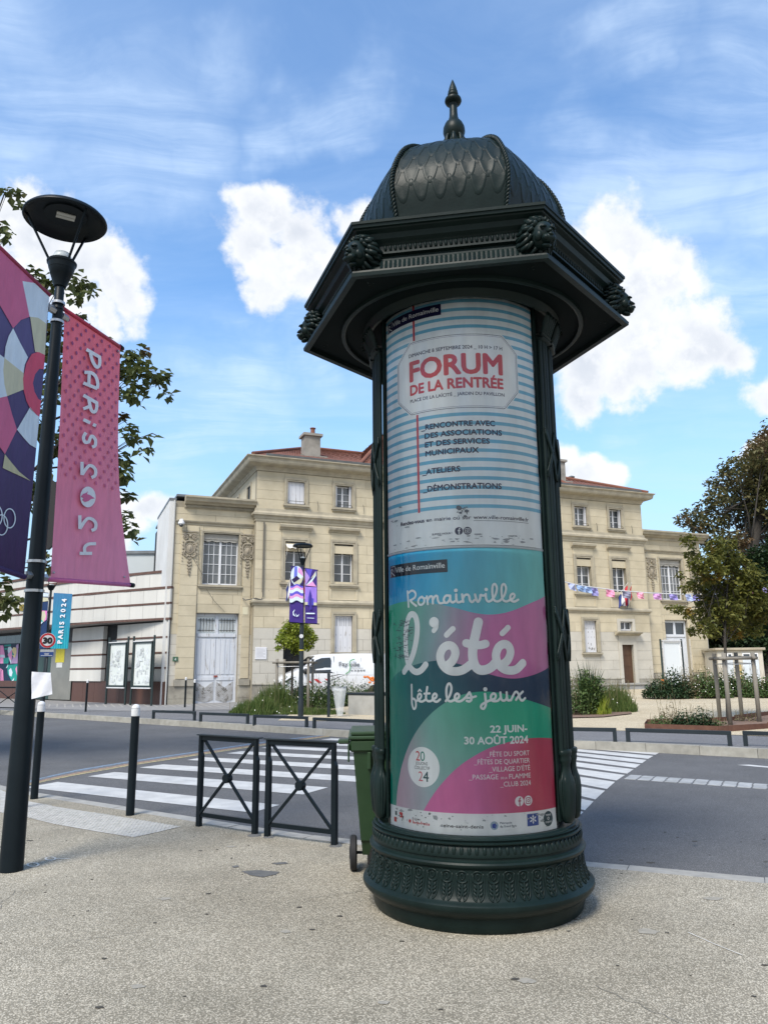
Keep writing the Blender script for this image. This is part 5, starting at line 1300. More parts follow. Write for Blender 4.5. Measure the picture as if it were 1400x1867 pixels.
def ornament(cx_, y):
    """carved cartouche with volutes and a hanging drop of husks"""
    mb = MB(); zc = 6.88
    mb.box(cx_ - .34, cx_ + .34, y - .06, y, 7.60, 7.66)
    for s in (-1, 1):
        pts = []
        for k in range(22): a = k / 21 * 3.6 * PI; r = .12 * (1 - k / 24); pts.append((cx_ + s * (.20 + r * math.cos(a)), y - .05, 7.36 + r * math.sin(a)))
        mb.tube(pts, .026, 6)
        mb.tube([(cx_ + s * .05, y - .06, 7.50), (cx_ + s * .18, y - .05, 7.52), (cx_ + s * .30, y - .04, 7.50)], .03, 6)
        P = [(.02, 7.20), (.14, 7.19), (.22, 7.08), (.24, 6.92), (.20, 6.74), (.26, 6.60), (.14, 6.50), (.05, 6.56)]
        mb.tube([(cx_ + s * a, y - .045, b) for a, b in spline(P, 3)], .030, 6)
        for zz in (7.16, 7.02, 6.86, 6.70): mb.ball((cx_ + s * .30, y - .03, zz), (.035, .03, .06), 6, 5)
        for zz in (6.60, 6.45, 6.32): mb.ball((cx_ + s * .31, y - .02, zz), (.025, .02, .04), 6, 4)
    mb.ball((cx_, y - .02, 6.86), (.155, .05, .21), 14, 8); mb.ball((cx_, y - .07, 6.86), (.05, .03, .10), 8, 6); mb.ball((cx_, y - .06, 7.44), (.06, .05, .08), 8, 6)
    mb.tube([(cx_ + .17 * math.cos(k * PI / 8), y - .04, 6.86 + .225 * math.sin(k * PI / 8)) for k in range(17)], .018, 5)
    for k, (zz, w) in enumerate(((6.40, .07), (6.26, .10), (6.12, .12), (5.98, .09), (5.84, .06), (5.72, .04))):
        for s in (-1, 0, 1): mb.ball((cx_ + s * w * .6, y - .03, zz + abs(s) * .03), (w * .38, .03, .06), 6, 5)
    for i in range(16): a = i * PI / 8; mb.ball((cx_ + .27 * math.cos(a) * rnd.uniform(.8, 1.1), y - .03, 6.86 + .33 * math.sin(a)), (.04, .03, .04), 6, 4)
    mb.build('carved_cartouche', mat('carved stone', (.37, .325, .25), .9, col2=(.24, .21, .16), nscale=5), hall, smooth=50)
MB().box(-3.78, -3.52, .45, 5.2, -.1, 9.02).build('party_wall', mat('white render', (.66, .66, .645), .85, col2=(.56, .56, .54), nscale=.8), hall)
MB().box(-3.80, -3.5, .42, 5.25, 9.02, 9.12).build('coping', M_zinc, hall)
MB().tube([(-3.58, .33, .1), (-3.58, .33, 9.0)], .035, 8).build('downpipe', mat('pale pipe', (.5, .5, .48), .6), hall)
wing(-3.5, 0, -1.46, -2.42, -.58, 4.05, True)
wing(MAINW, MAINW + 4.5, 24.28, 23.55, 25.15, 4.15, False)
flush_blocks()
# voussoirs over the left door and window are blocks already; small fittings
MB().box(-.42, -.18, .33, .42, 4.02, 4.36).build('cream_box', mat('cream plastic', (.62, .58, .42), .5), hall)
MB().tube([(-3.05, .32, 8.1), (-2.9, .32, 6.8), (-2.35, .3, 5.9), (-2.0, .32, 5.3)], .010, 4).build('cable', M_cable, hall)
MB().tube([(-2.05, .32, 5.1), (-1.7, .32, 4.6), (-1.2, .32, 4.1)], .010, 4).build('cable', M_cable, hall)
mb = MB(); mb.T = Matrix.Translation((-3.28, .14, 7.98)); mb.box(-.05, .05, -.05, .26, .10, .16); mb.lathe([(.09, .12), (.10, .06), (.14, .0), (.14, -.06), (.10, -.10)], 14); cam_o = mb.build('security_camera', M_wframe, None, smooth=40)
cam_o.location = FP; cam_o.rotation_euler = (0, 0, frz); tag(cam_o, 'white dome security camera high on the left corner of the stone building', 'camera')
MB().lathe([(.10, -.10), (.085, -.16), (.04, -.20), (.001, -.21)], 14).build('dome', M_glass, cam_o, smooth=True).location = (-3.28, .14, 7.98)
# plaques
def fitting(name, label, cat, x0, x1, y0, y1, z0, z1, m):
    o = MB().bbox(x0 - (x0 + x1) / 2, x1 - (x0 + x1) / 2, y0, y1, z0, z1, .008).build(name, m); o.location = FP + FU * ((x0 + x1) / 2); o.rotation_euler = (0, 0, frz); return tag(o, label, cat)
pq = fitting('wall_plaque', 'white rectangular plaque on the stone wall beside the dark doorway', 'plaque', .1, .62, -.035, -.004, 2.05, 2.58, mat('white plaque', (.66, .66, .68), .4))
mb = MB()
for k in range(8): mb.box(-.2, -.2 + (.4 if k % 3 else .3), -.037, -.0352, 2.50 - k * .05, 2.512 - k * .05)
mb.build('engraved_lines', mat('engraved grey', (.38, .38, .40), .6), pq)
hn = fitting('house_number', 'small green house number plate reading 4 on the left corner pier', 'sign', -3.36, -3.14, .31, .34, 1.98, 2.18, mat('green enamel', (.05, .12, .07), .4))
mb = MB(); put_text(mb, text_bm('4', .11, 0, 'CENTER'), Matrix.Translation((0, .308, 2.025)) @ Matrix.Rotation(R(90), 4, 'X')); mb.build('lettering', M_wframe, hn)
# flags and coat of arms
def flag(x, z, label, s=1):
    t = thing('wall_flag', label, 'flag', FP + FU * x, frz); MB().tube([(0, 0, z), (s * .18, -.75, z + .75)], .014, 6).build('flag_pole', M_wframe, t)
    for i, c in enumerate(((.03, .05, .22), (.72, .72, .72), (.55, .03, .05))):
        MB().grid(5, 8, lambda u, v: (s * (.02 + .15 * (i + u) / 3) + .03 * math.sin(v * 5 + i), -.06 - .62 * (i + u) / 3, z - .02 + .62 * (i + u) / 3 - .62 * v + .03 * math.sin(u * 4 + v * 6))).build('flag_stripe', mat('flag %d' % i, c, .8), t, smooth=True)
flag(1.42, 5.15, 'french tricolour flag on a pole left of the banners on the facade'); flag(2.3, 5.15, 'french tricolour flag on a pole behind the far lamp post', -1)
flag(20.0, 5.3, 'french tricolour flag above the coat of arms, left of the pair'); flag(20.6, 5.3, 'french tricolour flag above the coat of arms, right of the pair', -1)
sh = thing('coat_of_arms', 'red white and blue shield hanging under the flags above the brown door', 'shield', FP + FU * 20.35, frz)
for i, c in enumerate(((.03, .05, .22), (.72, .72, .72), (.55, .03, .05))):
    a0_ = -.22 + i * .147; mb = MB(); mb.add([(a0_, -.12, 5.35), (a0_ + .147, -.12, 5.35), (a0_ + .147, -.12, 4.90 - .08 * math.cos((a0_ + .147) * 6)), (a0_, -.12, 4.90 - .08 * math.cos(a0_ * 6)), (a0_, -.06, 5.35), (a0_ + .147, -.06, 5.35), (a0_ + .147, -.06, 4.9), (a0_, -.06, 4.9)], [(0, 3, 2, 1), (4, 5, 6, 7), (0, 1, 5, 4), (3, 7, 6, 2), (0, 4, 7, 3), (1, 2, 6, 5)]); mb.build('shield_field', mat('flag %d' % i, c, .8), sh)
# entrance ramp and steps at the brown door
st = thing('entrance_steps', 'grey stone landing and steps below the brown door', 'steps', FP + FU * 20.4, frz)
M_step = mat('grey step stone', (.34, .345, .35), .85, col2=(.26, .265, .27), nscale=3)
MB().bbox(-4.6, .9, -1.6, -.06, .0, .68, .02).build('landing', M_step, st); MB().box(-4.65, .95, -1.65, -.06, .681, .74).build('landing_slab', M_kerb, st)
for k in range(3): MB().bbox(.96, 1.25 + k * .3, -1.5, -.08, .30 - .0, .66 - k * .12, .01).build('step', M_step, st).location = (0, 0, 0)
# ------------------------------------------------------------------ street furniture
M_dk = mat('dark grey-blue coated steel', (.0050, .0090, .0120), .42, col2=(.008, .013, .017), nscale=3, spec=.15, spots=((.09, .10, .10), 24, .72))
M_dk2 = mat('slate coated steel', (.014, .021, .026), .5, col2=(.020, .028, .033), nscale=3, spec=.3)
M_white = mat('white plastic', (.68, .69, .70), .4, col2=(.56, .57, .58), nscale=9)
M_steel = mat('clamp steel', (.42, .43, .44), .35, metal=.8)
def wp(mb, name, m, root, smooth=False, **kw):
    """mesh laid out in world coordinates, hung on an unrotated root"""
    o = mb.build(name, m, root, smooth, **kw); o.location = -Vector(root.location); return o
# -- bollards
def bollard(loc, label, r=.047, h=1.22, group='bollards along the kerbs', band=.10):
    t = thing('bollard', label, 'bollard', loc, 0, group)
    mb = MB(); mb.lathe([(r, -.02), (r, h - band - .03)], 20); mb.build('post', M_dk, t, smooth=50)
    mb = MB(); mb.lathe([(r + .001, h - band - .032), (r + .003, h - band - .02), (r + .003, h - .055), (r - .003, h - .052), (r - .003, h - .048), (r + .003, h - .044)] + [(r * 1.02 * math.cos(a), h - .044 + r * .98 * math.sin(a)) for a in [k * PI / 14 for k in range(8)]], 20); mb.build('white_cap', M_white, t, smooth=50)
    return t
bollard(at_z(237, 1487), 'dark bollard with white cap on the tactile strip, nearest of the bollards')
bollard(at_z(62, 1457), 'dark bollard with white cap standing just behind the big lamp pole')
for (x, y), lb in (((156, 1298), 'thin dark bollard at the far kerb, below the stairs of the banded building'), ((337, 1290), 'thin dark white-tipped bollard before the stone building, left of two at the double door'),
                   ((353, 1303), 'thin dark white-tipped bollard before the stone building, right of two at the double door'), ((249, 1283), 'thin dark bollard in front of the right-hand notice board')):
    bollard(far(x, y), lb, .038, 1.17, band=.09)
# -- crossed barriers on the near kerb
def barrier(a, b, label, h=.93, group='crossed barriers at the kerb', w=.045, parts=True, tall=.0):
    a, b = Vector(a).to_3d(), Vector(b).to_3d(); L_ = (b - a).length; t = thing('crossed_barrier', label, 'barrier', a, math.atan2(b.y - a.y, b.x - a.x), group)
    for x in (0, L_):
        sg = 1
        mb = MB(); prof_ = [(-.0, -.02), (w * 1.15, -.02), (w * 1.15, h - .22), (w * .75, h - .18), (w * .75, h - .012), (-.0, h - .012)]
        mb.add([(x - w * .5 + px_, -.022, z) for px_, z in prof_] + [(x - w * .5 + px_, .022, z) for px_, z in prof_], [(0, 1, 2, 3, 4, 5), (11, 10, 9, 8, 7, 6)] + [(i, 6 + i, 6 + (i + 1) % 6, (i + 1) % 6) for i in range(6)]); mb.build('post', M_dk, t)
    MB().box(-.045, L_ + .055, -.034, .034, h - .012, h).build('top_plate', M_dk2, t)
    MB().box(w * .3, L_ - w * .5, -.016, .016, h - .06, h - .013).build('top_rail', M_dk, t)
    MB().box(w * .5, L_ - w * .5, -.014, .014, .10, .14).build('bottom_rail', M_dk, t)
    MB().tube([(w * .6, -.012, .13), (L_ - w * .6, -.012, h - .05)], .017, 4).build('brace', M_dk, t); MB().tube([(w * .6, .012, h - .05), (L_ - w * .6, .012, .13)], .017, 4).build('brace', M_dk, t)
    mb = MB(); mb.T = Matrix.Translation((L_ / 2, 0, (h + .08) / 2)) @ Matrix.Rotation(R(90), 4, 'X'); mb.lathe([(.043, -.034), (.046, -.028), (.046, .028), (.043, .034)], 18); mb.build('centre_disc', M_dk, t, smooth=40)
    return t
barrier(at_z(362, 1507), at_z(464, 1523), 'dark crossed barrier at the near kerb, left of the pair'); barrier(at_z(487, 1527), at_z(609, 1543), 'dark crossed barrier at the near kerb, right of the pair beside the green bin')
M_tar = M_patch
for x, y, r in ((464, 1524, .055), (490, 1527, .045), (612, 1543, .05)):
    p = at_z(x, y); mb = MB(); mb.lathe([(r * 1.3, .0005), (r * 1.1, .006), (r * .6, .012), (.001, .014)], 9); o = mb.build('tar_collar', M_tar, kind='structure'); o.location = (p.x, p.y, 0)
barrier(far(-12, 1296), far(38, 1297), 'dark crossed barrier at the far kerb on the left edge', .92, w=.06)
barrier(far(-60, 1296), far(-15, 1296), 'dark crossed barrier at the far kerb partly cut by the left edge of the view', .92, w=.06)
# -- low rails along the far kerb
def low_rail(a, b, label, h=.27):
    a, b = Vector(a), Vector(b); L_ = (b - a).length; t = thing('low_rail', label, 'rail', a, math.atan2(b.y - a.y, b.x - a.x), 'low hoop rails along the far kerb')
    MB().bbox(-.0, L_, -.035, .035, h - .075, h, .006).build('top_bar', M_dk2, t)
    for x in (0, L_ - .075): MB().bbox(x, x + .075, -.034, .034, -.02, h - .076, .004).build('leg', M_dk2, t)
RL = [((278, 1311), (356, 1314), 'low dark rail at the far kerb, leftmost, below the bollard pair'), ((364, 1316), (453, 1320), 'low dark rail at the far kerb in front of the tall grass clump'),
      ((462, 1322), (561, 1326), 'low dark rail at the far kerb in front of the banner lamp post'), ((571, 1328), (686, 1334), 'low dark rail at the far kerb in front of the litter bag'),
      ((985, 1350), (1125, 1353), 'low dark rail at the far kerb just right of the column'), ((1142, 1353), (1335, 1360), 'low dark rail at the far kerb in front of the brown planter edging'), ((1356, 1360), (1500, 1366), 'low dark rail at the far kerb cut by the right edge')]
for a, b, lb in RL: low_rail(far(*a), far(*b), lb)
# -- near lamp post with banners
LP = at_z(20, 1588); lamp = thing('street_lamp', 'tall dark tapered lamp post with dish lamp on three struts, left foreground', 'street lamp', LP)
mb = MB(); mb.lathe([(.094, -.01), (.092, .25), (.089, .6), (.081, 1.6), (.079, 1.61), (.068, 3.0), (.056, 4.35), (.054, 4.36), (.046, 4.98), (.052, 4.985), (.052, 5.0), (.044, 5.01), (.042, 5.36)], 28); mb.build('pole', M_dk, lamp, smooth=40)
mb = MB(); mb.lathe([(.055, 5.22), (.06, 5.235), (.095, 5.34), (.097, 5.342), (.113, 5.40), (.116, 5.402), (.128, 5.455), (.135, 5.458), (.138, 5.475), (.128, 5.485), (.06, 5.488)], 28); mb.build('collar', M_dk, lamp, smooth=30)
MB().lathe([(.085, 5.488), (.088, 5.53), (.07, 5.57), (.001, 5.58)], 20).build('lens', mat('frosted lens', (.62, .66, .66), .25), lamp, smooth=True)
DZ = 5.93
mb = MB(); mb.lathe([(.001, DZ + .115), (.12, DZ + .11), (.26, DZ + .085), (.36, DZ + .04), (.385, DZ + .012), (.388, DZ - .005), (.378, DZ - .018), (.366, DZ - .012), (.34, DZ + .03), (.25, DZ + .062), (.20, DZ + .066), (.195, DZ + .05), (.001, DZ + .05)], 48, cap=False); mb.build('dish', M_dk, lamp, smooth=40)
mb = MB(); mb.box(-.085, .085, -.05, -.005, DZ + .038, DZ + .048); mb.box(-.085, .085, .005, .05, DZ + .038, DZ + .048); o = mb.build('light_module', mat('led lens', (.45, .46, .43), .3), lamp); o.rotation_euler = (0, 0, R(30))
for k, a in enumerate((200, 325, 80)):
    MB().tube([(.10 * math.cos(R(a)), .10 * math.sin(R(a)), 5.46), (.345 * math.cos(R(a)), .345 * math.sin(R(a)), DZ + .01)], .013, 6).build('strut', M_dk, lamp)
for z in (2.30, 2.56, 5.05, 4.86):
    MB().lathe([(.052 if z > 4 else .074, z - .012), (.060 if z > 4 else .083, z - .012), (.060 if z > 4 else .083, z + .012), (.052 if z > 4 else .074, z + .012)], 24, cap=False).build('clamp_band', M_steel, lamp)
for z in (2.43, 4.95):
    mb = MB(); 
    for s in (-1, 1): d = Vector((.27, .963, 0)) * s; MB().tube([d * .05 + Vector((0, 0, z)), d * .13 + Vector((0, 0, z))], .035, 6).build('bracket', M_steel, lamp, smooth=30)
BDIR = Vector((.27, .963, 0)).normalized(); BN = Vector((BDIR.y, -BDIR.x, 0))   # banner plane, normal towards the viewer's right
P0B = Vector(LP)
if BN.dot(-P0B) < 0: BN = -BN
def on_plane(px, py, p0, n, h=0.):
    d = ray(px, py); o = Vector((0, 0, EYE)); t = (p0 + n * h - o).dot(n) / d.dot(n); return o + d * t
M_cloth = print_mat('banner cloth', .5, .75)
def bp(px, py, h=0.): return on_plane(px, py, P0B, BN, h)
def poly_on(name, pts, col, h, root, f=bp):
    mb = MB(); bm = bmesh.new(); vs = [bm.verts.new(f(x, y, h)) for x, y in pts]; es = [bm.edges.new((vs[i], vs[(i + 1) % len(vs)])) for i in range(len(vs))]
    bmesh.ops.triangle_fill(bm, edges=es, use_beauty=True); mb.bm(bm); o = wp(mb, name, M_cloth, root); return ink(o, col)
# right banner
bn = thing('street_banner', 'large pink dotted banner reading PARiS 2024 right of the big lamp pole', 'banner', (LP.x, LP.y, 0))
q = [bp(118, 566), bp(219, 634), bp(238, 1066), bp(92, 1057)]
def bil(u, v, h=0.):
    v_ = v; a = q[0].lerp(q[1], u); b = q[3].lerp(q[2], u); 
    m_ = u * (1 - .10 * math.sin(PI * min(1, v)) ) if True else u
    a = q[0].lerp(q[1], m_); b = q[3].lerp(q[2], m_)
    return a.lerp(b, v) + BN * (h + .012 * math.sin(u * 9 + v * 3) * math.sin(PI * v))
mb = MB(); mb.grid(24, 60, lambda u, v: bil(u, v)); o = wp(mb, 'cloth', M_cloth, bn, True)
me = o.data; at_ = me.color_attributes.new('ink', 'FLOAT_COLOR', 'POINT')
for i in range(len(me.vertices)):
    u, v = (i % 25) / 24, (i // 25) / 60; at_.data[i].color = (*lerp(srgb(238, 112, 128), srgb(230, 142, 172), v * 1.1 - .05 + u * .1), 1)
MB()
mb = MB()
for j in range(22):
    for i in range(7):
        u = .06 + i * .145 + (.07 if j % 2 else 0); v = .025 + j * .028 + (u - .5) * .0
        if u < .98: mb.add([bil(u, v, .004 + .006)] + [bil(u + .017 * math.cos(k * PI / 5), v + .0075 * math.sin(k * PI / 5), .010) for k in range(10)], [(0, 1 + k, 1 + (k + 1) % 10) for k in range(10)])
o = wp(mb, 'printed_dots', M_cloth, bn, kind='stuff'); zt_, zb_ = q[0].z, q[0].z - (q[0].z - q[3].z) * .65
ink(o, lambda co: lerp(srgb(134, 62, 112), srgb(204, 104, 142), (zt_ - co.z) / (zt_ - zb_)))
WB = (.74, .76, .80)
mb = MB(); fnb = lambda x, y, h=0.: None
def pstroke(mb, pts, w, ox, oy, s, f, h0, dens=5):
    P = [(ox + x / s, oy + y / s) for x, y in (spline(pts, dens) if len(pts) > 2 else pts)]
    return stroke(mb, P, w / s, lambda x, y, h: f(x, y, h), h0, caps=False)
lift = .020
for pts in ([(225, 275), (310, 325)], [(310, 318), (313, 360), (305, 387), (288, 388), (266, 352), (250, 298)], [(212, 425), (255, 428), (285, 452), (299, 495), (296, 532)], [(296, 532), (205, 495)], [(244, 426), (240, 508)],
            [(205, 575), (292, 625)], [(292, 618), (292, 660), (280, 684), (262, 680), (250, 650), (240, 598)], [(247, 648), (205, 665)], [(205, 735), (250, 757)], [(268, 767), (288, 776)],
            [(222, 820), (206, 850), (215, 882), (240, 880), (252, 850), (266, 845), (284, 870), (282, 905), (262, 915)], [(196, 1012), (196, 1098)], [(196, 1096), (236, 1042), (262, 1040), (284, 1065), (282, 1100), (258, 1116)],
            [(182, 1362), (182, 1452)], [(182, 1450), (226, 1388), (262, 1388), (286, 1415), (282, 1450), (258, 1462)], [(288, 1548), (237, 1552), (213, 1575), (216, 1612)], [(180, 1612), (262, 1612)]):
    lift = pstroke(mb, pts, 21, 95, 560, 3.59, bp, .020)
c = (235, 1242); ell = [(95 + (c[0] + 50 * math.cos(k * PI / 16)) / 3.59, 560 + (c[1] + 68 * math.sin(k * PI / 16)) / 3.59) for k in range(32)]
mb.add([bp(*p, .021) for p in ell], [tuple(range(32))])
ink(wp(mb, 'lettering', M_cloth, bn), WB)
poly_on('flame_emblem', [(95 + x / 3.59, 560 + y / 3.59) for x, y in ((188, 1240), (204, 1222), (226, 1214), (234, 1203), (230, 1224), (250, 1230), (280, 1252), (256, 1255), (240, 1268), (214, 1276), (198, 1262), (206, 1250))], srgb(205, 104, 146), .024, bn)
ink(wp(MB().tube([bp(112, 560), bp(224, 636)], .022, 8), 'hem', M_cloth, bn, True), srgb(176, 60, 84)); ink(wp(MB().tube([bp(80, 1056), bp(238, 1067)], .022, 8), 'hem', M_cloth, bn, True), srgb(190, 104, 150))
wp(MB().tube([bp(218, 631), bp(223, 635)], .026, 8), 'pole_end', M_dk, bn, True); wp(MB().tube([bp(236, 1066.5), bp(243, 1067.5)], .026, 8), 'pole_end', M_dk, bn, True)
mb = MB()
for x, y in ((119, 578), (216, 640), (98, 1044), (227, 1052)): wp(MB().ball(bp(x, y, .016), (.012, .012, .012), 8, 5), 'eyelet', M_steel, bn, True)
# left banner
b2 = thing('street_banner', 'purple banner with beige and white curved shapes and interlaced rings, left edge', 'banner', (LP.x, LP.y - .01, 0))
edge = [(90, 540), (87, 575), (82, 647), (78, 700), (73, 752), (66, 820), (58, 905), (50, 990), (44, 1051)]
ends = [(0, 1037), (-70, 1015), (-150, 985), (-150, 310), (-75, 385), (0, 450)]
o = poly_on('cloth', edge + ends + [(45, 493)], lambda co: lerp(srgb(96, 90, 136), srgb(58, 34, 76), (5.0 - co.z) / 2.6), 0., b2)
PK, WH, BG, RD = srgb(198, 104, 140), srgb(206, 220, 232), srgb(196, 194, 168), srgb(204, 84, 110)
for pts, c in (([(0, 450), (45, 492), (75, 518), (60, 515), (41, 512), (54, 577), (38, 583), (30, 592), (24, 598), (0, 556), (-90, 430), (-75, 385)], PK), ([(41, 512), (60, 515), (75, 519), (90, 541), (85, 590), (70, 579), (54, 577)], WH),
               ([(55, 577), (70, 579), (85, 590), (82, 647), (72, 642), (64, 641)], BG), ([(24, 598), (37, 625), (51, 651), (45, 665), (43, 680), (8, 652), (10, 632), (16, 612)], WH),
               ([(82, 647), (70, 641), (58, 645), (48, 662), (42, 690), (43, 710), (48, 730), (56, 747), (66, 756), (72, 760), (75, 730), (70, 727), (63, 714), (60, 698), (64, 682), (72, 672), (80, 673)], RD),
               ([(8, 652), (43, 680), (43, 710), (13, 722), (8, 700), (6, 675)], BG), ([(0, 646), (8, 652), (6, 675), (8, 700), (13, 722), (0, 725), (-60, 735), (-60, 610)], WH),
               ([(0, 725), (13, 722), (22, 755), (31, 783), (9, 828), (0, 815), (-60, 740)], PK), ([(55, 742), (63, 752), (72, 760), (66, 817), (55, 811), (43, 798), (31, 783)], WH), ([(9, 828), (20, 842), (35, 860), (56, 877), (5, 853)], srgb(186, 182, 150))):
    poly_on('printed_shape', pts, c, .006, b2)
mb = MB()
for cx_, cy_, rx, ry in ((17.5, 945, 10.3, 17.5), (3, 957, 11, 18.5), (-7, 940, 11, 19), (-20, 950, 12, 20), (-31, 930, 12, 20)):
    stroke(mb, [(cx_ + rx * math.cos(k * PI / 14), cy_ + ry * math.sin(k * PI / 14)) for k in range(28)], 2.0, lambda x, y, h: bp(x, y, h), .008 + random.random() * .002, 1e-5, True)
ink(wp(mb, 'ring_emblem', M_cloth, b2), WH)
ink(wp(MB().tube([bp(90, 538), bp(-75, 380)], .022, 8), 'hem', M_cloth, b2, True), srgb(150, 60, 86)); ink(wp(MB().tube([bp(45, 1052), bp(-150, 987)], .024, 8), 'hem', M_cloth, b2, True), srgb(74, 56, 104))
# sheet of paper taped to the pole
pp = thing('paper_notice', 'blank white sheet of paper taped to the big lamp pole', 'paper', at_z(70, 1500))
C3 = [(58, 1225), (93, 1227), (95, 1266), (57, 1275)]; pn = Vector((.1, -1, 0)).normalized(); pb = Vector((LP.x + .10, LP.y - .06, 0))
mb = MB(); QP = [on_plane(x, y, pb, pn) for x, y in C3]
mb.grid(10, 12, lambda u, v: QP[0].lerp(QP[1], u).lerp(QP[3].lerp(QP[2], u), v) + pn * (.006 * math.sin(u * 7 + v * 5) + .004 * noise.noise(Vector((u * 6, v * 6, 0))))); mb.grid(1, 1, lambda u, v: QP[0].lerp(QP[1], u * .01).lerp(QP[3], v * .01))
wp(mb, 'sheet', mat('crumpled paper', (.72, .73, .78), .8, bump=.5, bscale=18), pp, True)
# black board back seen behind the pole
bb_ = thing('sign_back', 'black back of a road sign board glimpsed behind the big lamp pole', 'sign', at_y(95, 1290, 9.5))
C4 = [at_y(x, y, 9.5) for x, y in ((60, 905), (86, 868), (102, 880), (100, 990), (88, 1002), (60, 1000))]
wp(MB().add([c for c in C4] + [c + Vector((0, .04, 0)) for c in C4], [(0, 5, 4, 3, 2, 1), (6, 7, 8, 9, 10, 11)] + [(i, (i + 1) % 6, 6 + (i + 1) % 6, 6 + i) for i in range(6)]), 'board', M_black, bb_)
wp(MB().tube([at_y(66, 990, 9.56), (at_y(66, 990, 9.56).x, 9.56, -.02)], .03, 8), 'post', M_dk, bb_)
# -- speed limit sign with street name plates
sp = far(81, 1291); sp = Vector((-9.0, 19.9, ROAD_Z)); sg = thing('speed_sign', 'round red-rimmed speed limit sign reading 30 above a blue street plate', 'road sign', (0, 0, 0))
base = at_y(87, 1168, 20.5); sg.location = (base.x, 20.5, 0)
c = base.copy(); RS = 13.3 / F_PX * 20.9
def facing(mb, c): mb.T = Matrix.Translation(c) @ Matrix.Rotation(math.atan2(c.y, c.x) - PI / 2, 4, 'Z') @ Matrix.Rotation(R(90), 4, 'X')
for name, r, h, m in (('disc', RS, .0, M_white), ('red_ring', RS * .955, .004, mat('sign red', (.42, .015, .025), .4)), ('face', RS * .70, .008, M_white)):
    mb = MB(); facing(mb, c); mb.lathe([(.001, h - .004 if h else -.01), (r, h - .004 if h else -.01), (r, h + .002), (.001, h + .002)], 36, cap=False); wp(mb, name, m, sg)
mb = MB(); facing(mb, c); put_text(mb, text_bm('30', RS * .72, .0, 'CENTER', RS * 1.08), Matrix.Translation((0, -RS * .36, .012)))
for i, (dx, dy) in enumerate(strikes(.016)): put_text(mb, text_bm('30', RS * .72, .0, 'CENTER', RS * 1.06), Matrix.Translation((dx, -RS * .36 + dy, .0122 + i * 5e-4)))
wp(mb, 'number', mat('sign black', (.01, .01, .012), .5), sg)
mb = MB(); facing(mb, c); mb.box(-.16, .165, -.30, -.235, -.006, .0); wp(mb, 'grey_plate', mat('grey plate', (.40, .42, .43), .5), sg)
mb = MB(); facing(mb, c); mb.box(-.165, .165, -.42, -.302, -.006, .0); wp(mb, 'street_plate', mat('blue enamel', (.02, .06, .22), .35), sg)
mb = MB(); facing(mb, c)
for k, w in enumerate((.06, .05, .14)): mb.box(-w, w, -.345 - k * .027, -.333 - k * .027, .001, .003)
wp(mb, 'plate_lines', M_white, sg)
wp(MB().tube([(c.x, c.y + .05, -.02), (c.x, c.y + .05, c.z + RS)], .028, 10), 'post', M_dk2, sg, True)
# -- far left lamp with two banners
l2 = far(76, 1290); l2 = Vector((l2.x, l2.y, l2.z)); la2 = thing('street_lamp', 'slim lamp post with dish lamp and teal banner before the banded building', 'street lamp', l2)
def small_lamp(root, base, top_px, disc_w, zs=None):
    pass
def lamp_at(root, base, px, py, dw, r=.05):
    """pole from base to the collar seen at pixel (px, py); dish dw pixels wide"""
    tp = at_y(px, py, base.y); zt = tp.z; k = dw / F_PX * base.y * .5 * 1.02; L0 = Vector(root.location)
    mb = MB(); mb.lathe([(r * 1.5, 0), (r * 1.5, .5), (r * 1.25, .55), (r * 1.0, zt - base.z)], 14); mb.build('pole', M_dk2, root, smooth=50)
    z0 = zt - base.z; mb = MB(); mb.lathe([(r * .9, z0), (k * .18, z0 + .03), (k * .34, z0 + .20), (k * .36, z0 + .22), (.001, z0 + .225)], 16); mb.build('collar', M_dk, root, smooth=40)
    MB().lathe([(k * .2, z0 + .225), (k * .2, z0 + .27), (.001, z0 + .28)], 12).build('lens', MATS['frosted lens'], root, smooth=True)
    dz = z0 + .22 + k * 1.25; mb = MB(); mb.lathe([(.001, dz + .08), (k * .5, dz + .075), (k * .85, dz + .05), (k, dz), (k * .97, dz - .03), (k * .8, dz), (.001, dz)], 32, cap=False); mb.build('dish', M_dk, root, smooth=40)
    for a in (20, 140, 260): MB().tube([(k * .3 * math.cos(R(a)), k * .3 * math.sin(R(a)), z0 + .21), (k * .86 * math.cos(R(a)), k * .86 * math.sin(R(a)), dz)], .014, 5).build('strut', M_dk, root)
    return zt
lamp_at(la2, l2, 94, 1077, 44, .05)
def flat_banner(root, corners, y, sub, name='cloth', colf=None):
    """a banner hanging at depth y; sub = [(pixel polygon, colour)]"""
    f = lambda px, py, h=0.: at_y(px, py, y) + Vector((0, -h, 0))
    mb = MB(); Q = [f(*c) for c in corners]; mb.grid(6, 14, lambda u, v: Q[0].lerp(Q[1], u).lerp(Q[3].lerp(Q[2], u), v)); ink(wp(mb, name, M_cloth, root), colf)
    for i, (pts, c) in enumerate(sub): poly_on('printed_shape', pts, c, .01 + i * .003, root, f)
    return f
y2 = l2.y - .1; zA = at_y(98, 1082, y2).z; zB = at_y(98, 1183, y2).z
bt = thing('street_banner', 'teal banner reading PARiS 2024 on the slim lamp before the banded building', 'banner', (l2.x, y2, 0))
f2 = flat_banner(bt, [(98, 1081), (132, 1083), (124, 1183), (92, 1183)], y2, [], colf=lambda co: lerp(srgb(60, 116, 160), srgb(22, 148, 168), (zA - co.z) / (zA - zB)))
mb = MB(); TT = [('4', 1095), ('2', 1103.5), ('0', 1113.5), ('2', 1123.5), ('S', 1136.5), ('i', 1143.5), ('R', 1152), ('A', 1161.5), ('P', 1171)]
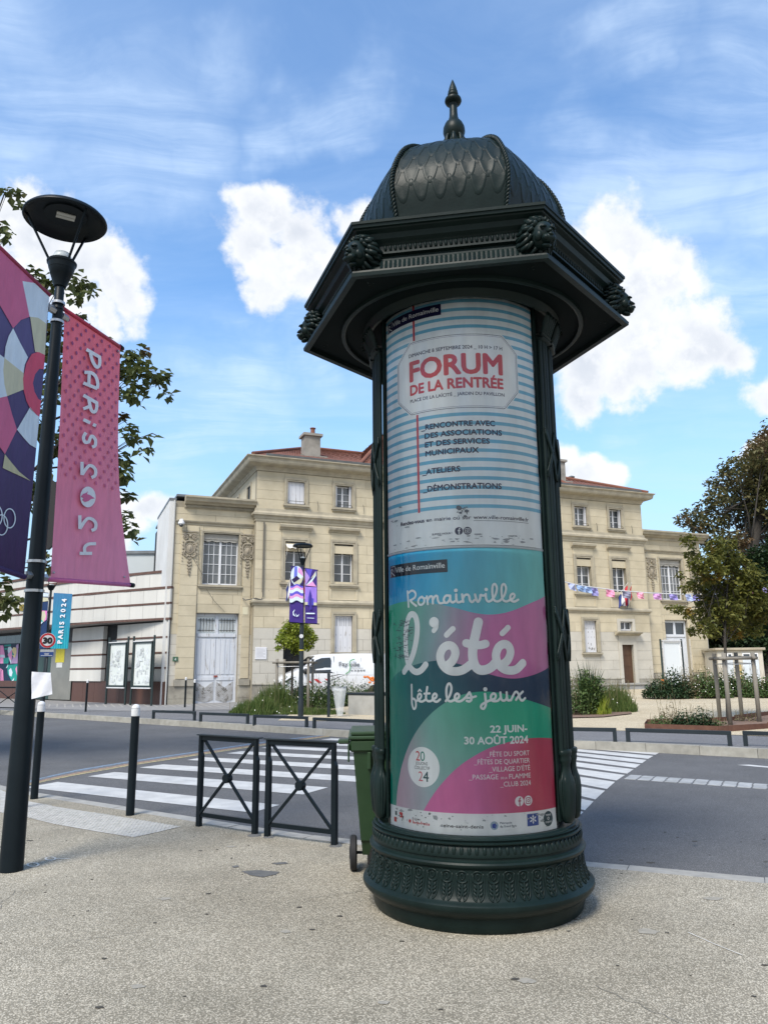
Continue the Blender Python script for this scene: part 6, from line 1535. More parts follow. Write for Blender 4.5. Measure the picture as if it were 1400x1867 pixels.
for ch, py in TT:
    p = f2(118 - (py - 1090) * .105, py, .03); cap = 8.2 / F_PX * y2
    mb.T = Matrix.Translation(p) @ Matrix.Rotation(R(90), 4, 'X') @ Matrix.Rotation(R(90), 4, 'Z')
    for i, (dx, dy) in enumerate(strikes(.012)): put_text(mb, text_bm(ch, cap, 0, 'CENTER'), Matrix.Translation((dx, -cap / 2 + dy, i * 1e-3)))
ink(wp(mb, 'lettering', M_cloth, bt), WB)
mb = MB()
for k in range(7):
    x = 95 + k * 4.4; mb.add([f2(x, 1182.5, .012), f2(x + 1.3, 1182.5, .012), f2(x + 3.0, 1160 - k * 3, .012), f2(x + 2.4, 1160 - k * 3, .012)], [(0, 1, 2, 3)])
ink(wp(mb, 'printed_rays', M_cloth, bt), srgb(60, 178, 186))
bt2 = thing('street_banner', 'navy, pink and beige patterned banner half hidden behind the big lamp pole', 'banner', (l2.x - .4, y2, 0))
flat_banner(bt2, [(74, 1079), (89, 1081), (83, 1183), (66, 1183)], y2, [([(74, 1081), (89, 1082), (88, 1088), (73, 1088)], WH), ([(73, 1089), (88, 1090), (88, 1096), (73, 1098)], BG), ([(73, 1113), (86, 1114), (85, 1130), (80, 1134), (71, 1128)], srgb(220, 130, 190)),
     ([(73, 1116), (82, 1114), (84, 1124), (80, 1134), (72, 1128)], BG), ([(72, 1126), (80, 1134), (71, 1134)], srgb(40, 170, 165)), ([(71, 1134), (79, 1134), (70, 1145)], WH)], colf=srgb(34, 58, 98))
# -- far lamp with two purple banners
l3 = far(548, 1309); la3 = thing('street_lamp', 'dark lamp post with dish lamp and two purple banners beside the flower bed', 'street lamp', l3)
lamp_at(la3, l3, 552, 1031, 37, .058)
MB().box(-.2, .0, -.11, -.105, 2.35, 2.75).build('round_sticker', M_white, la3).scale = (0, 0, 0)
mb = MB(); mb.T = Matrix.Translation((0, -.09, 2.72)) @ Matrix.Rotation(R(90), 4, 'X'); mb.lathe([(.001, .0), (.062, .0), (.062, .004), (.001, .004)], 20, cap=False); mb.build('round_sticker', M_white, la3).scale = (1, 1, 1.7)
for o in [o for o in la3.children if o.scale[0] == 0]: bpy.data.objects.remove(o)
for o in la3.children:
    if o.name.startswith('round_sticker'): o.scale = (1, 1, 1); o.location = (0, 0, -.25)
MB().lathe([(.078, 2.02), (.078, 2.06)], 14, cap=False).build('yellow_tape', mat('yellow tape', (.5, .42, .05), .5), la3)
y3 = l3.y - .12; NV = srgb(62, 44, 122); VI = srgb(96, 86, 196); PKp = srgb(214, 150, 204); DKN = srgb(44, 34, 92)
bt3 = thing('street_banner', 'purple banner with ball and wave pattern, left of the pair on the far lamp post', 'banner', (l3.x - .4, y3, 0))
def wavy(y0, h, x0, x1, n=10, amp=2.2): return [(x0 + (x1 - x0) * k / n, y0 + amp * math.sin(k / n * 2 * PI * 1.25 + .6)) for k in range(n + 1)] + [(x1 - (x1 - x0) * k / n, y0 + h + amp * math.sin((n - k) / n * 2 * PI * 1.25 + .6)) for k in range(n + 1)]
circ = lambda cx, cy, rx, ry, n=18: [(cx + rx * math.cos(2 * PI * k / n), cy + ry * math.sin(2 * PI * k / n)) for k in range(n)]
flat_banner(bt3, [(530.5, 1032), (553, 1034), (552.5, 1136), (527, 1134)], y3, [
    ([(531, 1032), (553, 1034), (553, 1070), (530, 1068)], DKN), (circ(541.5, 1050, 11.5, 18), WH), ([(537, 1033), (542, 1033), (542, 1050), (536, 1053)], srgb(100, 110, 205)), ([(545, 1034), (551, 1040), (553, 1051), (543, 1043)], PKp),
    ([(532, 1057), (541, 1050), (547, 1055), (536, 1063)], srgb(40, 26, 72)), ([(536, 1063), (547, 1056), (553, 1052), (550, 1062), (543, 1067)], BG),
    (wavy(1067, 5, 529, 553), VI), (wavy(1070, 6, 529, 553), PKp), (wavy(1074, 6, 528.6, 553), WH), (wavy(1080, 6, 528.4, 553), VI), (wavy(1085, 6, 528.2, 553), PKp), (wavy(1090, 7, 528, 553), WH),
    ([(537, 1112), (538, 1112), (535.5, 1118), (539, 1124), (540, 1125), (534.5, 1122), (534, 1116)], WH), ([(539, 1118), (542, 1123), (546, 1120), (544, 1124), (541, 1125)], WH)], colf=NV)
bt4 = thing('street_banner', 'purple banner with tower picture, right of the pair on the far lamp post', 'banner', (l3.x + .4, y3, 0))
flat_banner(bt4, [(556, 1036), (578, 1039), (578.5, 1137), (556, 1136)], y3, [
    ([(556, 1040), (565, 1053), (557, 1068)], srgb(170, 140, 210)), ([(557, 1037), (570, 1038), (565, 1055)], srgb(90, 80, 190)), ([(557, 1068), (571, 1053), (576, 1041), (576, 1050), (568, 1062)], WH), ([(567, 1055), (576, 1041), (574, 1050)], BG), ([(558, 1068), (570, 1060), (577, 1070)], PKp),
    ([(556, 1070), (577.5, 1071), (577.5, 1100), (556, 1100)], srgb(150, 120, 214)), ([(556, 1098), (577.8, 1099), (577.8, 1104), (556, 1103)], BG), ([(561, 1104), (562, 1090), (566, 1074), (568, 1090), (572, 1092), (572, 1104)], srgb(78, 76, 178)), ([(564, 1112), (564, 1086), (566, 1075), (568.5, 1086), (569, 1112)], srgb(60, 50, 140)),
    ([(558, 1117.5), (574, 1117.8), (574, 1120), (558, 1119.8)], WH), ([(560, 1126.5), (573, 1127), (573, 1128), (560, 1127.5)], WH)], colf=NV)
for b_ in ((529, 1032, 580, 1040), (527, 1134.5, 582, 1138)):
    MB().tube([at_y(b_[0], b_[1], y3 + .03) - l3, at_y(b_[2], b_[3], y3 + .03) - l3], .018, 6).build('banner_arm', M_dk, la3)
# -- notice boards
M_bf = mat('dark green board frame', (.018, .032, .032), .4); M_paper = mat('torn posters', (.56, .61, .58), .7, col2=(.64, .67, .66), nscale=5, spots=((.38, .42, .48), 5, .60))
def board(p0, p1, zb, zt, label, face, posts=1.0, group=None, scraps=True, ptop=.25):
    a, b = Vector(p0), Vector(p1); L_ = (Vector((b.x, b.y)) - Vector((a.x, a.y))).length; t = thing('notice_board', label, 'notice board', (a.x, a.y, a.z), math.atan2(b.y - a.y, b.x - a.x), group)
    for x in (0, L_): MB().lathe([(.045, -.1), (.045, zt + ptop)], 10).build('post', M_bf, t, smooth=50).location = (x, 0, 0)
    e = .09; mb = MB(); mb.box(e, e + .05, -.05, .06, zb, zt); mb.box(L_ - e - .05, L_ - e, -.05, .06, zb, zt); mb.box(e + .05, L_ - e - .05, -.05, .06, zt - .06, zt); mb.box(e + .05, L_ - e - .05, -.05, .06, zb, zb + .08)
    for z in (zb + .3, zt - .3): mb.box(0, e, -.02, .02, z - .03, z + .03); mb.box(L_ - e, L_, -.02, .02, z - .03, z + .03)
    mb.build('frame', M_bf if scraps else M_white, t); MB().box(e + .05, L_ - e - .05, -.0, .04, zb + .08, zt - .06).build('panel', face, t)
    mb = MB(); mb.box(e - .03, L_ - e + .03, -.07, .07, zt + .002, zt + .04); mb.box(e - .02, L_ - e + .02, -.06, .06, zb - .05, zb - .002); mb.build('trim', M_white, t)
    if scraps:
        rr = random.Random(int(a.x * 100)); mb = MB()
        for k in range(40):
            x = rr.uniform(e + .07, L_ - e - .3); z = rr.uniform(zb + .12, zt - .4); w, h = rr.uniform(.05, .22), rr.uniform(.05, .28)
            mb.add([(x, -.004 - k * .0004, z), (x + w, -.004 - k * .0004, z + rr.uniform(-.04, .04)), (x + w * rr.uniform(.7, 1), -.004 - k * .0004, z + h), (x + rr.uniform(0, .04), -.004 - k * .0004, z + h * rr.uniform(.8, 1))], [(0, 1, 2, 3)])
        mb.build('paper_scraps', mat('paper scrap', (.66, .69, .68), .8, col2=(.40, .44, .47), nscale=11, vary=.25), t, kind='stuff')
    return t
gB = 'poster boards in front of the banded building'
A_ = far(1211, 1262); B_ = A_ + FU * 1.28
board((A_.x, A_.y, A_.z), (B_.x, B_.y, A_.z), .25, 2.35, 'blank white notice board on green posts before the white double door', mat('blank board', (.68, .72, .74), .5), scraps=False, ptop=.1)
fx = A_ + Vector((-.12, -.1, .1)); t = tag(link('gas_box', None, None, (fx.x, fx.y, .45)), 'small orange box at the foot of the blank notice board', 'box'); MB().bbox(0, .28, 0, .15, .1, .55, .03).build('case', mat('orange', (.55, .16, .03), .5), t)
# -- litter bag holder
p = far(599, 1308); lb = thing('litter_bag_holder', 'litter post with clear plastic bag hanging from a hoop, left of the concrete planter', 'litter bin', p)
MB().bbox(-.045, .045, -.035, .035, 0, 1.32, .008).build('post', M_dk2, lb); MB().bbox(-.16, .12, -.05, .05, 1.322, 1.36, .01).build('cap', M_dk2, lb)
mb = MB(); mb.tube([(.05, 0, 1.22), (.30, 0, 1.28), (.52, 0, 1.27), (.30, 0, 1.2), (.05, 0, 1.08)], .012, 5); mb.build('bracket', M_dk2, lb)
mb = MB(); mb.lathe([(.20, .865), (.215, .87), (.215, .90), (.20, .905)], 20, cap=False); o = mb.build('hoop', M_dk2, lb, smooth=40); o.location = (.32, 0, 0)
bgm = bpy.data.materials.new('clear bag'); bgm.use_nodes = True; nt = bgm.node_tree; pr = nt.nodes['Principled BSDF']; pr.inputs['Base Color'].default_value = (.75, .78, .8, 1); pr.inputs['Roughness'].default_value = .3; pr.inputs['Alpha'].default_value = .38
mb = MB(); n = 30
def bag(u, v): a = 2 * PI * u; r = (.215 * (1 - v) + .085 * v) * (1 + .09 * math.sin(a * 5 + v * 4) * (.3 + v) + .05 * math.sin(a * 11)); return (.32 + r * math.cos(a) + .03 * v, r * math.sin(a), .90 - .86 * v)
mb.grid(n, 14, bag); mb.grid(n, 1, lambda u, v: (.32 + (.222 + .01 * math.sin(u * 40)) * math.cos(2 * PI * u), (.222) * math.sin(2 * PI * u), .915 - .12 * v + .02 * math.sin(u * 30)))
mb.build('plastic_bag', bgm, lb, smooth=True)
# -- green wheelie bin
M_bin = mat('green bin plastic', (.014, .040, .014), .45, col2=(.020, .050, .019), nscale=6, spots=((.06, .09, .06), 30, .72)); M_rub = mat('black rubber', (.012, .012, .013), .75)
wb = thing('wheeled_bin', 'green wheeled refuse bin standing behind the column, partly hidden', 'wheelie bin', (.035, 6.85, 0), R(2))
mb = MB(); w0, w1, d0, d1, hb = .27, .335, .30, .37, 1.0
def ringp(w, d, z, y0=0): return [(-w, -d + y0, z), (w, -d + y0, z), (w, d + y0, z), (-w, d + y0, z)]
V = ringp(.24, .22, .12, .0) + ringp(.25, .25, .22, 0) + ringp(.255, .27, .24, -.0) + ringp(.315, .34, .93) + ringp(.315, .34, .94); mb.add(V, [(3, 2, 1, 0)] + [(j * 4 + i, j * 4 + (i + 1) % 4, j * 4 + 4 + (i + 1) % 4, j * 4 + 4 + i) for j in range(4) for i in range(4)]); mb.build('body', M_bin, wb)
mb = MB(); mb.bbox(-.345, .345, -.365, .365, .935, 1.03, .015); mb.build('rim', M_bin, wb); mb = MB(); mb.bbox(-.355, .355, -.375, .38, 1.031, 1.062, .012); mb.bbox(-.335, .335, -.35, .35, 1.063, 1.095, .015); mb.build('lid', M_bin, wb)
mb = MB(); mb.bbox(-.44, -.346, -.37, -.25, 1.00, 1.035, .01); mb.bbox(-.36, -.345, -.38, -.30, .86, 1.0, .01)
for x in (-.20, .0, .2): mb.bbox(x, x + .03, -.372, -.33, .80, .935, .006)
mb.build('lugs', M_bin, wb)
MB().bbox(-.10, .12, -.356, -.329, .66, .88, .003).build('label', mat('bin label', (.70, .71, .72), .5), wb)
for o in [o for o in wb.children if o.name.startswith('label')]: o.rotation_euler = (R(-5.2), 0, 0); o.location = (-.12, -.015, -.035)
mb = MB()
for k, w in enumerate((.05, .10, .03, .12)): mb.box(-.08, -.08 + w, -.3605, -.3575, .82 - k * .045, .833 - k * .045)
mb.lathe([(.001, 0), (.015, 0)], 8, cap=False) if False else None
o = mb.build('label_print', mat('label print', (.08, .08, .1), .6), wb); o.rotation_euler = (R(-5.2), 0, 0); o.location = (-.12, -.015, -.035)
for x in (-.315, .315):
    mb = MB(); mb.T = Matrix.Translation((x, -.20, .135)) @ Matrix.Rotation(R(90), 4, 'Y'); mb.lathe([(.05, -.03), (.12, -.028), (.134, -.018), (.135, .0), (.134, .018), (.12, .028), (.05, .03)], 28); wl = mb.build('wheel', M_rub, wb, smooth=40)
    mb = MB(); mb.T = Matrix.Translation((x, -.20, .135)) @ Matrix.Rotation(R(90), 4, 'Y'); mb.lathe([(.001, -.034), (.045, -.034), (.05, -.031)], 14, cap=False); mb.build('hub', M_rub, wl)
MB().tube([(-.31, -.20, .135), (.31, -.20, .135)], .012, 8).build('axle', M_dk, wb)
MB().bbox(-.2, .2, -.24, -.02, .02, .2, .03).build('foot', M_rub, wb)
# -- white van
van = thing('delivery_van', 'white works van with a green and grey side logo parked behind the flower bed', 'van', (-4.55, 32.75, .26), R(17))
M_van = mat('white van paint', (.74, .76, .79), .22, col2=(.70, .72, .75), nscale=1, spec=.5, coat=.6); M_vg = mat('tinted van glass', (.012, .015, .017), .05, spec=.9); M_vk = mat('black van trim', (.018, .019, .02), .5)
W2 = .97
ST = [(0, .50, .34, .62, .80, .70, .88), (.06, .70, .26, .66, .94, .84, .98), (.25, .90, .22, .80, 1.06, .86, 1.10), (.62, .96, .22, .95, 1.20, .84, 1.26), (.88, .97, .22, 1.00, 1.32, .82, 1.38), (1.48, .97, .22, 1.02, 1.82, .72, 1.92), (1.8, .97, .22, 1.02, 1.88, .76, 1.96), (3.0, .97, .22, 1.02, 1.90, .78, 1.99), (4.7, .97, .22, 1.02, 1.90, .78, 1.985), (4.98, .96, .24, 1.02, 1.86, .74, 1.93), (5.02, .92, .34, 1.0, 1.80, .7, 1.85)]
def sect(x, w, zb, zm, zs, wr, zr): return [(x, -w * .96, zb), (x, -w, zb + .12), (x, -w, zm), (x, -(w * .55 + wr * .45) if zs > 1.3 else -w * .98, (zm + zs) / 2 + .0) if False else (x, -w * .985, zm + (zs - zm) * .4), (x, -(wr + (w - wr) * .42), zs), (x, -wr * .85, zr), (x, 0, zr + .015), (x, wr * .85, zr), (x, (wr + (w - wr) * .42), zs), (x, w * .985, zm + (zs - zm) * .4), (x, w, zm), (x, w, zb + .12), (x, w * .96, zb)]
mb = MB(); S = [sect(*s) for s in ST]; n = len(S[0]); mb.add([v for s in S for v in s], [(j * n + i, j * n + (i + 1) % n, (j + 1) * n + (i + 1) % n, (j + 1) * n + i)[::-1] for j in range(len(S) - 1) for i in range(n)] + [tuple(range(n)), tuple(range((len(S) - 1) * n, len(S) * n))[::-1]])
mb.build('body', M_van, van, smooth=32)
def side(name, pts, m, out=.004, smooth=False):
    def yy(z): return -(W2 + out) if z < 1.02 else -(W2 * (1 - .015 * min(1, (z - 1.02) / .35)) + out) if z < 1.37 else -(.955 - (z - 1.37) / .52 * .07 + out)
    mb = MB(); m_ = len(pts); mb.add([(x, yy(z), z) for x, z in pts] + [(x, yy(z) + .02, z) for x, z in pts], [tuple(range(m_))[::-1]] + [(i, (i + 1) % m_, m_ + (i + 1) % m_, m_ + i) for i in range(m_)]); return mb.build(name, m, van, smooth)
side('side_window', [(1.0, 1.18), (1.14, 1.42), (1.47, 1.72), (1.70, 1.80), (2.07, 1.82), (2.11, 1.70), (2.09, 1.24), (1.95, 1.18)], M_vg, .006)
side('door_seam', [(2.22, .35), (2.23, .35), (2.23, 1.88), (2.22, 1.88)], M_vk, .003); side('door_seam', [(3.4, .35), (3.408, .35), (3.408, 1.8), (3.4, 1.8)], mat('panel seam', (.35, .36, .37), .5), .003); side('door_seam', [(2.6, 1.09), (5.0, 1.07), (5.0, 1.082), (2.6, 1.102)], MATS['panel seam'], .003)
side('window_bar', [(1.36, 1.2), (1.39, 1.2), (1.39, 1.62), (1.36, 1.60)], M_vk, .009)
mb = MB(); mb.add([(.90, -.80, 1.40), (.90, .80, 1.40), (1.47, .66, 1.87), (1.47, -.66, 1.87)], [(0, 1, 2, 3)[::-1]]); mb.T = Matrix.Translation((-.025, 0, .02)); mb.v = [v + Vector((-.03, 0, .03)) for v in mb.v]; mb.build('windscreen', M_vg, van)
mb = MB(); mb.ball((1.0, -1.07, 1.26), (.10, .10, .13), 10, 8); mb.tube([(1.08, -.95, 1.2), (1.02, -1.05, 1.22)], .03, 6); mb.build('wing_mirror', M_vk, van, smooth=True)
side('headlight', [(.14, .86), (.50, 1.08), (.48, .97), (.22, .80)], M_vg, .008); mb = MB(); mb.box(-.02, .0, -.46, .46, .55, .80); mb.bbox(-.03, .08, -.66, .66, .30, .54, .03); mb.build('grille', M_vk, van); mb = MB(); mb.box(-.012, .1, -.68, -.48, .66, .82); mb.box(-.012, .1, .48, .68, .66, .82); mb.build('headlight', M_vg, van)
for x in (.93, 4.03):
    for s in (-1, 1):
        mb = MB(); mb.T = Matrix.Translation((x, s * .86, .30)) @ Matrix.Rotation(R(90), 4, 'X'); mb.lathe([(.18, -.115), (.30, -.115), (.325, -.09), (.325, .09), (.30, .115), (.18, .115)], 28); w = mb.build('wheel', M_rub, van, smooth=40)
        mb = MB(); mb.T = Matrix.Translation((x, s * .86, .30)) @ Matrix.Rotation(R(90), 4, 'X'); mb.lathe([(.001, -s * -.08 - .01), (.19, -s * -.08 - .01), (.20, -s * -.1)], 20, cap=False); mb.build('rim', mat('wheel rim', (.35, .36, .37), .4, metal=.5), w)
    side('wheel_arch', [(x + .40 * math.cos(a), .30 + .40 * math.sin(a)) for a in [k * PI / 12 for k in range(13)]] + [(x - .40, .22), (x + .40, .22)], M_vk, .002)
side('red_chevron', [(1.12, .78), (1.33, .78), (1.12, .95)], mat('reflective red', (.55, .03, .04), .4), .006); side('red_chevron', [(1.36, .95), (1.52, .95), (1.72, .78), (1.56, .78)], MATS['reflective red'], .006); side('red_chevron', [(1.82, .95), (2.02, .95), (2.02, .80)], MATS['reflective red'], .006)
def side_text(s, x, z, cap, w, m, b=0): 
    mb = MB()
    for i, (dx, dy) in enumerate(strikes(b)): put_text(mb, text_bm(s, cap, 0, 'LEFT', w), Matrix.Translation((x + dx, -.978 - i * 4e-4, z + dy)) @ Matrix.Rotation(R(86), 4, 'X'))
    mb.build('lettering', m, van)
MG = mat('logo grey', (.12, .13, .14), .5); MGr = mat('logo green', (.05, .30, .10), .5)
side_text('Fay', 2.44, 1.47, .17, .38, MG, .005); side_text('olle', 2.92, 1.45, .17, .40, MG, .005); side_text('TERRASSEMENT', 2.96, 1.36, .035, .52, MG); side_text('01 34 28 40 40', 2.96, 1.24, .075, .60, MG, .002)
mb = MB(); stroke(mb, spline([(3.10, 1.74), (2.95, 1.69), (2.89, 1.56), (2.92, 1.40), (2.87, 1.25), (2.72, 1.14)], 6), .035, lambda x, y, h=0.: (x, -.985 + (y - 1.37) * .07 - h, y), .0); mb.build('green_swoosh', MGr, van)
# -- concrete planter with flowers
pa, pb2 = far(634, 1303), far(705, 1306); pl_ = thing('concrete_planter', 'low concrete planter with dark rim behind the right low rail, left of the column', 'planter', pa, math.atan2(pb2.y - pa.y, pb2.x - pa.x))
MB().bbox(0, 2.4, 0, 1.1, -.05, .62, .02).build('box', mat('concrete', (.36, .355, .33), .85, col2=(.28, .275, .25), nscale=3), pl_); MB().bbox(-.03, 2.43, -.03, 1.13, .621, .68, .01).build('rim', M_dk2, pl_)
# -- small kiosk building at the back right
h0 = far(1296, 1243); kx = thing('stone_kiosk', 'small pale stone outbuilding with two blue-white shuttered openings behind the staked tree', 'building', (17.75, 41.5, .45), R(-8))
MB().bbox(0, 2.3, 0, 2.6, -.3, 1.95, .02).build('wall', M_stonep, kx); MB().bbox(-.12, 2.42, -.15, 2.7, 1.95, 2.08, .02).build('roof_slab', M_trim, kx)
for x0, x1 in ((.25, .75), (1.25, 2.05)):
    w = MB().box(x0, x1, -.03, .0, .1, 1.45).build('shutter', mat('blue white panel', (.58, .64, .70), .6, col2=(.48, .52, .55), nscale=4), kx); casement(x0, x1, 1.48, 1.8, 1, 1, M_glass, -.05, par=kx)
MB().box(.85, 1.15, -.035, -.001, .3, 1.3).build('ochre_panel', mat('ochre', (.42, .32, .14), .7), kx)
# -- bunting
bu = thing('bunting', 'string of small blue, violet and pink pennants across the square', 'bunting', (8, 26, 0))
pth = [(985, 1052), (1022, 1059.5), (1060, 1068), (1120, 1076), (1180, 1081), (1240, 1083.5), (1290, 1083), (1330, 1080), (1362, 1076), (1400, 1070), (1440, 1064)]
Yb = lambda x: 24 + (x - 1000) * .012
wp(MB().tube([at_y(x, y, Yb(x)) for x, y in pth], .018, 5), 'rope', M_white, bu)
cf = curve(pth); rr = random.Random(8); cols = [srgb(146, 160, 216), srgb(112, 156, 212), srgb(120, 160, 220), srgb(96, 90, 180), srgb(236, 120, 170), srgb(60, 60, 110), srgb(242, 130, 165), srgb(200, 120, 200), srgb(110, 90, 196), srgb(150, 170, 220), srgb(100, 90, 190), srgb(140, 170, 220), srgb(150, 140, 200), srgb(240, 140, 170), srgb(120, 100, 190), srgb(232, 120, 160)]
for k, x in enumerate((1035, 1050, 1064, 1078, 1104, 1134, 1160, 1191, 1220, 1248, 1262, 1290, 1318, 1368, 1388, 1398)):
    w = 15 if k % 3 else 12; h = rr.uniform(11, 15); a = at_y(x, cf(x) + .5, Yb(x)); b = at_y(x + w, cf(x + w) + .5, Yb(x)); d = at_y(x + 2, cf(x) + h, Yb(x)) - a; j = rr.uniform(-.2, .2)
    mb = MB(); mb.grid(3, 3, lambda u, v: a.lerp(b, u) + d * v + (b - a) * (j * v) + Vector((0, .05 * math.sin(u * 5 + v * 4 + k), 0))); ink(wp(mb, 'pennant', M_cloth, bu), lerp(cols[k % len(cols)], (.6, .6, .62), .3))
# ------------------------------------------------------------------ banded art-deco building on the left
M_wp = mat('white facing slab', (.60, .59, .55), .7, col2=(.50, .49, .455), nscale=1.2, spots=((.40, .385, .35), 1.5, .62), vary=.035, streak=True, detail=9)
M_bd = mat('brown brick band', (.085, .045, .035), .8, col2=(.13, .075, .06), nscale=6)
M_gran = mat('red brown granite', (.070, .030, .021), .5, col2=(.11, .052, .038), nscale=30, vary=.08)
deco = thing('banded_building', 'white slab-faced building with brown bands and curved front on the left', 'building', (-9.3, 32.9, .2))
UPW = [Vector(p) for p in ((-9.22, 32.9), (-11.91, 34.39), (-14.82, 36.22), (-18.48, 39.03), (-20.34, 40.42), (-24.5, 43.9), (-32, 51))]
LOW = [Vector(p) for p in ((-9.28, 32.96), (-10.8, 34.15), (-12.4, 35.4), (-15.2, 37.9), (-18.9, 41.0), (-23.0, 44.6), (-31, 52))]
def plen(P): return sum((b - a).length for a, b in zip(P, P[1:]))
def pat(P, s):
    for a, b in zip(P, P[1:]):
        l = (b - a).length
        if s <= l or b is P[-1]: return a + (b - a) * (s / l), (b - a).normalized()
        s -= l
def slabs(root, name, P, s0, s1, z0, z1, step, m, out=0., th=.08, gap=.006, single=True):
    n = max(1, round((s1 - s0) / step)); first = None
    for i in range(n):
        a, t = pat(P, s0 + (s1 - s0) * i / n); b, t2 = pat(P, s0 + (s1 - s0) * (i + 1) / n); t = (b - a).normalized(); nn = Vector((-t.y, t.x)); nn = nn if nn.dot(-a) > 0 else -nn
        a2, b2 = a + t * gap, b - t * gap; o_ = out + random.uniform(0, .003)
        q = [a2 + nn * o_, b2 + nn * o_, b2 + nn * (o_ - th), a2 + nn * (o_ - th)]
        mb = MB(); mb.prism([(p.x, p.y) for p in q], z0, z1); wp(mb, name, m, root)
def sheetwall(root, name, P, s0, s1, z0, z1, m, out, th): slabs(root, name, P, s0, s1, z0, z1, 1.5, m, out, th, 0.)
LU, LL = plen(UPW), plen(LOW)
sheetwall(deco, 'wall', UPW, 0, LU, 3.74, 5.14, M_joint, -.09, .3)
for z0, z1 in ((3.84, 4.42), (4.51, 5.08)): slabs(deco, 'wall_slab', UPW, 0, LU, z0, z1, .82, M_wp)
for z0, z1 in ((3.74, 3.835), (4.425, 4.505), (5.085, 5.19)): slabs(deco, 'brown_band', UPW, 0, LU, z0, z1, 2.6, M_bd, .025, .15, .0)
# set-back upper tiers
def back(P, d):
    out = []
    for i, p in enumerate(P):
        a = P[max(i - 1, 0)]; b = P[min(i + 1, len(P) - 1)]; t = (b - a).normalized(); nn = Vector((-t.y, t.x)); nn = nn if nn.dot(-p) > 0 else -nn; out.append(p - nn * d)
    return out
U2 = back(UPW, 1.1); slabs(deco, 'wall_slab', U2, 1.55, LU - 2, 5.19, 5.98, .9, M_wp); slabs(deco, 'brown_band', U2, 1.45, LU - 2, 5.98, 6.10, 2.6, M_bd, .05, .3, 0.)
U3 = back(UPW, 2.2); slabs(deco, 'wall_slab', U3, 7.2, LU - 3, 6.10, 6.75, .9, M_wp); slabs(deco, 'brown_band', U3, 7.1, LU - 3, 6.75, 6.88, 2.6, M_bd, .05, .3, 0.)
# flat roofs and soffit
def deck(name, P, Q, z, m): mb = MB(); mb.add([(p.x, p.y, z) for p in P] + [(p.x, p.y, z) for p in Q[::-1]], [tuple(range(len(P) + len(Q)))]); wp(mb, name, m, deco)
deck('soffit', UPW, back(UPW, 3.4), 3.735, mat('grey soffit', (.30, .29, .27), .8)); deck('flat_roof', UPW, back(UPW, 3), 5.15, M_zinc)
# lower wall: slabs, dark doorway, projecting pier, glazed entrance, mural windows
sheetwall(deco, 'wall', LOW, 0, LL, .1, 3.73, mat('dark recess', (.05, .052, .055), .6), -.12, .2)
def s_at(px):
    best = None
    for k in range(0, int(LL * 50)):
        p, _ = pat(LOW, k / 50); x = CX + (CAM.transposed() @ Vector((p.x, p.y, .5)))[0] / -(CAM.transposed() @ Vector((p.x, p.y, .5)))[2] * F_PX
        if best is None or abs(x - px) < best[0]: best = (abs(x - px), k / 50)
    return best[1]
sD0, sD1, sP1, sG1 = s_at(211), s_at(190), s_at(133), s_at(62)
for z0, z1 in ((1.15, 1.68), (1.76, 2.32), (2.40, 2.98), (3.06, 3.66)):
    slabs(deco, 'wall_slab', LOW, 0, sD0, z0, z1, .95, M_wp); slabs(deco, 'wall_slab', LOW, sD1, sP1, z0, z1, 2.4, M_wp, .12, .2)
for z0, z1 in ((1.685, 1.755), (2.325, 2.395), (2.985, 3.055)): slabs(deco, 'brown_band', LOW, 0, sD0, z0, z1, 2.6, M_bd, .025, .12, 0.); slabs(deco, 'brown_band', LOW, sD1, sP1, z0, z1, 2.6, M_bd, .14, .2, 0.)
slabs(deco, 'granite_slab', LOW, 0, sP1 - .2, .12, 1.14, 1.1, M_gran, .06, .15); slabs(deco, 'granite_slab', LOW, sG1, LL, .12, 1.14, 1.1, M_gran, .06, .15)
slabs(deco, 'door_pane', LOW, sD0 + .02, sD1 - .02, 1.0, 3.0, 2, mat('dark door glass', (.05, .055, .06), .1), -.10, .02); slabs(deco, 'door_head', LOW, sD0, sD1, 3.02, 3.68, 2, M_black, -.08, .04)
slabs(deco, 'glass_screen', LOW, sP1 + .05, s_at(93), .25, 3.0, 1.6, mat('grey tinted glass', (.16, .165, .15), .12, col2=(.22, .22, .2), nscale=1), .0, .03)
slabs(deco, 'door_leaf', LOW, s_at(93), s_at(64), .25, 2.7, .9, mat('dark green door', (.02, .05, .045), .3), .0, .05)
slabs(deco, 'clerestory_pane', LOW, sG1, LL, 2.86, 3.6, 1.2, M_glass, -.02, .04)
for k, (cx0, cx1, z0, z1, c) in enumerate(((101, 117, 2.05, 2.75, (.60, .52, .04)), (103.5, 114.5, 1.8, 2.04, (.62, .63, .62)))):
    slabs(deco, 'window_poster', LOW, s_at(cx1), s_at(cx0), z0, z1, 5, mat('poster %d' % k, c, .6, col2=tuple(v * .8 for v in c), nscale=6), .012, .012)
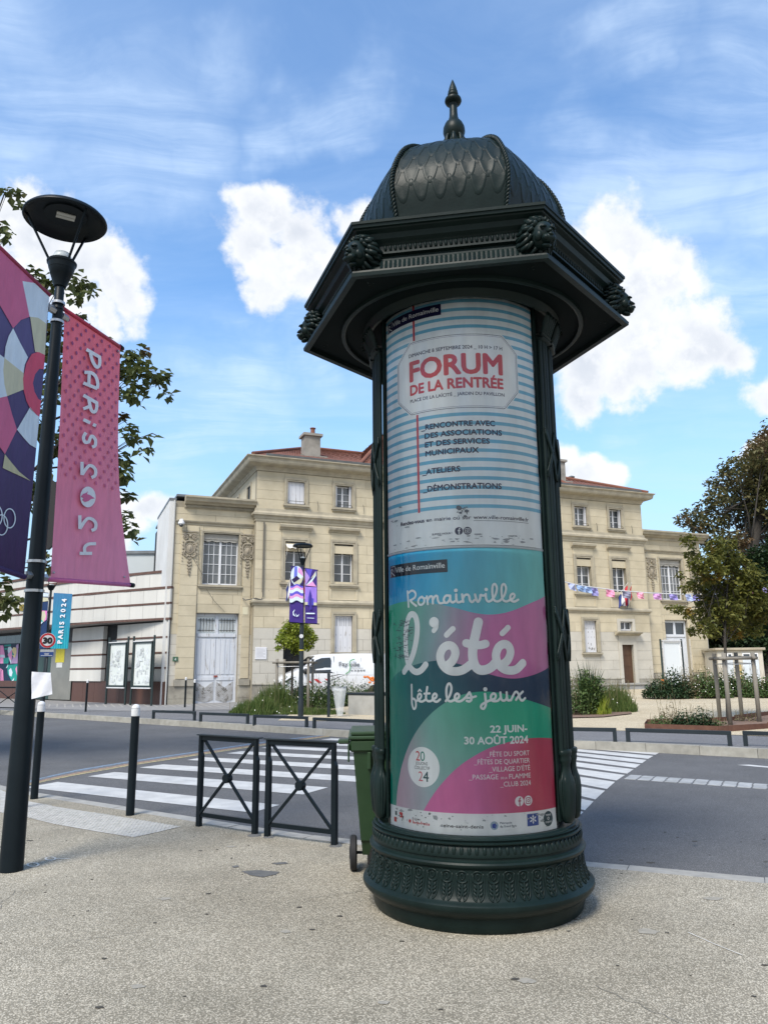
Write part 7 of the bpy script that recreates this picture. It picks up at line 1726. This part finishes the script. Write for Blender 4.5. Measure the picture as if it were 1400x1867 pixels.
# bright mural panels behind the ground-floor windows
TE, MN, MP, MBg = srgb(30, 150, 140), srgb(22, 46, 72), srgb(232, 150, 196), srgb(226, 206, 150)
mur = thing('window_mural', 'window panels printed with teal, pink and white heart shapes under the canopy', 'mural', (-20, 42, .2))
def lowpt(px, py, h=0.):
    s = s_at(px) if px > -400 else 0; p, t = pat(LOW, s_cache(px)); nn = Vector((-t.y, t.x)); nn = nn if nn.dot(-p) > 0 else -nn
    d = ray(px, py); o = Vector((0, 0, EYE)); P3 = Vector((p.x, p.y, 0)) + nn.to_3d() * (.02 + h); N3 = nn.to_3d(); tt = (P3 - o).dot(N3) / d.dot(N3); return o + d * tt
_sc = {}
def s_cache(px):
    k = round(px)
    if k not in _sc: _sc[k] = s_at(k)
    return _sc[k]
def mpoly(pts, c, h):
    mb = MB(); mb.add([lowpt(x, y, h) for x, y in pts], [tuple(range(len(pts)))]); ink(wp(mb, 'printed_shape', M_cloth, mur), c)
mpoly([(-5, 1174), (34, 1173), (31, 1243.5), (-5, 1243.5)], MN, .0)
mpoly([(8, 1176), (20, 1175), (20, 1178), (8, 1179)], TE, .004); mpoly([(8, 1182), (20, 1181), (20, 1184), (8, 1185)], TE, .004); mpoly([(6, 1200), (17, 1199), (15, 1210), (6, 1210)], TE, .004)
mpoly([(0, 1177), (6, 1177), (11, 1210), (0, 1210)], MP, .004); mpoly([(0, 1194), (8, 1194), (9, 1199), (0, 1199)], WH, .008); mpoly([(30, 1176), (34, 1174), (32, 1210), (20, 1210)], srgb(180, 150, 190), .004)
mpoly([(14, 1186), (15, 1180), (19, 1179), (22, 1183), (22, 1195), (20, 1212), (16, 1200)], WH, .010); mpoly([(22, 1184), (25, 1180), (30, 1182), (30, 1190), (27, 1200), (22, 1195)], MBg, .010); mpoly([(14, 1194), (22, 1184), (22, 1195), (20, 1205)], MP, .013); mpoly([(22, 1187), (26, 1195), (22, 1195)], TE, .016)
mpoly([(11, 1218), (15, 1211), (14, 1216), (11, 1219)], WH, .006); mpoly([(13, 1213), (32, 1211), (31, 1243), (22, 1243), (14, 1228)], TE, .004); mpoly([(16, 1222), (20, 1218), (23, 1226), (21, 1234), (17, 1232)], WH, .010); mpoly([(21, 1242), (26, 1236), (25, 1241)], WH, .010); mpoly([(28, 1220), (31, 1214), (31, 1232)], MP, .010)
mb = MB(); _ = [stroke(mb, [(1 - r_, 1243), (1 - r_, 1225), (1, 1218 - r_), (5 + r_ * .4, 1222 - r_ * .5), (6 + r_ * .6, 1243)], 1.8, lambda x, y, h: lowpt(x, y, h), .014) for r_ in (-1,)]
ink(wp(mb, 'printed_arch', M_cloth, mur), MP)
# gold letters over the canopy
def on_up(px, py):
    d = ray(px, py); best = None
    for a, b in zip(UPW, UPW[1:]):
        den = d.x * (b.y - a.y) - d.y * (b.x - a.x)
        if abs(den) < 1e-9: continue
        t = (a.x * (b.y - a.y) - a.y * (b.x - a.x)) / den; u = ((d.x * t - a.x) * (b.x - a.x) + (d.y * t - a.y) * (b.y - a.y)) / (b - a).length_squared
        if t > 0 and -.01 <= u <= 1.01: t_ = (b - a).normalized(); nn = Vector((-t_.y, t_.x)); nn = nn if nn.dot(-a) > 0 else -nn; return Vector((d.x * t, d.y * t, EYE + d.z * t)), t_, nn
gold = thing('gold_lettering', 'raised gilt letters HO on the curved white front beside the big lamp pole', 'letters', (-19, 39.4, 4.2))
p_, t_, n_ = on_up(36.5, 1114.5)
mb = MB(); Xd = -t_.to_3d(); Zd = Vector((0, 0, 1)); mb.T = Matrix.Translation(p_ + n_.to_3d() * .04) @ Matrix((Xd, Zd, Xd.cross(Zd))).transposed().to_4x4()
for i, (dx, dy) in enumerate(strikes(.02)): put_text(mb, text_bm('HO', .33, 0, 'LEFT', .42), Matrix.Translation((dx, dy, i * .003)))
wp(mb, 'letter', mat('gilt', (.42, .30, .04), .3, metal=.6), gold)
# entrance steps and their granite cheek
es = thing('entrance_stairs', 'pale stone stairs with a red granite cheek wall below the entrance', 'steps', far(140, 1273))
M_stp = mat('pale stair stone', (.50, .48, .43), .8, col2=(.42, .40, .36), nscale=5)
a = far(128, 1273); b = far(172, 1274)
for k in range(5):
    x1 = 172 - k * 9.5; p0_ = far(128, 1272.5); p1_ = far(x1, 1273.5); dirr = (p1_ - p0_).normalized(); nn = Vector((-dirr.y, dirr.x, 0)); nn = nn if nn.y > 0 else -nn
    q = [p0_ + nn * k * .0, p1_ + nn * k * .0, p1_ + nn * 1.6, p0_ + nn * 1.6]; q = [v + nn * (.30 * k * .3) for v in q]
    wp(MB().prism([(v.x, v.y) for v in q], .1 + k * .165 + .003, .1 + (k + 1) * .165), 'step', M_stp, es)
c0_, c1_ = far(92, 1276), far(127, 1277.5); dd_ = (c1_ - c0_); nn = Vector((-dd_.y, dd_.x, 0)).normalized() * .3
mb = MB(); hs = [(0, 1.18), (.55, 1.12), (1, .62)]
V = []; 
for f_, h_ in hs:
    p = c0_ + dd_ * f_; V += [(p.x, p.y, .0), (p.x, p.y, h_), (p.x + nn.x, p.y + nn.y, h_), (p.x + nn.x, p.y + nn.y, .0)]
mb.add(V, [(0, 1, 2, 3), (11, 10, 9, 8)] + [(j * 4 + i, (j + 1) * 4 + i, (j + 1) * 4 + (i + 1) % 4, j * 4 + (i + 1) % 4) for j in range(2) for i in range(4)]); wp(mb, 'cheek_wall', M_gran, es)
mb = MB(); V = []
for f_, h_ in hs:
    p = c0_ + dd_ * (f_ * 1.02) - nn * .15; V += [(p.x, p.y, h_ + .002), (p.x, p.y, h_ + .06), (p.x + nn.x * 1.3, p.y + nn.y * 1.3, h_ + .06), (p.x + nn.x * 1.3, p.y + nn.y * 1.3, h_ + .002)]
mb.add(V, [(0, 1, 2, 3), (11, 10, 9, 8)] + [(j * 4 + i, (j + 1) * 4 + i, (j + 1) * 4 + (i + 1) % 4, j * 4 + (i + 1) % 4) for j in range(2) for i in range(4)]); wp(mb, 'coping', M_gran, es)
# pale block behind
pbk = thing('pale_rear_building', 'plain pale grey building volume rising behind the banded front', 'building', (-13, 41, 0))
mb = MB(); P = [at_y(236, 1010, 41), at_y(300, 1010, 41)]; x0, x1 = P[0].x - 3.2, P[1].x + .6; wp(MB().box(x0, x1, 41, 49, 0, P[0].z), 'wall', mat('pale grey cladding', (.50, .54, .55), .6, col2=(.46, .50, .51), nscale=.6), pbk); wp(MB().box(x0 - .1, x1 + .1, 40.9, 49.1, P[0].z, P[0].z + .16), 'roof_edge', M_zinc, pbk)

for pa_, pb_, w_ in ((194, 229, 'left'), (239, 277, 'right')):
    P_ = []
    for px in (pa_, pb_):
        d = ray(px, 1262); best = None
        for a, b in zip(LOW, LOW[1:]):
            den = d.x * (b.y - a.y) - d.y * (b.x - a.x); t = (a.x * (b.y - a.y) - a.y * (b.x - a.x)) / den; u = ((d.x * t - a.x) * (b.x - a.x) + (d.y * t - a.y) * (b.y - a.y)) / (b - a).length_squared
            if t > 0 and -.3 <= u <= 1.01 and best is None: best = t
        P_.append(Vector((d.x * best * .965, d.y * best * .965, .2)))
    board(P_[0], P_[1], .72, 2.62, 'tall dark framed board of torn papers at the banded building, %s one of two' % w_, M_paper, group='poster boards in front of the banded building')
# ------------------------------------------------------------------ trees and planting
def leafmat(name, c1, c2, trans=.35, vary=.4, patch=None):
    m = bpy.data.materials.new(name); m.use_nodes = True; nt = m.node_tree; N = nt.nodes; L = nt.links; p = N['Principled BSDF']; p.inputs['Roughness'].default_value = .55; p.inputs['Specular IOR Level'].default_value = .3
    g = N.new('ShaderNodeNewGeometry'); mr = N.new('ShaderNodeMix'); mr.data_type = 'RGBA'; L.new(g.outputs['Random Per Island'], mr.inputs[0]); mr.inputs[6].default_value = (*c1, 1); mr.inputs[7].default_value = (*c2, 1)
    out = mr.outputs[2]
    if patch:
        n = N.new('ShaderNodeTexNoise'); n.inputs['Scale'].default_value = patch[1]; n.inputs['Detail'].default_value = 3; L.new(g.outputs['Position'], n.inputs['Vector'])
        r = N.new('ShaderNodeMapRange'); r.inputs[1].default_value = patch[2]; r.inputs[2].default_value = patch[2] + .12; L.new(n.outputs['Fac'], r.inputs[0])
        m2 = N.new('ShaderNodeMix'); m2.data_type = 'RGBA'; L.new(r.outputs[0], m2.inputs[0]); L.new(out, m2.inputs[6]); m2.inputs[7].default_value = (*patch[0], 1); out = m2.outputs[2]
    L.new(out, p.inputs['Base Color'])
    tr = N.new('ShaderNodeBsdfTranslucent'); L.new(out, tr.inputs['Color']); mx = N.new('ShaderNodeMixShader'); mx.inputs[0].default_value = trans
    L.new(p.outputs[0], mx.inputs[1]); L.new(tr.outputs[0], mx.inputs[2]); L.new(mx.outputs[0], N['Material Output'].inputs['Surface']); MATS[name] = m; return m
M_bark = mat('grey bark', (.026, .022, .018), .9, col2=(.050, .044, .036), nscale=9, bump=.6, bscale=30)
M_lches = leafmat('chestnut leaves', (.055, .080, .026), (.115, .130, .042), .30, patch=((.12, .07, .03), 1.6, .60))
M_lbrown = leafmat('browning chestnut leaves', (.095, .108, .042), (.18, .155, .07), .3, patch=((.16, .10, .05), .35, .52))
M_ldark = leafmat('dark evergreen leaves', (.014, .032, .013), (.040, .070, .025), .2)
M_lyel = leafmat('autumn maple leaves', (.085, .10, .025), (.19, .185, .04), .35, patch=((.24, .13, .02), 1.5, .60))
M_llime = leafmat('lime green leaves', (.17, .24, .03), (.36, .40, .06), .4)
M_grass = leafmat('grass blades', (.065, .125, .03), (.17, .21, .065), .4)
M_dry = leafmat('dry stalks', (.15, .13, .07), (.26, .22, .13), .3)
M_shrub = leafmat('shrub leaves', (.05, .10, .028), (.12, .17, .055), .3)
M_shrubd = leafmat('deep green shrub leaves', (.018, .045, .018), (.05, .085, .035), .25)
M_flow = mat('white petals', (.75, .74, .68), .7); M_flo = mat('orange petals', (.75, .20, .03), .7); M_soil = mat('bark mulch', (.14, .085, .06), .95, col2=(.22, .15, .11), nscale=14, bump=.6, bscale=50)
M_grey = mat('weathered wood', (.15, .135, .112), .85, col2=(.235, .215, .18), nscale=3, streak=True, spots=((.10, .09, .075), 9, .66), bump=.5, bscale=30)
M_cort = mat('rusty steel edging', (.075, .030, .020), .85, col2=(.12, .055, .035), nscale=6)
def crown(root, clusters, n, size, m, seed, droop=.0, name='crown', flat=.5, shell=.45):
    rr = random.Random(seed); vol = sum(r ** 2.3 for _, r in clusters); pts = []
    for c, r in clusters:
        for _ in range(int(n * r ** 2.3 / vol) + 1):
            d = Vector((rr.gauss(0, 1), rr.gauss(0, 1), rr.gauss(0, .8))).normalized(); q = r * (shell + (1 - shell) * rr.random()) ** .8 * (1 + .35 * noise.noise(d * 2.1 + Vector(c)))
            pts.append((Vector(c) + d * q, 1.0))
    mb = MB(); leaf_cloud(mb, pts, size, rr, flat=flat); return wp(mb, name, m, root)
def limbs(root, base, top, clusters, r0, seed, name='branch', frm=.45, m=None, every=1):
    rr = random.Random(seed); base, top = Vector(base), Vector(top); mb = MB()
    mid = base.lerp(top, .5) + Vector((rr.uniform(-.05, .05), rr.uniform(-.05, .05), 0)) * (top - base).length
    mb.tube([base - Vector((0, 0, .1)), base + Vector((0, 0, .15)), mid, top], [r0 * 1.3, r0, r0 * .75, r0 * .4], 10); wp(mb, 'trunk', m or M_bark, root, True)
    mb = MB()
    for c, r in clusters[::every]:
        f = frm + (1 - frm) * rr.random(); s = base.lerp(mid, f * 2) if f < .5 else mid.lerp(top, f * 2 - 1); c = Vector(c); k = s.lerp(c, .5) + Vector((rr.uniform(-.1, .1), rr.uniform(-.1, .1), -.08)) * (c - s).length; q = min(r0 * .3, .09)
        mb.tube([s, k, c], [q, q * .6, q * .2], 6)
        for _ in range(3):
            e = c + Vector((rr.gauss(0, 1), rr.gauss(0, 1), rr.gauss(0, .7))).normalized() * r * .85; mb.tube([k.lerp(c, rr.uniform(.3, .9)), e], [q * .28, q * .08], 4)
    wp(mb, name, m or M_bark, root, True)
# left chestnut: branches reaching into view round the banners
LT = thing('chestnut_tree', 'leafy chestnut tree at the left edge, its branches showing behind the pink banner', 'tree', (-10.5, 13.8, 0))
cl_px = [(8, 352, 14), (28, 352, 14), (44, 372, 13), (3, 415, 15), (16, 430, 12), (62, 500, 18), (85, 515, 22), (105, 520, 16), (150, 520, 24), (128, 505, 12), (168, 530, 12), (135, 545, 14), (150, 575, 9),
         (240, 655, 22), (262, 675, 26), (290, 690, 22), (305, 718, 14), (245, 715, 26), (228, 680, 24), (262, 640, 14), (230, 790, 20), (250, 800, 14), (275, 796, 8), (262, 820, 14), (225, 840, 20), (226, 865, 16), (226, 905, 16), (228, 940, 14), (235, 960, 18), (242, 980, 10), (222, 760, 14),
         (92, 600, 22), (100, 660, 22), (96, 720, 20), (88, 790, 18), (100, 820, 20), (80, 860, 16), (95, 700, 24), (85, 640, 16), (92, 1030, 14), (84, 1012, 12), (160, 600, 12), (190, 620, 10), (6, 1060, 16), (12, 1090, 20), (10, 1110, 14), (0, 1000, 14), (25, 1105, 10),
         (170, 700, 60), (150, 800, 50), (190, 860, 40), (150, 640, 40), (60, 620, 40), (40, 760, 50), (60, 900, 40), (180, 960, 30)]
cls = [(at_y(x, y, 13.4 + (k * 37 % 11) * .12), r / F_PX * 14.2) for k, (x, y, r) in enumerate(cl_px)]
rr = random.Random(9); cls += [(Vector((rr.uniform(-13.5, -8.2), rr.uniform(12.2, 16), rr.uniform(3.8, 8.6))), rr.uniform(.5, .9)) for _ in range(26)]
crown(LT, cls, 19000, .19, M_lches, 5, shell=.15); limbs(LT, (-10.5, 13.8, 0), (-9.4, 13.8, 7.4), cls, .16, 3, frm=.35, every=3)
wp(MB().tube([at_y(205, 690, 15), at_y(238, 693, 15)], .01, 4).tube([at_y(262, 796, 13.6), at_y(278, 790, 13.6), at_y(288, 795, 13.6)], .012, 4), 'twig', M_bark, LT)
# big browning chestnut far right
def ptree(name, label, Y, pxs, n, size, m, seed, trunk, extra=(), cat='tree', r0=.35, sp=.6, frm=.35, flat=.5, shell=.45):
    base = Vector(trunk[0]); root = thing(name, label, cat, (base.x, base.y, base.z)); rr = random.Random(seed); cl_ = [(at_y(x, y, Y + rr.uniform(-sp, sp)), r / F_PX * Y) for x, y, r in pxs] + list(extra)
    crown(root, cl_, n, size, m, seed, flat=flat, shell=shell); limbs(root, trunk[0], trunk[1], cl_, r0, seed, frm=frm); return root
rr = random.Random(21)
ptree('chestnut_tree', 'large browning chestnut tree behind the right wing of the stone building', 50, [(1245, 948, 14), (1258, 938, 16), (1285, 925, 20), (1262, 960, 14), (1280, 955, 22), (1305, 905, 24), (1300, 950, 26), (1320, 875, 24), (1340, 850, 24), (1335, 900, 34), (1365, 850, 30), (1390, 830, 34), (1400, 805, 20), (1395, 870, 40), (1365, 900, 40), (1345, 940, 34), (1310, 985, 26), (1340, 990, 26), (1380, 950, 36), (1415, 920, 50), (1440, 850, 60), (1290, 880, 10), (1318, 862, 10), (1300, 1015, 14), (1325, 1030, 16), (1280, 990, 12), (1235, 946, 6)],
      34000, .30, M_lbrown, 31, (at_y(1352, 1235, 50), at_y(1395, 880, 50)), [(Vector((rr.uniform(27, 38), rr.uniform(48, 58), rr.uniform(9, 19))), rr.uniform(1.6, 2.6)) for _ in range(14)], r0=.5, sp=2.5, frm=.3)
# evergreens at the far right and behind the kiosk
ptree('evergreen_tree', 'dark evergreen tree filling the right edge behind the kiosk', 46, [(1390, 1020, 30), (1375, 1060, 32), (1400, 1080, 40), (1360, 1090, 24), (1385, 1130, 40), (1350, 1140, 30), (1400, 1180, 40), (1360, 1180, 30), (1395, 1225, 34), (1345, 1060, 16), (1430, 1050, 60), (1430, 1160, 60), (1440, 990, 40)],
      15000, .30, M_ldark, 41, (at_y(1396, 1250, 46), at_y(1400, 1020, 46)), (), r0=.35, sp=1.6)
ptree('evergreen_tree', 'dark evergreen mass between the stone building and the kiosk', 49, [(1300, 1100, 22), (1310, 1130, 26), (1300, 1160, 24), (1320, 1180, 26), (1340, 1110, 26), (1335, 1150, 28), (1310, 1205, 22), (1350, 1205, 26), (1298, 1190, 14), (1325, 1080, 20), (1390, 1210, 34)],
      11000, .30, M_ldark, 42, (at_y(1320, 1240, 49), at_y(1325, 1100, 49)), (), r0=.3, sp=1.6)
# staked young tree, right
SB = far(1328, 1318); 
ptree('staked_tree', 'young tree with olive and yellow leaves held by grey wooden stakes', 20.3, [(1255, 985, 14), (1262, 1012, 14), (1275, 1030, 20), (1300, 1000, 18), (1295, 1040, 28), (1320, 1020, 30), (1345, 1035, 28), (1370, 1050, 22), (1280, 1065, 24), (1310, 1075, 32), (1345, 1080, 32), (1375, 1090, 26), (1395, 1075, 20), (1250, 1070, 10), (1290, 1100, 24), (1325, 1115, 30), (1360, 1120, 26), (1390, 1120, 20), (1235, 1110, 10), (1255, 1116, 12), (1222, 1106, 7), (1275, 1125, 18), (1285, 1145, 16), (1262, 1150, 10), (1300, 1150, 14), (1340, 1150, 18), (1375, 1150, 14), (1308, 985, 10), (1330, 990, 12), (1240, 1048, 8)],
      8000, .125, M_lyel, 51, ((SB.x, SB.y, SB.z), at_y(1330, 1000, 20.3)), (), r0=.045, sp=.7, frm=.42)
def stakes(pts, h, label, rails, group=None, r=.045, root_at=None):
    t = thing('tree_stakes', label, 'tree stakes', root_at or pts[0], 0, group)
    for p in pts: wp(MB().tube([Vector(p) - Vector((0, 0, .1)), Vector(p) + Vector((0, 0, h))], r, 10), 'stake', M_grey, t, True)
    for a, b in rails:
        A_, B_ = Vector(pts[a]) + Vector((0, 0, h - .13)), Vector(pts[b]) + Vector((0, 0, h - .13)); d = (B_ - A_).normalized() * .17; wp(MB().tube([A_ - d, B_ + d], r * .8, 8), 'cross_rail', M_grey, t, True)
    A_ = Vector(pts[0]) + Vector((0, 0, h - .28)); mb = MB(); mb.tube([Vector(p) + Vector((0, 0, h - .27)) for p in pts] + [A_], .012, 5); wp(mb, 'wire', M_steel, t); return t
s1, s2, s3 = far(1287, 1308), far(1332, 1326), far(1385, 1320); s4 = far(1350, 1306); s4 = Vector((s1.x + (s3.x - s2.x) + .1, s1.y + (s3.y - s2.y) + .6, s1.z))
stakes([Vector((s1.x, s1.y - .9, .2)), s2, s3, Vector((s3.x + .35, s3.y + 1.7, .23))], 1.72, 'four thick grey wooden stakes with cross rails round the young right tree', [(0, 1), (1, 2), (2, 3), (3, 0)], r=.052)
# planter bed edging
ed = [far(1176, 1331), far(1310, 1336), far(1400, 1329), far(1470, 1320), far(1410, 1306), far(1340, 1317), far(1300, 1320), far(1180, 1324)]
eg = thing('planting_bed_edging', 'rusty steel edging round the soil bed of the young right tree', 'edging', ed[0]); hh = .14
for a, b in zip(ed, ed[1:] + ed[:1]):
    d = (b - a).normalized(); n = Vector((-d.y, d.x, 0)) * .006; mb = MB(); mb.prism([((a - n).x, (a - n).y), ((b - n).x, (b - n).y), ((b + n).x, (b + n).y), ((a + n).x, (a + n).y)], a.z - .05, a.z + hh); wp(mb, 'edge_plate', M_cort, eg)
tri_sheet('soil', [(p.x, p.y) for p in ed], M_soil, lambda x, y: far_z(x, y) + .05, kind='structure')
# shrubs, grasses, flowers
def plant(name, label, c, rx, ry, h, n, size, m, seed, group=None, flowers=0, fm=None, stalk=0, blades=False, cat='shrub', fsize=.014, top=.9):
    rr = random.Random(seed); c = Vector(c); root = thing(name, label, cat, c, 0, group); mb = MB(); pts = []
    for _ in range(n):
        a = rr.uniform(0, 2 * PI); q = math.sqrt(rr.random()); x, y = rx * q * math.cos(a), ry * q * math.sin(a); zt = h * (1 - .75 * q * q) * rr.uniform(.55, 1.1) * (1 + .4 * noise.noise(Vector((x * 1.7, y * 1.7, seed))))
        if blades: 
            l = zt; b = Vector((rr.gauss(0, .16), rr.gauss(0, .16), 0)) * l; p = c + Vector((x, y, 0)); w = Vector((rr.uniform(-1, 1), rr.uniform(-1, 1), 0)).normalized() * size * .12
            mb.add([p - w, p + w, p + b * .5 + Vector((0, 0, l * .6)) + w * .8, p + b + Vector((0, 0, l)), p + b * .5 + Vector((0, 0, l * .6)) - w * .8], [(0, 1, 2, 3, 4)])
        else: pts.append((c + Vector((x, y, zt * rr.uniform(.1, 1) ** .7)), 1.))
    if pts: leaf_cloud(mb, pts, size, rr)
    wp(mb, 'foliage', m, root)
    if stalk:
        mb = MB()
        for _ in range(stalk):
            a = rr.uniform(0, 2 * PI); q = math.sqrt(rr.random()); p = c + Vector((rx * q * math.cos(a), ry * q * math.sin(a), 0)); l = h * rr.uniform(.8, 1.25); b = Vector((rr.gauss(0, .12), rr.gauss(0, .12), 0)) * l; mb.tube([p, p + b * .4 + Vector((0, 0, l * .6)), p + b + Vector((0, 0, l))], .004, 3, cap=False)
        wp(mb, 'stalks', M_dry, root)
    if flowers:
        mb = MB()
        for _ in range(int(flowers * .45)):
            a = rr.uniform(0, 2 * PI); q = math.sqrt(rr.random()); x, y = rx * q * math.cos(a), ry * q * math.sin(a) - .08; z = h * (1 - .6 * q * q) * rr.uniform(.3, 1.12) ; p = c + Vector((x, y, z)); s = fsize * rr.uniform(.6, 1.2); k = rr.uniform(0, 1)
            mb.add([p + Vector((s * math.cos(k + i * PI / 3), s * .5 * math.sin(k + i), s * math.sin(k + i * PI / 3))) for i in range(6)], [tuple(range(6))])
        wp(mb, 'flowers', fm or M_flow, root)
    return root
gF = 'clumps in the flower bed around the far lamp post'
for k, (x, y, rx, ry, h, n, m, kind_, lb, fl) in enumerate((
    (470, 1302, .95, .7, .55, 2600, M_grass, True, 'low bright green grass clump at the left end of the flower bed', 20), (500, 1296, .8, .8, .95, 2800, M_grass, True, 'tall green grass clump left of the far lamp post', 60),
    (525, 1290, .85, .8, 1.0, 2600, M_shrub, False, 'bushy clump with white flowers just left of the far lamp post', 130), (572, 1292, .85, .8, .9, 2600, M_shrub, False, 'bushy clump with white flowers just right of the far lamp post', 200),
    (604, 1288, .75, .9, 1.15, 2400, M_shrub, False, 'taller leafy bush behind the litter bag post', 120), (640, 1286, .9, .8, .85, 2300, M_shrub, False, 'leafy clump with white flowers behind the concrete planter', 160), (672, 1283, .8, .8, .85, 2200, M_shrubd, False, 'leafy clump with orange flowers left of the column', 60),
    (550, 1302, .9, .35, .28, 1500, M_grass, True, 'short grass tuft at the foot of the far lamp post', 12), (590, 1303, .7, .3, .25, 1100, M_grass, True, 'short grass tuft between lamp post and litter bag', 8))):
    p = far(x, y); plant('flower_bed_clump', lb, p, rx, ry, h, n, .085 if not kind_ else .12, m, 60 + k, gF, fl, M_flow, 18, kind_)
for x, y in ((676, 1241), (690, 1240)):
    pass
mb = MB(); rr = random.Random(2); fo_ = thing('orange_flowers', 'orange flower heads above the concrete planter beside the column', 'flowers', far(672, 1290))
for _ in range(16):
    p = at_y(rr.uniform(664, 690), rr.uniform(1234, 1246), 26.2); mb.ball(p, (.05, .04, .04), 6, 4)
wp(mb, 'petals', M_flo, fo_)
p = far(1075, 1306); gR = 'planting right of the column'
plant('leafy_shrub', 'dark tangled shrub right beside the column across the road', far(1052, 1303), .75, .7, 1.15, 3000, .075, M_shrub, 81, gR, 25, M_flow, 40)
t = plant('tall_stemmed_plant', 'tall upright blue-green plant spikes right of the column', far(1074, 1300), .35, .3, 1.55, 1700, .09, M_shrubd, 82, gR, 0, None, 0, True)
for k, (x, y) in enumerate(((1066, 1222), (1071, 1240), (1081, 1252), (1062, 1246), (1096, 1242), (1090, 1254), (1084, 1236))):
    mb = MB(); c = at_y(x, y, 23.0); leaf_cloud(mb, [(c + Vector((random.gauss(0, .07), random.gauss(0, .07), random.uniform(-.45, .06))), 1) for _ in range(90)], .10, random.Random(k)); mb.tube([c + Vector((0, 0, .05)), Vector((at_y(1074, 1290, 23).x, 23.0, .3))], .008, 4); wp(mb, 'spike', M_shrub, t)
plant('grass_clump', 'light green feathery grass clump with white flowers, rightmost of the bed by the column', far(1118, 1298), .72, .6, .85, 3400, .09, M_grass, 83, gR, 70, M_flow, 90, True)
plant('broad_leaf_plant', 'small bright plant with broad arching leaves in the bed right of the column', far(1094, 1304), .28, .25, .7, 90, .45, M_llime, 84, gR, 6, M_flow, 0, True)
tri_sheet('soil', [(p.x, p.y) for p in (far(1030, 1311), far(1100, 1309), far(1152, 1303), far(1148, 1297), far(1030, 1295))], M_soil, lambda x, y: far_z(x, y) + .03)
gW = 'bushes along the foot of the right wing'
for k, (x, y, rx, h, m, n, fl, lb) in enumerate(((1222, 1274, 1.05, 1.05, M_shrubd, 3600, 0, 'dense deep green bush below the blank notice board'), (1262, 1273, .8, 1.1, M_dry, 2000, 10, 'olive dry-stemmed bush right of the deep green bush'),
      (1292, 1273, .9, 1.15, M_shrub, 2600, 170, 'bush dotted with white flowers behind the left tree stake'), (1318, 1270, .8, 1.0, M_shrubd, 2200, 20, 'dark bush directly behind the thick middle stake'), (1352, 1270, .95, 1.15, M_shrub, 2600, 90, 'yellow-green bush between middle and right stakes'), (1390, 1272, .8, .8, M_shrub, 2000, 70, 'low white-flowered bush at the right edge'), (1424, 1272, 1.0, .9, M_shrub, 1500, 30, 'low bush just beyond the right edge'))):
    plant('leafy_bush', lb, far(x, y), rx, .8, h, n, .11 if m is not M_dry else .10, m, 90 + k, gW, fl, M_flow, 30, fsize=.018)
gS = 'low plants in the rusty-edged bed'
for k, (x, y, rx, h, m, n, lb) in enumerate(((1205, 1329, .35, .30, M_shrub, 500, 'small pale herb at the left corner of the rusty-edged bed'), (1222, 1326, .30, .62, M_dry, 260, 'thin wispy dry weed in the rusty-edged bed'), (1247, 1329, .34, .46, M_shrubd, 800, 'dark leafy rose bush, left one in the rusty-edged bed'), (1280, 1331, .36, .52, M_shrubd, 950, 'dark leafy rose bush, taller right one in the rusty-edged bed'),
      (1312, 1331, .22, .25, M_shrub, 260, 'low herb at the foot of the middle stake'), (1360, 1318, .3, .3, M_dry, 150, 'sparse dry weeds between the middle and right stakes'))):
    plant('low_plant', lb, far(x, y), rx, .25, h, n, .065, m, 110 + k, gS, 0, None, 14)
# sapling with stakes in the left bed
SC = far(536, 1292); SC = Vector((SC.x, 28.3, .22))
ptree('sapling', 'small round-headed lime green tree in front of the stone facade, held by stakes', 28.3, [(540, 1128, 10), (532, 1140, 13), (548, 1143, 13), (522, 1152, 13), (540, 1157, 18), (560, 1152, 12), (570, 1163, 9), (512, 1166, 10), (525, 1172, 12), (550, 1172, 14), (508, 1181, 6), (538, 1186, 8), (562, 1178, 9), (536, 1118, 6)],
      4200, .11, M_llime, 71, ((SC.x, SC.y, SC.z), at_y(538, 1150, 28.3)), (), r0=.05, sp=.35, frm=.62)
sx = [at_y(x, 1230, Y_).x for x, Y_ in ((505, 27.8), (518, 29.0), (562, 27.8), (570, 29.0))]
stakes([Vector((sx[0], 27.8, .2)), Vector((sx[2], 27.8, .2)), Vector((sx[3], 29.0, .2)), Vector((sx[1], 29.0, .2))], 1.78, 'four thin wooden stakes with rails round the lime green sapling', [(0, 1), (1, 2), (2, 3), (3, 0)], r=.05)
# far backdrop: town trees closing the gaps at the horizon, left and right of the frame too
for k, (x, y, Z, r) in enumerate(((-48, 70, 6, 7), (44, 66, 7, 8), (60, 60, 8, 9))):
    rr = random.Random(k); root = thing('background_tree', ['distant green tree beyond the left building', 'distant dark tree behind the evergreens at the right', 'distant dark tree farthest right beyond the square'][k], 'tree', (x, y, 0))
    crown(root, [(Vector((x + rr.uniform(-4, 4), y + rr.uniform(-3, 3), Z + rr.uniform(-3, 3))), 2.6) for _ in range(10)], 2600, .5, M_ldark if k else M_lches, 130 + k); wp(MB().tube([(x, y, -.2), (x, y, Z)], .4, 8), 'trunk', M_bark, root)
